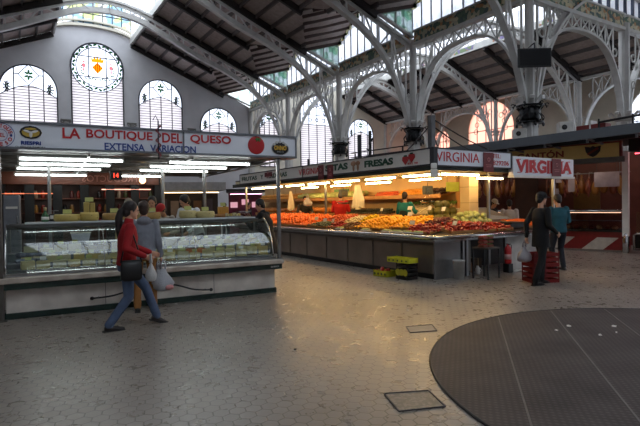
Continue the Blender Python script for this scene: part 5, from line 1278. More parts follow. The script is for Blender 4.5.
zone('carrot', fruit_mesh('carrot', .03, OR, (3., .7, .7)), (3.2, 4.0, .1, .8), .09, 'v', 'orange carrot in the crate right of the steel lid', 'carrots right of the steel lid', 'carrot', layers=1, rot=False)
t = thing('display_crate', 'empty black crate on the right face of the counter', 'crate', FW(2.9, .3, SL(.1)+.01), FT)
mb = MB(); mb.box(-.25, .25, -.2, .2, .02, .14, .01); mb.build('shell', BLACK, parent=t); mb = MB(); mb.box(-.27, .27, -.22, .22, .14, .16); mb.build('rim', BLACK, parent=t)
for i, (v, lab) in enumerate([(.35, 'nearest the counter corner'), (.7, 'second from the counter corner'), (1.05, 'third from the corner'), (1.4, 'fourth from the corner'), (2.2, 'below the mandarins'), (3.3, 'below the chestnuts')]):
    t = thing('produce_tray', 'flat white foam tray of pale vegetables on the front edge, '+lab, 'tray', FW(-.03, v+.1, .955), LEFT_ROT, 'foam trays along the front edge')
    mb = MB(); mb.box(-.14, .14, -.07, .08, 0, .02, .006); mb.build('foam', WHITE_CARD, parent=t)
    for k in range(5): mb = MB(); mb.ell((-.1+.05*k, .01, .035), .03, .05, .02, 8, 6); mb.build('vegetable', LG, parent=t)
for i, (u, v, z) in enumerate([(.35, 5.2, 1.15), (.1, 3.95, 1.12), (.2, 4.5, 1.12), (1.25, 1.4, 1.44), (1.25, 2.1, 1.44), (1.2, .9, 1.42), (.9, 1.72, 1.3), (1.3, 3.3, 1.4), (.3, 1.0, 1.12), (.7, .1, 1.12)]):
    t = thing('price_sign', 'small white price card standing among the %s' % ['oranges at their right end', 'red tomatoes in the small front crate', 'green peppers', 'lemons at the back', 'mandarins at the back', 'plums at the corner', 'last mandarins beside the lemons', 'yellow peppers at the back', 'lemons at the front', 'red peppers near the corner'][i], 'price card', FW(u, v, z), LEFT_ROT+.2*(-1)**i, 'price cards on the fruit counter')
    mb = MB(); mb.M = Matrix.Rotation(-.35, 4, 'X'); mb.box(-.07, .07, -.002, .002, 0, .1); mb.build('card', WHITE_CARD, parent=t); mb = MB(); mb.tube([(0, 0, -.09), (0, 0, .02)], .003, 5); mb.build('stick', WOOD, parent=t)

# interior: floor, back shelves, walls
t = thing('back_wall', 'warm beige panelled back wall inside the fruit stall', 'partition', FW(3.3, 2.4, 0), FT)
mb = MB(); mb.box(0, .08, 0, 12.2, 0, 2.5); mb.build('panel', mat('warm panel', (206, 168, 112), .5, 0, .06, 1.5), parent=t)
mb = MB(); mb.poly([(0, 0, 0), (-.9, -1.15, 0), (-.84, -1.2, 0), (.08, -.02, 0), (0, 0, 2.3), (-.9, -1.15, 2.3), (-.84, -1.2, 2.3), (.08, -.02, 2.3)], [(3, 2, 1, 0), (4, 5, 6, 7), (0, 1, 5, 4), (1, 2, 6, 5), (2, 3, 7, 6), (3, 0, 4, 7)]); mb.build('side_panel', WOOD, parent=t)
t = thing('tiled_pillar', 'square pillar of cream tiles beside the green price board', 'pillar', FW(2.55, 1.28, 0), FT)
mb = MB(); mb.box(-.17, .17, -.15, .15, 0, 2.3); mb.build('tile_face', CREAM_TILE, parent=t)
mb = MB()
for z in (.4, .8, 1.2, 1.6, 2.0): mb.box(-.172, .172, -.152, .152, z-.005, z+.005)
mb.build('tile_joint', mat('tile grout', (150, 120, 84), .8), parent=t)
def shelf(z, u0, v0, v1, lab, depth=.6):
    t = thing('wall_shelf', lab, 'shelf', FW(u0, (v0+v1)/2, z), FT); h = (v1-v0)/2
    mb = MB(); mb.poly([(0, -h, 0), (depth, -h, .1), (depth, h, .1), (0, h, 0), (0, -h, .02), (depth, -h, .12), (depth, h, .12), (0, h, .02)], [(3, 2, 1, 0), (4, 5, 6, 7), (0, 1, 5, 4), (1, 2, 6, 5), (2, 3, 7, 6), (3, 0, 4, 7)]); mb.build('board', WOOD, parent=t)
    mb = MB(); mb.box(-.02, 0, -h, h, -.05, .06); mb.build('front_rail', WOOD, parent=t)
    return t
shelf(1.80, 2.7, 2.4, 14.2, 'upper wooden shelf on the back wall of the fruit stall')
shelf(1.22, 2.6, 2.4, 14.2, 'lower wooden shelf on the back wall of the fruit stall', .7)
def shelf_fruit(kind, me, label, group, cat, u0, z0, v0, v1, d, rows=5, lay=2, depth=.6):
    tv = []
    for L_ in range(lay):
        for j in range(rows-L_):
            v = v0+d/2+L_*d/2
            while v < v1-d*.4:
                u = u0+.06+j*d*.87+L_*d*.4; o = bpy.data.objects.new(kind, me); COL.objects.link(o)
                o.location = FW(u, v+rf.uniform(-.01, .01), z0+.02+(u-u0)*.1/depth+d*.5+L_*d*.7); o.rotation_euler = (rf.uniform(-.5, .5), rf.uniform(-.5, .5), rf.uniform(0, 6)); tag(o, label, cat, group); v += d
shelf_fruit('apple', me_ap, 'rosy apple on the upper shelf left of the oranges', 'apples on the upper shelf', 'apple', 2.7, 1.8, 4.4, 5.4, .088, 4)
shelf_fruit('orange', fruit_mesh('orange', .05, mat('golden peel', (240, 160, 36), .45)), 'golden orange on the upper shelf above the leeks', 'golden oranges on the upper shelf', 'orange', 2.7, 1.8, 3.1, 4.2, .1, 5)
shelf_fruit('aubergine', fruit_mesh('aubergine', .05, mat('aubergine skin', (44, 26, 30), .2), (1.7, .8, .8)), 'dark aubergine at the right end of the upper shelf', 'aubergines on the upper shelf', 'aubergine', 2.7, 1.8, 2.45, 3.05, .1, 5)
shelf_fruit('avocado', fruit_mesh('avocado', .05, mat('avocado skin', (44, 42, 26), .5), (1.3, .85, .85)), 'dark avocado on the lower shelf left of the teal-shirted seller', 'avocados on the lower shelf', 'avocado', 2.6, 1.22, 4.6, 6.8, .11, 4, 2, .7)
shelf_fruit('lettuce', fruit_mesh('lettuce', .1, LG, (1, 1, .85), .16, 12, 9), 'green lettuce on the upper shelf above the red-jacketed seller', 'lettuces on the upper shelf', 'lettuce', 2.7, 1.8, 6.2, 10.4, .2, 3, 1)
shelf_fruit('grapefruit', fruit_mesh('grapefruit', .06, mat('amber peel', (220, 150, 50), .45)), 'amber grapefruit on the shelf at the far left of the fruit stall', 'grapefruits on the far left shelf', 'grapefruit', 2.7, 1.8, 10.5, 14.0, .14, 4)
shelf_fruit('pumpkin', fruit_mesh('pumpkin', .12, mat('pumpkin skin', (200, 120, 40), .5), (1, 1, .7), .05), 'orange pumpkin on the lower shelf at the far left of the fruit stall', 'pumpkins on the lower shelf', 'pumpkin', 2.6, 1.22, 7.2, 14.0, .26, 2, 1, .7)
for i in range(12):      # leeks leaning in rows
    t = thing('leek', 'long pale leek leaning on the lower shelf behind the teal-shirted seller', 'leek', FW(2.68, 2.6+.15*i, 1.27), FT, 'leeks on the lower shelf')
    mb = MB(); mb.tube([(0, 0, 0), (.25, -.1, .16), (.5, -.22, .32)], .03, 8, rs=[.028, .032, .03]); mb.build('stem', WH, parent=t)
    mb = MB(); mb.tube([(.45, -.2, .29), (.6, -.27, .38)], .03, 6, rs=[.032, .045]); mb.build('leaves', GR_, parent=t)
for i, (v, z) in enumerate([(12.9, 2.1), (11.9, 2.0), (10.9, 2.1), (8.9, 2.0), (8.2, 1.95), (7.5, 2.05), (6.9, 2.0), (6.3, 1.98)]):
    t = thing('string_bag', 'amber net bag of fruit hanging on the back wall, %s from the left' % ORD[i], 'net bag', FW(2.9, v, z-.25), FT, 'net bags hanging on the back wall')
    mb = MB(); mb.ell((0, 0, .1), .12, .12, .16, 12, 8); mb.build('net', mat('amber net', (206, 140, 50), .5, 0, .2, 20), parent=t); mb = MB(); mb.tube([(0, 0, .25), (0, 0, .5)], .01, 5); mb.build('cord', WOOD, parent=t)
# melons heaped behind the corner
me_me = fruit_mesh('melon', .11, mat('melon rind', (104, 100, 44), .5, 0, .25, 12), (1.25, 1, 1), .03, 14, 10)
tb = thing('melon_stand', 'wooden stand holding the heap of melons beside the tiled pillar', 'stand', FW(1.95, 1.75, 0), FT)
mb = MB(); mb.box(-.4, .4, -.35, .5, 1.08, 1.12); mb.build('top', WOOD, parent=tb)
for a in (-.36, .36):
    for b in (-.31, .46): mb = MB(); mb.box(a-.03, a+.03, b-.03, b+.03, 0, 1.08); mb.build('leg', WOOD, parent=tb)
for i in range(17):
    L_ = 0 if i < 9 else (1 if i < 15 else 2); k = i if L_ == 0 else i-9 if L_ == 1 else i-15
    n3 = 3; o = bpy.data.objects.new('melon', me_me); COL.objects.link(o)
    o.location = FW(1.95-.27+.26*(k % 3)+.1*L_*(1 if L_ == 1 else 1), 1.75-.24+.24*(k//3)+.1*L_, 1.12+.1+.17*L_); o.rotation_euler = (rf.uniform(-.3, .3), rf.uniform(-.3, .3), rf.uniform(0, 6))
    tag(o, 'green-brown melon in the heap beside the tiled pillar', 'melon', 'melons beside the tiled pillar')
t = thing('price_board', 'yellow-green price board hanging beside the tiled pillar', 'price board', FW(2.25, 1.55, 2.02), FT-.4)
mb = MB(); mb.box(-.18, .18, 0, .02, -.12, .12); mb.build('board', mat('lime board', (180, 190, 50), .5), parent=t); mb = MB(); mb.tube([(-.15, .01, .12), (-.15, .01, .35)], .005, 5); mb.tube([(.15, .01, .12), (.15, .01, .35)], .005, 5); mb.build('hanger', LEAD, parent=t)
def hang_scale(p, lab):
    t = thing('hanging_scale', lab, 'scale', p, FT)
    mb = MB(); mb.box(-.14, .14, -.07, .07, .25, .47, .02); mb.build('housing', mat('scale grey', (70, 74, 70), .4), parent=t)
    mb = MB(); mb.box(-.1, .1, -.078, -.07, .3, .42); mb.build('dial', CASE_GLASS, parent=t)
    mb = MB(); mb.lathe([(.02, 0), (.15, .01), (.2, .06), (.195, .065), (.14, .02), (.0, .012)], 18); mb.build('pan', CHROME, parent=t)
    mb = MB()
    for a in range(3): mb.tube([(.19*math.cos(a*2.1), .19*math.sin(a*2.1), .06), (0, 0, .26)], .004, 4)
    mb.tube([(0, 0, .47), (0, 0, .75)], .01, 6); mb.build('chain', CHROME, parent=t)
hang_scale(FW(1.7, 1.9, 1.58), 'hanging scale with shiny pan above the melons'); hang_scale(FW(1.5, 5.4, 1.6), 'hanging scale with pan between the dark seller and the red-jacketed seller')
t = thing('green_lamp_sign', 'thin green lit strip sign inside the fruit stall', 'sign', FW(1.9, 6.1, 2.02), LEFT_ROT)
mb = MB(); mb.box(-.4, .4, 0, .05, 0, .09); mb.build('strip', mat('green strip', (96, 150, 70), .4), parent=t); mb = MB(); mb.tube([(-.3, .02, .09), (-.3, .02, .3)], .006, 5); mb.tube([(.3, .02, .09), (.3, .02, .3)], .006, 5); mb.build('hanger', LEAD, parent=t)
def cloth(p, w, h, lab, rz):
    t = thing('hanging_cloth', lab, 'cloth', p, rz); mb = MB(); n = 16; V = []; k = 8
    for j in range(k+1):
        for i in range(n+1):
            f = i/n; g = j/k; V.append(((f-.5)*w*(.45+.55*min(1, g*1.6)), .05*math.sin(f*19+g*2)*(.4+g), -h*g+.03*math.sin(f*9)*g))
    fs = [(j*(n+1)+i, j*(n+1)+i+1, (j+1)*(n+1)+i+1, (j+1)*(n+1)+i) for j in range(k) for i in range(n)]
    V2 = [(x, y+.012, z) for x, y, z in V]; q = len(V)
    mb.poly(V+V2, fs+[tuple(q+i for i in reversed(f)) for f in fs], True); mb.build('folds', mat('white cotton', (226, 214, 184), .8, 0, .06, 6), parent=t)
    mb = MB(); mb.tube([(0, 0, -.02), (0, 0, .12), (.02, 0, .15)], .006, 5); mb.build('hook', CHROME, parent=t)
cloth(FW(1.0, 4.0, 2.16), .5, .68, 'white cotton cloth hanging over the counter between the red and teal sellers', LEFT_ROT)
cloth(FW(1.6, 9.0, 2.12), .34, .7, 'white garment hanging far inside the fruit stall, seen beside the man in black', LEFT_ROT)
plastic_bag('white plastic bag hanging beside the dark-clothed fruit seller', FW(1.3, 7.25, 1.98), .3, .42, (206, 204, 200), 0)

# people in the fruit stall
t = thing('duckboard', 'raised timber platform behind the fruit counter on which the sellers stand', 'floor board', FW(1.85, 5, 0), FT)
for i in range(30): mb = MB(); mb.box(-.4, .4, -3.0+.24*i, -3.0+.24*i+.2, .18, .22); mb.build('board', WOOD, parent=t)
mb = MB(); mb.box(-.35, .35, -3.0, 4.1, 0, .18); mb.build('bearer', BLACK, parent=t)
person('dark-haired seller in black behind the oranges, facing us', FW(1.75, 8.2, .22), 170, 1.66, (26, 24, 26), (24, 24, 28), head=(0, 15), vox=.015, hands=[(-.22, .35, 1.1), (.24, .35, 1.12)], girth=1.1)
person('seller in a red jacket with back turned, in the middle of the fruit stall', FW(1.9, 6.15, .28), 10, 1.68, (196, 26, 24), (40, 30, 34), head=(0, 28), hair=(34, 24, 20), vox=.014, hands=[(-.2, .3, 1.1), (.22, .3, 1.1)], girth=1.25)
person('seller in a teal shirt and dark apron with back turned before the shelves', FW(1.95, 3.05, .24), 35, 1.64, (18, 112, 112), (30, 30, 34), hair=(44, 24, 18), apron=(28, 44, 48), vox=.013, hands=[(-.2, .32, 1.15), (.22, .32, 1.15)], girth=1.05)

# canopy, signs and lamps
cn = thing('stall_canopy', 'flat canopy roof of the fruit stall with dark green lower edge', 'canopy', FW(-.1, -.1, 2.3), FT)
mb = MB(); mb.box(0, 4.6, 0, 10.3, .12, .2); mb.build('roof_sheet', mat('cream ceiling', (214, 196, 158), .5, 0, .05), parent=cn)
mb = MB(); mb.box(-.12, -.02, -.12, 10.3, -.02, .1); mb.box(-.02, 4.5, -.12, -.02, -.02, .1); mb.build('green_fascia', mat('dark green fascia', (34, 46, 38), .5), parent=cn)
mb = MB(); mb.box(0, 4.6, 0, 10.3, .2, .24); mb.build('roof_top', mat('roof felt', (90, 90, 92), .8), parent=cn)
for i in range(8): mb = MB(); mb.box(.05, 4.5, .6+1.2*i-.03, .6+1.2*i+.03, .06, .12); mb.build('cross_beam', mat('cream beam', (200, 180, 140), .5), parent=cn)
sign_l = thing('shop_sign', 'long white sign of the left fruit stall face with FRUTAS Y VERDURAS, SETAS and FRESAS', 'shop sign', FW(-.3, -.3, 2.38), LEFT_ROT)
mb = MB(); mb.box(-9.6, 0, 0, .1, 0, .34); mb.build('sign_panel', mat('grey white panel', (222, 220, 214), .5, 0, .03, 2), parent=sign_l)
mb = MB()
for z in (0, .33): mb.box(-9.6, .012, -.012, .1, z-.01, z+.02)
for x in (-9.6, -5.15, 0): mb.box(x-.012, x+.012, -.014, .1, 0, .34)
mb.build('frame', LEAD, parent=sign_l)
def lt(txt, v0, v1, z0, z1, m, bold=.03, shear=0.): text_obj(txt, face_front(-(v0+v1)/2-.3, -.008, (z0+z1)/2), abs(v1-v0), z1-z0, m, sign_l, 'lettering', bold, shear=shear)
lt('FRUTAS', 9.13, 7.88, .1, .24, LET_GREEN); lt('Y', 7.6, 7.4, .1, .24, LET_GREEN); lt('VERDURAS', 7.2, 5.78, .1, .24, LET_GREEN); lt('VIRGINIA', 5.06, 3.95, .08, .25, LET_RED, .01); lt('SETAS', 3.65, 2.63, .1, .27, LET_GREEN, .05); lt('FRESAS', 1.95, .92, .09, .25, LET_GREEN, .05)
lt('832 98', .45, .15, .05, .09, LET_RED, .01)
def lx(v): return -v-.3
mb = MB()
for dx, s in ((-.09, 1.), (.09, .85)): mb.ell((lx(2.3)+dx, -.01, .22), .11*s, .012, .065*s); mb.ell((lx(2.3)+dx, -.01, .12), .04, .012, .09)
mb.build('painted_mushrooms', mat('mushroom paint', (170, 130, 100), .6), parent=sign_l)
mb = MB()
for dx, dz in ((-.1, -.02), (.09, .02)): mb.mesh_in(plate_mesh([[(lx(.42)+dx+x, .17+dz+z) for x, z in ((0, -.1), (.1, 0), (.09, .07), (0, .09), (-.09, .07), (-.1, 0))]], .01), face_front(0, -.01, 0))
mb.build('painted_strawberries', RED, parent=sign_l)
mb = MB()
for dx, dz in ((-.1, .07), (.09, .11)): mb.ell((lx(.42)+dx, -.012, .17+dz), .06, .008, .02)
mb.build('strawberry_leaves', LET_GREEN, parent=sign_l)
sign_r = thing('shop_sign', 'white corner sign of the right fruit stall face reading VIRGINIA with a telephone number', 'shop sign', FW(-.3, -.3, 2.36), FT)
mb = MB(); mb.box(0, 2.42, 0, .1, 0, .36); mb.build('sign_panel', SIGN_WHITE, parent=sign_r)
mb = MB()
for z in (0, .35): mb.box(-.01, 2.42, -.012, .1, z-.01, z+.015)
for x in (0, 2.42): mb.box(x-.012, x+.012, -.014, .1, 0, .36)
mb.build('frame', LEAD, parent=sign_r)
text_obj('VIRGINIA', face_front(.3+(-.24+1.05)/2, -.008, .19), 1.29, .2, LET_RED, sign_r, bold=.0)
text_obj('TEL:', face_front(.3+1.62, -.008, .26), .28, .09, LET_RED, sign_r, bold=.0); text_obj('3829206', face_front(.3+1.72, -.008, .11), .62, .1, LET_RED, sign_r, bold=.0)
sign_g = thing('shop_sign', 'larger white sign with heavy red blackletter VIRGINIA at the right end of the fruit stall', 'shop sign', FW(2.14, -.34, 2.21), FT)
mb = MB(); mb.box(0, 2.38, 0, .12, 0, .43); mb.build('sign_panel', SIGN_WHITE, parent=sign_g)
mb = MB(); mb.box(0, 2.4, -.02, .14, -.05, 0); mb.build('lower_rail', WHITE_CARD, parent=sign_g)
o = text_obj('VIRGINIA', face_front(1.19, -.008, .215), 2.2, .3, LET_RED, sign_g, bold=.045)
mb = MB()
for i in range(8):
    x = .2+.28*i; mb.box(x-.05, x+.05, -.014, 0, .06, .075); mb.box(x-.04, x+.06, -.014, 0, .355, .37)
mb.build('blackletter_spurs', LET_RED, parent=sign_g)
MAR = mat('maroon board', (112, 22, 32), .5)
def banner(p, rz, lab, w=.2, h=.38):
    t = thing('hanging_banner', lab, 'banner', p, rz, 'maroon banners on the stall signs')
    mb = MB(); mb.box(-w/2, w/2, 0, .015, -h/2, h/2); mb.build('board', MAR, parent=t)
    mb = MB(); mb.mesh_in(plate_mesh([circle(0, .06, .045, 16), circle(0, .06, .03, 16)], .006), face_front(0, -.004, 0)); mb.box(-w*.3, w*.3, -.006, 0, -.06, -.05); mb.box(-w*.25, w*.25, -.006, 0, -.1, -.09); mb.build('emblem', mat('pink print', (190, 120, 120), .6), parent=t)
banner(FW(-.33, 3.85, 2.48), LEFT_ROT, 'left one of two maroon banners hanging on the sign left of SETAS', .26); banner(FW(-.33, 3.4, 2.46), LEFT_ROT, 'right one of two maroon banners hanging on the sign left of SETAS', .26)
banner(FW(1.31, -.34, 2.47), FT, 'maroon banner between VIRGINIA and the telephone number', .32, .42); banner(FW(3.75, -.38, 2.42), FT, 'maroon banner covering the second I of the blackletter sign', .36, .42)
banner(FW(-.33, 7.0, 2.6), LEFT_ROT, 'small maroon banner above the word VERDURAS', .5, .14)
i = 0
for v in (.9, 2.35, 3.8, 5.25, 6.7, 8.15, 9.4):
    tube_lamp(FW(.5, v, 2.24), 1.2, FT+PI/2, 'warm fluorescent tube over the front of the left fruit counter, %s from the corner' % ORD[i], TUBE_Y, 'warm tubes over the left counter'); i += 1
i = 0
for v in (2.4, 4.4, 6.4, 8.4):
    tube_lamp(FW(2.1, v, 2.24), 1.2, FT+PI/2, 'warm fluorescent tube deeper inside the fruit stall, %s from the corner' % ORD[i], TUBE_Y, 'warm tubes inside the stall'); i += 1
tube_lamp(FW(1.15, .35, 2.24), 1.3, FT, 'bright warm tube just right of the stall corner under VIRGINIA', TUBE_Y, 'warm tubes of the right face'); tube_lamp(FW(2.75, .8, 2.2), 1.0, FT, 'warm tube under the telephone number', TUBE_Y, 'warm tubes of the right face')
t = thing('hanging_lamp_box', 'white double lamp box hanging at the corner under the stall signs', 'lamp box', FW(-.36, -.36, 2.12), FT+PI/4*-1)
mb = MB(); mb.box(-.07, .07, -.05, .05, 0, .16, .015); mb.build('lower_box', WHITE_CARD, parent=t); mb = MB(); mb.box(-.06, .06, -.045, .045, .17, .28, .015); mb.build('upper_box', WHITE_CARD, parent=t); mb = MB(); mb.tube([(0, 0, -.04), (0, 0, .34)], .01, 5); mb.build('stem', LEAD, parent=t)
for (u, v, lab) in [(4.35, .1, 'at the right end of the right face'), (2.95, 1.0, 'behind the steel lid'), (.2, 9.9, 'at the far left end'), (1.1, 5.8, 'behind the apples')]:
    t = thing('canopy_post', 'slim steel post carrying the fruit stall canopy '+lab, 'post', FW(u, v, 0), FT, 'posts of the fruit stall'); mb = MB(); mb.box(-.03, .03, -.03, .03, 0, 2.36); mb.build('shaft', STEEL, parent=t)
# steel lid behind the cauliflowers
t = thing('steel_lid', 'sloping stainless steel lid behind the cauliflowers', 'lid', FW(3.2, 1.15, 0), FT)
mb = MB(); mb.poly([(-.5, 0, 1.12), (.75, 0, 1.12), (.75, .75, 1.42), (-.5, .75, 1.42), (-.5, 0, 1.32), (.75, 0, 1.2), (.75, .75, 1.46), (-.5, .75, 1.46)], [(3, 2, 1, 0), (4, 5, 6, 7), (0, 1, 5, 4), (1, 2, 6, 5), (2, 3, 7, 6), (3, 0, 4, 7)]); mb.build('lid_plate', mat('pale steel lid', (196, 184, 164), .35, .35, .05), parent=t)
for a, b in ((-.45, .05), (.7, .05), (-.45, .7), (.7, .7)): mb = MB(); mb.box(a-.025, a+.025, b-.025, b+.025, 0, 1.2); mb.build('leg', STEEL, parent=t)

# things on the floor before the stall
def crate(loc, rz, sx, sy, sz, m, lab, slats=True, txt=None, label_m=BLACK, fill=None):
    t = thing('market_crate', lab, 'crate', loc, rz)
    mb = MB(); mb.box(-sx/2, sx/2, -sy/2, sy/2, 0, .012); mb.build('base', m, parent=t)
    for bx in ((-sx/2, sx/2, -sy/2, -sy/2+.012), (-sx/2, sx/2, sy/2-.012, sy/2), (-sx/2, -sx/2+.012, -sy/2, sy/2), (sx/2-.012, sx/2, -sy/2, sy/2)):
        mb = MB()
        if slats:
            k = max(2, int(sz/.08)); 
            for q in range(k): z = sz*q/k; mb.box(*bx, z+.01, z+sz/k*.72)
            a, b = (bx[0]+bx[1])/2, (bx[2]+bx[3])/2
        else: mb.box(*bx, 0, sz)
        mb.build('side', m, parent=t)
    for a in (-1, 1):
        for b in (-1, 1): mb = MB(); mb.box(a*sx/2-.016*(a > 0), a*sx/2+.016*(a < 0), b*sy/2-.016*(b > 0), b*sy/2+.016*(b < 0), 0, sz+.01); mb.build('corner_post', m, parent=t)
    if txt: mb = MB(); [mb.mesh_in(plate_mesh([circle(-sx/2+sx*(i+.5)/txt, sz*.45, sz*.22, 10)], .004), face_front(0, -sy/2-.004, 0)) for i in range(txt)]; mb.build('printed_marks', label_m, parent=t)
    if fill:
        for i in range(fill): mb = MB(); mb.ell((-sx*.38+sx*.76*((i*7) % 11)/10, -sy*.3+sy*.6*((i*5) % 7)/6, sz*.8+.02*(i % 3)), .045, .045, .04, 8, 6); mb.build('tomato_piece', RE, parent=t)
    return t
YC = mat('yellow card crate', (206, 204, 40), .6); 
crate(FW(-.36, .46, 0), LEFT_ROT, .34, .3, .34, mat('black plastic', (24, 22, 22), .5), 'black plastic crate on the floor carrying the yellow crate at the stall corner', txt=3, label_m=mat('yellow print', (190, 180, 40), .6))
crate(FW(-.40, .55, .355), LEFT_ROT+.08, .62, .3, .1, YC, 'flat yellow crate balanced on the black crate before the counter', False, 5, mat('green print', (70, 96, 40), .6))
crate(FW(-.42, 1.12, 0), LEFT_ROT+.1, .42, .3, .13, YC, 'low yellow crate with red tomatoes on the floor left of the black crate', False, 4, mat('green print', (70, 96, 40), .6), fill=16)
t = thing('bucket', 'tall white plastic bucket against the steel end panel', 'bucket', FW(.5, -.2, 0)); mb = MB(); mb.lathe([(0, 0), (.105, 0), (.12, .38), (.126, .38), (.126, .4), (.11, .4), (.1, .02), (0, .02)], 20); mb.build('bucket_body', mat('white plastic', (196, 196, 192), .4), parent=t)
mb = MB(); mb.tube([(.12*math.cos(a), .12*math.sin(a), .36-.1*abs(math.sin(a))) for a in [PI*q/10 for q in range(11)]], .005, 5); mb.build('handle', LEAD, parent=t)
t = thing('side_table', 'small dark square table with thin legs beside the bucket', 'table', FW(1.02, -.48, 0), FT+.1)
mb = MB(); mb.box(-.22, .22, -.2, .2, .63, .66); mb.build('tabletop', mat('dark table', (58, 48, 42), .5), parent=t)
for a in (-1, 1):
    for b in (-1, 1): mb = MB(); mb.box(a*.2-.014, a*.2+.014, b*.18-.014, b*.18+.014, 0, .63); mb.build('leg', BLACK, parent=t)
for i in range(6):
    o = thing('punnet', '%s punnet of %s on the dark side table, %s layer' % (['left', 'right'][i % 2], ['red berries', 'green grapes'][i % 2], ['bottom', 'middle', 'top'][i//2]), 'punnet', FW(1.02, -.48, .662+.085*(i//2))+Vector(((-.1 if i % 2 == 0 else .1)*math.cos(FT+.1), (-.1 if i % 2 == 0 else .1)*math.sin(FT+.1), 0)), FT+.1, 'punnets stacked on the side table')
    mb = MB(); mb.box(-.085, .085, -.07, .07, 0, .05, .008); mb.build('tray', mat('brown card', (120, 60, 44), .7), parent=o)
    for k in range(6): mb = MB(); mb.ell((-.055+.055*(k % 3), -.03+.06*(k//3), .055), .026, .028, .02, 8, 6); mb.build('berry', RE if i % 2 == 0 else GR_, parent=o)
t = thing('fire_extinguisher', 'red fire extinguisher standing on a dark stand before the white panel', 'fire extinguisher', FW(2.12, -.2, 0), FT)
mb = MB(); mb.lathe([(0, .2), (.07, .2), (.078, .23), (.078, .52), (.06, .58), (.025, .61), (.025, .64), (0, .64)], 18); mb.build('cylinder_body', RED, parent=t)
mb = MB(); mb.lathe([(.0785, .3), (.0785, .42)], 18); mb.build('instruction_band', mat('pale print', (190, 150, 146), .6), parent=t)
mb = MB(); mb.box(-.02, .02, -.06, .03, .63, .66); mb.tube([(0, -.02, .65), (.07, -.04, .62), (.09, -.02, .45), (.085, 0, .32)], .01, 6); mb.build('valve_hose', BLACK, parent=t)
mb = MB(); mb.box(-.08, .08, -.08, .08, .0, .2, .01); mb.build('stand', BLACK, parent=t)
def stuffbox(u, v, z, s, m, lab, cat='box'):
    t = thing('storage_box', lab, cat, FW(u, v, z), FT+.1); mb = MB(); mb.box(-s[0]/2, s[0]/2, -s[1]/2, s[1]/2, 0, s[2], .01); mb.build('carton', m, parent=t); mb = MB(); mb.box(-s[0]*.06, s[0]*.06, -s[1]/2-.002, s[1]/2+.002, .0, s[2]+.002); mb.build('tape', mat('tape', (150, 130, 90), .4), parent=t)
stuffbox(1.35, .4, 0, (.3, .25, .22), BRN, 'brown carton under the open part of the counter, left one'); stuffbox(1.75, .5, 0, (.3, .3, .3), mat('dark carton', (70, 52, 40), .7), 'dark carton under the open part of the counter, right one'); stuffbox(1.36, .45, .22, (.26, .22, .15), DR, 'dark red carton on top of the brown carton under the counter')
t = thing('jug', 'small white jug on the floor under the open counter', 'jug', FW(1.35, .02, 0)); mb = MB(); mb.lathe([(0, 0), (.05, 0), (.055, .12), (.03, .16), (.03, .19), (0, .19)], 14); mb.build('jug_body', WHITE_CARD, parent=t); mb = MB(); mb.tube([(.05, 0, .05), (.09, 0, .09), (.04, 0, .15)], .008, 6); mb.build('handle', WHITE_CARD, parent=t)
mb = MB(); 
for i in range(6): mb.ell((.07*i-.18, .02*math.sin(i*2), .018), .06, .05, .022, 8, 6, Euler((0, 0, i)))
rg = remesh(mb, .012, 1); o = bpy.data.objects.new('floor_rag', rg); COL.objects.link(o); o.data.materials.append(WHITE_CARD); o.location = FW(2.55, -.22, 0); o.rotation_euler.z = FT; tag(o, 'crumpled white rag on the floor by the fire extinguisher', 'rag')
RC = mat('red crate', (120, 18, 20), .5)
cw = Vector((4.42, 10.05, 0))
crate(cw, math.radians(6), .56, .42, .30, RC, 'red plastic crate on the floor behind the man in black, lower of two')
crate(cw+Vector((0, 0, .312)), math.radians(9), .56, .42, .30, RC, 'red plastic crate behind the man in black, upper of two')
# customers
mp = Vector((4.27, 9.68, 0))
person('man in black jacket and dark beret standing with a plastic bag before the red crates', mp, 70, 1.74, (13, 14, 18), (12, 12, 15), (14, 14, 14), (20, 18, 18), hands=[(-.2, -.16, .92), (.2, .2, 1.0)], feet=[(-.1, .1, .085), (.1, -.24, .085)], cap=(16, 17, 20), girth=1.02, hem=.16, vox=.011, head=(-5, 6))
plastic_bag('crumpled pale plastic bag hanging from the hand of the man in the black beret', wl_pt((-.22, -.2, .86), mp, 70), .32, .44, (168, 164, 170), .4)
tp_ = Vector((5.56, 11.65, 0))
person('man in teal sweater and dark jeans, back to us, right of the man in black', tp_, -5, 1.72, (30, 84, 98), (28, 32, 44), (20, 20, 22), (34, 26, 22), hands=[(-.2, .26, 1.08), (.2, .26, 1.08)], head=(14, 14), girth=1.1, vox=.012)

# rooftop clutter over the fruit stall
def pole(u, v, z0, z1, r, lab, m=LEAD, orn=False):
    t = thing('roof_pole', lab, 'pole', FW(u, v, z0), FT); mb = MB(); mb.box(-r, r, -r, r, 0, z1-z0); mb.build('shaft', m, parent=t); mb = MB(); mb.box(-r*1.5, r*1.5, -r*1.5, r*1.5, 0, .04); mb.build('base_plate', m, parent=t)
    if orn:
        mb = MB()
        for k in range(5): a = k*1.25; mb.tube([(r, 0, .15+.13*k), (.1*math.cos(a), .1*math.sin(a), .25+.13*k)], .02, 5)
        mb.build('ornament', m, parent=t)
pole(-.05, .0, 2.54, 3.42, .055, 'square grey pole standing on the canopy over the sign corner', mat('grey pole', (96, 96, 98), .5)); pole(.5, 3.2, 2.54, 3.45, .04, 'thin dark pole on the canopy above the SETAS sign'); pole(.5, 2.75, 2.54, 3.5, .03, 'dark ornamented pole on the canopy left of FRESAS', BLACK, True); pole(.3, 5.5, 2.54, 3.0, .03, 'short dark pole on the canopy above VERDURAS')
t = thing('overhead_cables', 'dark cables running from the corner pole down over the canopy to the right', 'cable', FW(0, 0, 3.35), FT)
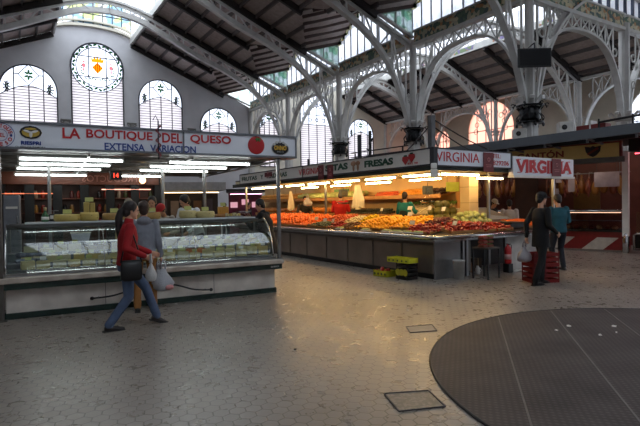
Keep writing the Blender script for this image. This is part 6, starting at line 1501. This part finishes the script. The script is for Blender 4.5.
for k, (a, b) in enumerate([((0, 0, .0), (3.6, .6, -.62)), ((0, 0, -.15), (2.6, .4, -.7)), ((0, 0, -.3), (2.0, 1.5, -.72)), ((.0, .0, -.05), (1.2, 3., -.7))]):
    mb = MB(); A_ = Vector(a); B_ = Vector(b); mb.tube([A_+(B_-A_)*q/8-Vector((0, 0, .12*math.sin(PI*q/8))) for q in range(9)], .014, 5); mb.build('cable', BLACK, parent=t)
t = thing('horizontal_rod', 'thin dark rods lying level above the FRESAS sign', 'rod', FW(.5, 2.4, 2.85), FT+PI/2)
for z in (0, .12): mb = MB(); mb.tube([(-1.1, 0, z), (1.2, 0, z+.03)], .015, 5); mb.build('rod', BLACK, parent=t)
for x in (-.9, 1.): mb = MB(); mb.box(x-.015, x+.015, -.015, .015, -.31, .13); mb.build('stand', BLACK, parent=t)
t = thing('red_roof_box', 'long faded red box lying on the canopy behind the corner pole', 'box', FW(.9, 1.1, 2.54), FT); mb = MB(); mb.box(-.3, .5, -.15, .15, 0, .26, .02); mb.build('shell', mat('faded red', (128, 44, 40), .6), parent=t); mb = MB(); mb.box(-.32, .52, -.17, .17, .24, .27); mb.build('lid', mat('red lid', (160, 40, 36), .5), parent=t)

# ================================================================== BUTCHER STALL
BO = Vector((9.29, 15.33, 0)); BT = math.radians(-42.2)
def BWp(x, w, z=0.): return BO+Vector((x*math.cos(BT)-w*math.sin(BT), x*math.sin(BT)+w*math.cos(BT), z))
WS = mat('white stripe', (200, 192, 182), .4)
def butcher_counter(xa, xb, lab):
    bc = thing('butcher_counter', lab, 'display counter', BWp((xa+xb)/2, 0), BT); h = (xb-xa)/2
    mb = MB(); mb.box(-h, h, .02, 1.1, .05, .62); mb.build('base', mat('maroon base', (130, 22, 28), .4), parent=bc)
    n = int(2*h/1.25)+1
    for i in range(n):
        x = h-.62-.55-1.25*i; p = [(x, .06), (x+.62, .06), (x+1.05, .44), (x+.45, .44)]
        p = [(max(-h+.01, min(a, h-.01)), b) for a, b in p]
        mb = MB(); mb.mesh_in(plate_mesh([p], .01), face_front(0, .015, 0)); mb.build('white_stripe', WS, parent=bc)
    for nm, bx, m in (('plinth', (-h, h, -.02, 1.1, 0, .055), mat('grey plinth', (120, 112, 104), .5)), ('black_band', (-h, h, -.06, 1.1, .62, .68), BLACK), ('front_glass', (-h, h, -.02, 0, .68, 1.24), clear_glass('dark glass', (.8, .78, .78), .05)), ('glass_shelf', (-h, h, .1, .7, .95, .965), mat('blue steel shelf', (70, 86, 110), .3, .5))):
        mb = MB(); mb.box(*bx); mb.build(nm, m, parent=bc)
    mb = MB(); mb.tube([(-h, .0, 1.28), (h, .0, 1.28)], .035, 8); mb.box(-h, h, .0, .4, 1.24, 1.27); mb.build('top_rail', CHROME, parent=bc)
    mb = MB(); mb.tube([(-h+.1, .25, 1.22), (h-.1, .25, 1.22)], .012, 6); mb.build('case_light', emis('meat case light', (1., .62, .4), 3.), parent=bc)
butcher_counter(-2.62, 0, 'butcher counter with red and white slanted stripes and glass meat case, right of the column')
butcher_counter(-6.2, -3.5, 'butcher counter with glass case half hidden behind the two standing men')
t = thing('clad_pillar', 'dark brown clad pillar enclosing the column foot between the two butcher counters', 'pillar', HW(D1, V0, 0), BT)
for nm, bx in (('cladding', (-.40, -.37, -.4, .4, 0, 3.2)), ('cladding', (.37, .40, -.4, .4, 0, 3.2)), ('cladding', (-.4, .4, -.4, -.37, 0, 3.2)), ('cladding', (-.4, .4, .37, .4, 0, 3.2))): mb = MB(); mb.box(*bx); mb.build(nm, mat('dark cladding', (70, 42, 32), .5, 0, .2, 3), parent=t)
for i, x in enumerate((-4.6, -1.4)): tube_lamp(BWp(x, .25, 2.95), 1.5, BT, 'added warm fill tube above the butcher counter, %s one' % ['left', 'right'][i], emis('added warm fill tube', (1., .74, .55), 40.), 'added fill tubes above the butcher counters')  # hidden tubes added to brighten the dark butcher interior
MT = [mat('meat %d' % i, c, .35, 0, .2, 14) for i, c in enumerate([(140, 60, 48), (176, 120, 90), (110, 36, 34), (190, 150, 110)])]
for i in range(26):
    if -3.52 < -5.9+.225*i < -2.6: continue
    t = thing('meat_cut', 'cut of meat in the butcher case, %s from the left' % (ORD[i]), 'meat', BWp(-5.9+.225*i, .3, .69), BT+rf.uniform(-.3, .3), 'meat cuts in the butcher case')
    mb = MB(); mb.ell((0, 0, .05), .09, .12, .05+.02*(i % 3), 10, 7); o = mb.build('flesh', MT[i % 4], parent=t); mb = MB(); mb.ell((.02, .04, .085), .05, .05, .03, 8, 6); mb.build('fat', MT[3], parent=t)
mb = MB(); mb.box(-6.2, 2.2, 3.0, 3.1, 0, 3.3)
t = thing('butcher_back_wall', 'dark maroon back wall of the butcher stall', 'partition', BWp(0, 0), BT); mb.build('panel', mat('maroon wall', (110, 52, 42), .5, 0, .2, 2), parent=t)
mb = MB(); mb.box(-2.2, -1.3, 2.93, 2.99, 1.3, 2.2); mb.build('golden_panel', mat('brass brown', (120, 84, 34), .4), parent=t)
HM = []
for k, c in enumerate([(150, 96, 40), (120, 60, 34), (170, 120, 60)]):
    mb = MB(); mb.lathe([(0, -.62), (.06, -.6), (.12, -.48), (.13, -.34), (.1, -.2), (.05, -.08), (.035, 0), (.045, .04), (0, .06)], 12); HM.append(mb.mesh('ham')); HM[-1].materials.append(mat('ham %d' % k, c, .4, 0, .2, 8))
t = thing('ham_rail', 'steel rail from which the hams hang in the butcher stall', 'rail', BWp(-2.9, 1.6, 2.55), BT)
mb = MB(); mb.tube([(-3.0, 0, 0), (2.8, 0, 0)], .02, 6); mb.build('bar', STEEL, parent=t)
for x in (-2.5, 0, 2.5): mb = MB(); mb.tube([(x, 0, 0), (x, 0, .7)], .012, 5); mb.build('hanger', STEEL, parent=t)
for i in range(24):
    o = bpy.data.objects.new('ham', HM[i % 3]); COL.objects.link(o); o.location = BWp(-5.8+.235*i, 1.6+.03*(i % 2), 2.46-.04*(i % 3)); o.rotation_euler = (.05*(i % 3), .06*((i % 4)-1.5), i); tag(o, 'cured ham hanging from the rail of the butcher stall, %s from the left' % ORD[i], 'ham', 'hams hanging in the butcher stall')
for i in range(12):
    if abs(-5.4+.38*i+3.05) < .55: continue
    t = thing('sausage_string', 'string of dark red sausages hanging behind the meat case, %s from the left' % ORD[i], 'sausage', BWp(-5.4+.38*i, 1.15, 2.35), BT, 'sausage strings in the butcher stall')
    for k in range(4): mb = MB(); mb.ell((.02*(-1)**k, 0, -.1-.15*k), .03, .03, .08, 8, 6); mb.build('sausage', MT[2], parent=t)
    mb = MB(); mb.tube([(0, 0, 0), (0, 0, .22), (0, .4, .22)], .004, 4); mb.build('string', WHITE_CARD, parent=t)
for i, (x, z, w, h, lab) in enumerate([(-.55, 2.28, .72, .48, 'large white paper sheet hanging on the right of the butcher stall'), (-2.0, 2.35, .18, .24, 'small white sheet at the left of the golden panel'), (-1.6, 2.12, .2, .42, 'narrow white sheet hanging over the golden panel'), (-2.05, 1.85, .1, .36, 'thin white strip hanging left of the golden panel')]):
    t = thing('hanging_paper', lab, 'paper', BWp(x, .5, z), BT+.1*(i % 2)); mb = MB(); mb.box(-w/2, w/2, 0, .006, -h/2, h/2); mb.build('sheet', mat('lilac paper', (176, 168, 182), .7), parent=t); mb = MB(); mb.tube([(-w*.4, 0, h/2), (-w*.4, 0, h/2+.4)], .004, 4); mb.tube([(w*.4, 0, h/2), (w*.4, 0, h/2+.4)], .004, 4); mb.build('string', LEAD, parent=t)
bs = thing('shop_sign', 'yellow sign of the butcher stall with red lettering and a dark shield', 'shop sign', BWp(0, -.3, 2.93), BT)
mb = MB(); mb.box(-4.4, .0, 0, .1, 0, .44); mb.build('sign_panel', mat('ochre panel', (232, 200, 122), .5, 0, .04, 2), parent=bs)
mb = MB(); mb.box(-4.4, .04, -.02, .12, .42, .47); mb.box(-.03, .04, -.02, .12, 0, .45); mb.build('red_border', mat('rust border', (130, 44, 30), .5), parent=bs)
text_obj('CANTÓN', face_front(-2.35, -.008, .22), 1.5, .26, mat('rust lettering', (150, 60, 36), .5), bs, bold=.03)
mb = MB(); mb.mesh_in(plate_mesh([[(-.98, .37), (-.82, .34), (-.75, .38), (-.68, .34), (-.52, .37), (-.55, .2), (-.65, .08), (-.75, .03), (-.85, .08), (-.95, .2)]], .01), face_front(0, -.008, 0)); mb.build('shield', mat('dark shield', (60, 52, 50), .5), parent=bs)
mb = MB(); mb.bar((-.9, -.02, .12), (-.6, -.02, .3), .01, .06, (0, 1, 0)); mb.build('shield_band', mat('rust lettering', (150, 60, 36), .5), parent=bs)
mb = MB(); mb.box(-6.0, .1, 0., .14, -.16, 0); mb.build('soffit_band', mat('grey soffit', (110, 108, 104), .6), parent=bs)
t = thing('stall_post', 'white post at the right end of the butcher stall', 'post', BWp(.1, -.12, 0), BT); mb = MB(); mb.box(-.09, .09, -.06, .06, .5, 3.1, .01); mb.build('shaft', WHITE_CARD, parent=t); mb = MB(); mb.lathe([(.08, 0), (.1, .05), (.1, .5), (.08, .56), (.06, .6)], 14); mb.build('chrome_foot', CHROME, parent=t)
# big grey canopy beam over the butcher row
a = Vector((3.66, 20.2, 0)); b = Vector((9.84, 11.1, 0)); d = (b-a).normalized(); L_ = (b-a).length; ang = math.atan2(d.y, d.x)
gb = thing('canopy_roof', 'broad grey canopy roof with bracketed edge above the butcher stall', 'canopy', a, ang)
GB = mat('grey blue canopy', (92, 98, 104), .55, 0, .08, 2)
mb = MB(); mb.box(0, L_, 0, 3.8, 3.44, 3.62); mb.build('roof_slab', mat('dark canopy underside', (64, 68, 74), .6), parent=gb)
mb = MB(); mb.box(0, L_, -.05, .02, 3.36, 3.64); mb.build('fascia', GB, parent=gb)
mb = MB(); mb.box(0, L_, .4, .5, 3.3, 3.44); mb.build('edge_beam', mat('dark edge beam', (44, 48, 54), .6), parent=gb)
for i in range(8): x = .6+1.3*i; mb = MB(); mb.bar((x, .0, 3.38), (x, .9, 3.28), .06, .05, (1, 0, 0)); mb.bar((x, .05, 3.38), (x, .05, 3.26), .06, .05, (1, 0, 0)); mb.build('edge_bracket', mat('bracket grey', (130, 136, 142), .5), parent=gb)
def onbeam(s, off=.5): return a+d*s+Vector((-d.y, d.x, 0))*off+Vector((0, 0, 3.62))
for i, (px_s, lab) in enumerate([(4.75, 'white cube loudspeaker on the grey canopy left of the big column'), (6.3, 'white cube loudspeaker on the grey canopy right of the big column')]):
    t = thing('loudspeaker', lab, 'loudspeaker', onbeam(px_s, .3), math.radians(-12), 'white loudspeakers on the grey canopy')
    mb = MB(); mb.box(-.2, .2, -.15, .2, 0, .36, .015); mb.build('cabinet', mat('speaker white', (206, 204, 198), .5), parent=t); mb = MB(); mb.ell((-.05, -.15, .2), .08, .02, .08); mb.build('cone', BLACK, parent=t); mb = MB(); mb.ell((-.05, -.155, .2), .03, .022, .03); mb.build('dust_cap', LEAD, parent=t)
t = thing('red_roof_box', 'red box lying on the grey canopy at the right', 'box', onbeam(6.9, .5), ang); mb = MB(); mb.box(-.3, .55, -.15, .2, 0, .2, .02); mb.build('shell', mat('faded red', (128, 44, 40), .6), parent=t); mb = MB(); mb.box(.1, .14, -.16, .21, 0, .32); mb.build('strap', WHITE_CARD, parent=t)
t = thing('roof_rail', 'dark handrail on the grey canopy at the right edge', 'rail', onbeam(7.3, .3), ang); 
for q in range(4): mb = MB(); mb.box(.9*q-.02, .9*q+.02, -.02, .02, 0, .32); mb.build('stanchion', BLACK, parent=t)
mb = MB(); mb.tube([(0, 0, .22), (2.9, 0, .34)], .035, 6); mb.build('handrail', BLACK, parent=t)
# hanging screen on the nearest column
t = thing('hanging_screen', 'black flat screen hanging on the big central column', 'screen', Vector((7.33, 17.0, 6.46)), math.radians(-2))
mb = MB(); mb.box(-.555, .555, -.05, .05, -.315, .315, .015); mb.build('bezel', BLACK, parent=t); mb = MB(); mb.box(-.51, .51, -.056, -.05, -.27, .27); mb.build('display', mat('dead display', (12, 13, 17), .45, 0, .03, 6, 0, .2), parent=t)
mb = MB(); mb.tube([(0, .05, 0), (0, .5, .0)], .03, 6); mb.build('wall_arm', LEAD, parent=t); mb = MB(); mb.tube([(0, .0, .31), (0, .0, .5), (0, .5, .5)], .02, 6); mb.build('top_arm', LEAD, parent=t); mb = MB(); mb.tube([(.1, .0, -.31), (.1, .1, -.8)], .012, 5); mb.build('cable', LEAD, parent=t)
# rosy stall at the right edge
rs = thing('market_stall', 'dark fronted stall with rosy interior and red neon strip at the right edge', 'market stall', BWp(.35, -.1, 0), math.radians(-58))
mb = MB(); mb.box(0, 3.2, .0, .9, .15, .62); mb.build('counter', BLACK, parent=rs)
mb = MB(); mb.box(-.1, 3.2, -.2, 2.6, 3.05, 3.5); mb.build('header', mat('dark navy header', (26, 28, 36), .5), parent=rs)
mb = MB(); mb.tube([(.1, -.22, 2.98), (3.1, -.22, 2.98)], .02, 6); mb.build('neon_strip', emis('red neon', (1., .08, .12), 5.), parent=rs)
mb = MB(); mb.box(0, 3.2, 2.4, 2.5, 0, 3.05); mb.build('rear_panel', mat('rose panel', (176, 100, 108), .5, 0, .1, 2), parent=rs)
mb = MB(); mb.tube([(0.02, -.12, .1), (.02, -.12, .55), (.1, -.16, .6), (3.1, -.16, .6)], .035, 8); mb.tube([(.02, -.12, .12), (3.1, -.16, .12)], .03, 8); mb.build('chrome_bumper', CHROME, parent=rs)
mb = MB(); mb.box(0.02, 3.15, -.02, 0, .62, 1.25); mb.build('glass_front', CASE_GLASS, parent=rs)
mb = MB(); mb.tube([(.2, 1.2, 2.9), (3., 1.2, 2.9)], .02, 6); mb.build('ceiling_light', emis('rose light', (1., .6, .62), 45.), parent=rs)
for i in range(5):
    t = thing('jar', 'glass jar on the counter of the rosy stall, %s from its left end' % ORD[i], 'jar', rs.location+Vector((math.cos(math.radians(-58))*(.3+.35*i)+.25, math.sin(math.radians(-58))*(.3+.35*i)+.25, .62)), 0, 'jars at the rosy stall'); mb = MB(); mb.lathe([(0, 0), (.08, 0), (.09, .16), (.05, .2), (0, .2)], 12); mb.build('glass', mat('jar glass', (170, 170, 160), .1), parent=t); mb = MB(); mb.lathe([(.055, .2), (.055, .23), (0, .23)], 12); mb.build('lid', CHROME, parent=t)
# back workroom people between fruit and butcher
person('vendor in dark clothes and pale cap working behind the steel lid', FW(4.6, 2.2, 0), 150, 1.66, (40, 34, 36), (30, 30, 30), cap=(196, 190, 180), vox=.016, head=(0, 25))
person('vendor in a white coat with back turned, behind the steel lid', FW(5.0, 1.9), 20, 1.62, (214, 208, 206), (60, 60, 64), hair=(24, 20, 20), vox=.016, head=(0, 10), girth=1.15)

# ================================================================== DISTANT STALLS
ds = thing('market_stall', 'small far stall glowing magenta in the gap between the cheese and fruit stalls', 'market stall', (-3.75, 25.5, 0), math.radians(10))
mb = MB(); mb.box(-.9, .9, 0, .5, 0, 1.1); mb.build('counter', mat('maroon counter', (90, 30, 40), .5), parent=ds)
mb = MB(); mb.box(-.9, .9, 1.8, 1.9, 0, 2.3); mb.build('rear_panel', mat('magenta panel', (120, 30, 64), .5, 0, .3, 3), parent=ds)
mb = MB(); mb.box(-1., 1., -.2, 2.0, 2.3, 2.45); mb.build('roof', BLACK, parent=ds)
for i, x in enumerate((-.8, -.2, .35)):
    mb = MB(); mb.box(x, x+.38, 1.7, 1.76, 1.5+.15*(i % 2), 1.8+.15*(i % 2)); mb.build('lit_panel', emis('pink lit panel', (1., .5, .6), .7), parent=ds)
mb = MB(); mb.tube([(-.8, .2, 2.2), (.8, .2, 2.2)], .015, 6); mb.build('strip_light', emis('pink strip', (1., .5, .7), 6.), parent=ds)
for i, (x, y, c) in enumerate([(-4.3, 22.6, (24, 24, 30)), (-3.3, 23.2, (40, 30, 34))]):
    person(['distant shopper in black between the stalls, left one', 'distant shopper in brown between the stalls, right one'][i], (x, y, 0), 20+90*i, 1.7, c, (30, 30, 34), vox=.02)
t = thing('market_stall', 'far dark stall behind the fruit stall with a pale roof', 'market stall', (-8.2, 24.5, 0), math.radians(20))
mb = MB(); mb.box(-5, 3.3, .8, 2.5, 0, 2.3); mb.build('body', mat('dark stall body', (50, 38, 36), .6, 0, .3, 2), parent=t); mb = MB(); mb.box(-5.2, 3.5, -.6, 2.8, 2.4, 2.8); mb.build('roof', mat('pale roof edge', (150, 148, 146), .6), parent=t)
for i in range(14):
    mb = MB(); mb.box(-4.8+.57*i, -4.4+.57*i, .74, .8, .9+.2*(i % 3), 1.9+.1*(i % 2)); mb.build('hung_panel', mat('stall panel %d' % (i % 4), [(120, 84, 50), (70, 60, 70), (150, 130, 110), (96, 40, 44)][i % 4], .6), parent=t)
mb = MB(); mb.box(-5, 3.3, 0, .7, 0, 1.05); mb.build('counter', mat('brown counter', (84, 60, 44), .5), parent=t)
mb = MB(); mb.tube([(-4.6, -.2, 2.3), (3.2, -.2, 2.3)], .02, 6); mb.build('strip_light', emis('far warm strip', (1., .7, .4), 6.), parent=t)

# litter on the floor
lit = [(1.75, 6.4), (2.9, 6.15), (3.15, 6.35), (3.55, 6.0), (3.3, 5.9), (3.7, 6.3), (.4, 7.4), (-.3, 8.4), (.9, 8.9), (-3.9, 7.5), (-3.2, 7.8), (-2.4, 8.25), (-1.3, 8.8), (1.3, 7.5), (5.9, 8.6)]
for i, (x, y) in enumerate(lit):
    mb = MB(); r_ = .013+.008*(i % 3); mb.poly([(r_*math.cos(a)*(1+.3*math.sin(3*a+i)), r_*math.sin(a), .004+.012*((k+i) % 2)) for k, a in enumerate([2*PI*q/7 for q in range(7)])], [tuple(range(7))]); mb.poly([(r_*math.cos(a)*(1+.3*math.sin(3*a+i)), r_*math.sin(a), .0025) for k, a in enumerate([2*PI*q/7 for q in range(7)])], [tuple(range(6, -1, -1))])
    onmat = math.hypot(x-3.97, y-4.47) < 2.9
    o = mb.build('paper_scrap', WHITE_CARD if i != 14 else GR_, loc=(x, y, .015 if onmat else 0)); tag(o, ('scrap of white paper on the round dark mat' if onmat else 'scrap of white paper on the tiled floor') if i != 14 else 'green leaf scrap on the pale floor at the right', 'litter', 'paper scraps on the mat' if onmat else ('paper scraps on the tiles' if i != 14 else None))
mb = MB(); mb.ell((0, 0, .008), .02, .016, .008, 8, 6); o = mb.build('black_stopper', BLACK, loc=(.72*0-.3, 5.55, 0)); tag(o, 'small dark stopper lying on the open tiles in the foreground', 'stopper')

# ------------------------------------------------------------------ world and view
wd = bpy.data.worlds.new('world'); scene.world = wd; wd.use_nodes = True
nt = wd.node_tree; nt.nodes.clear()
bg = nt.nodes.new('ShaderNodeBackground'); bg.inputs[0].default_value = (.86, .93, 1., 1); bg.inputs[1].default_value = 3.0
wo = nt.nodes.new('ShaderNodeOutputWorld'); nt.links.new(bg.outputs[0], wo.inputs[0])
scene.view_settings.view_transform = 'Standard'; scene.view_settings.look = 'None'; scene.view_settings.gamma = 1; scene.view_settings.use_curve_mapping = False
scene.view_settings.exposure = 0.
scene.cycles.use_denoising = True
scene.cycles.max_bounces = 10; scene.cycles.diffuse_bounces = 5; scene.cycles.transparent_max_bounces = 24; scene.cycles.sample_clamp_indirect = 6
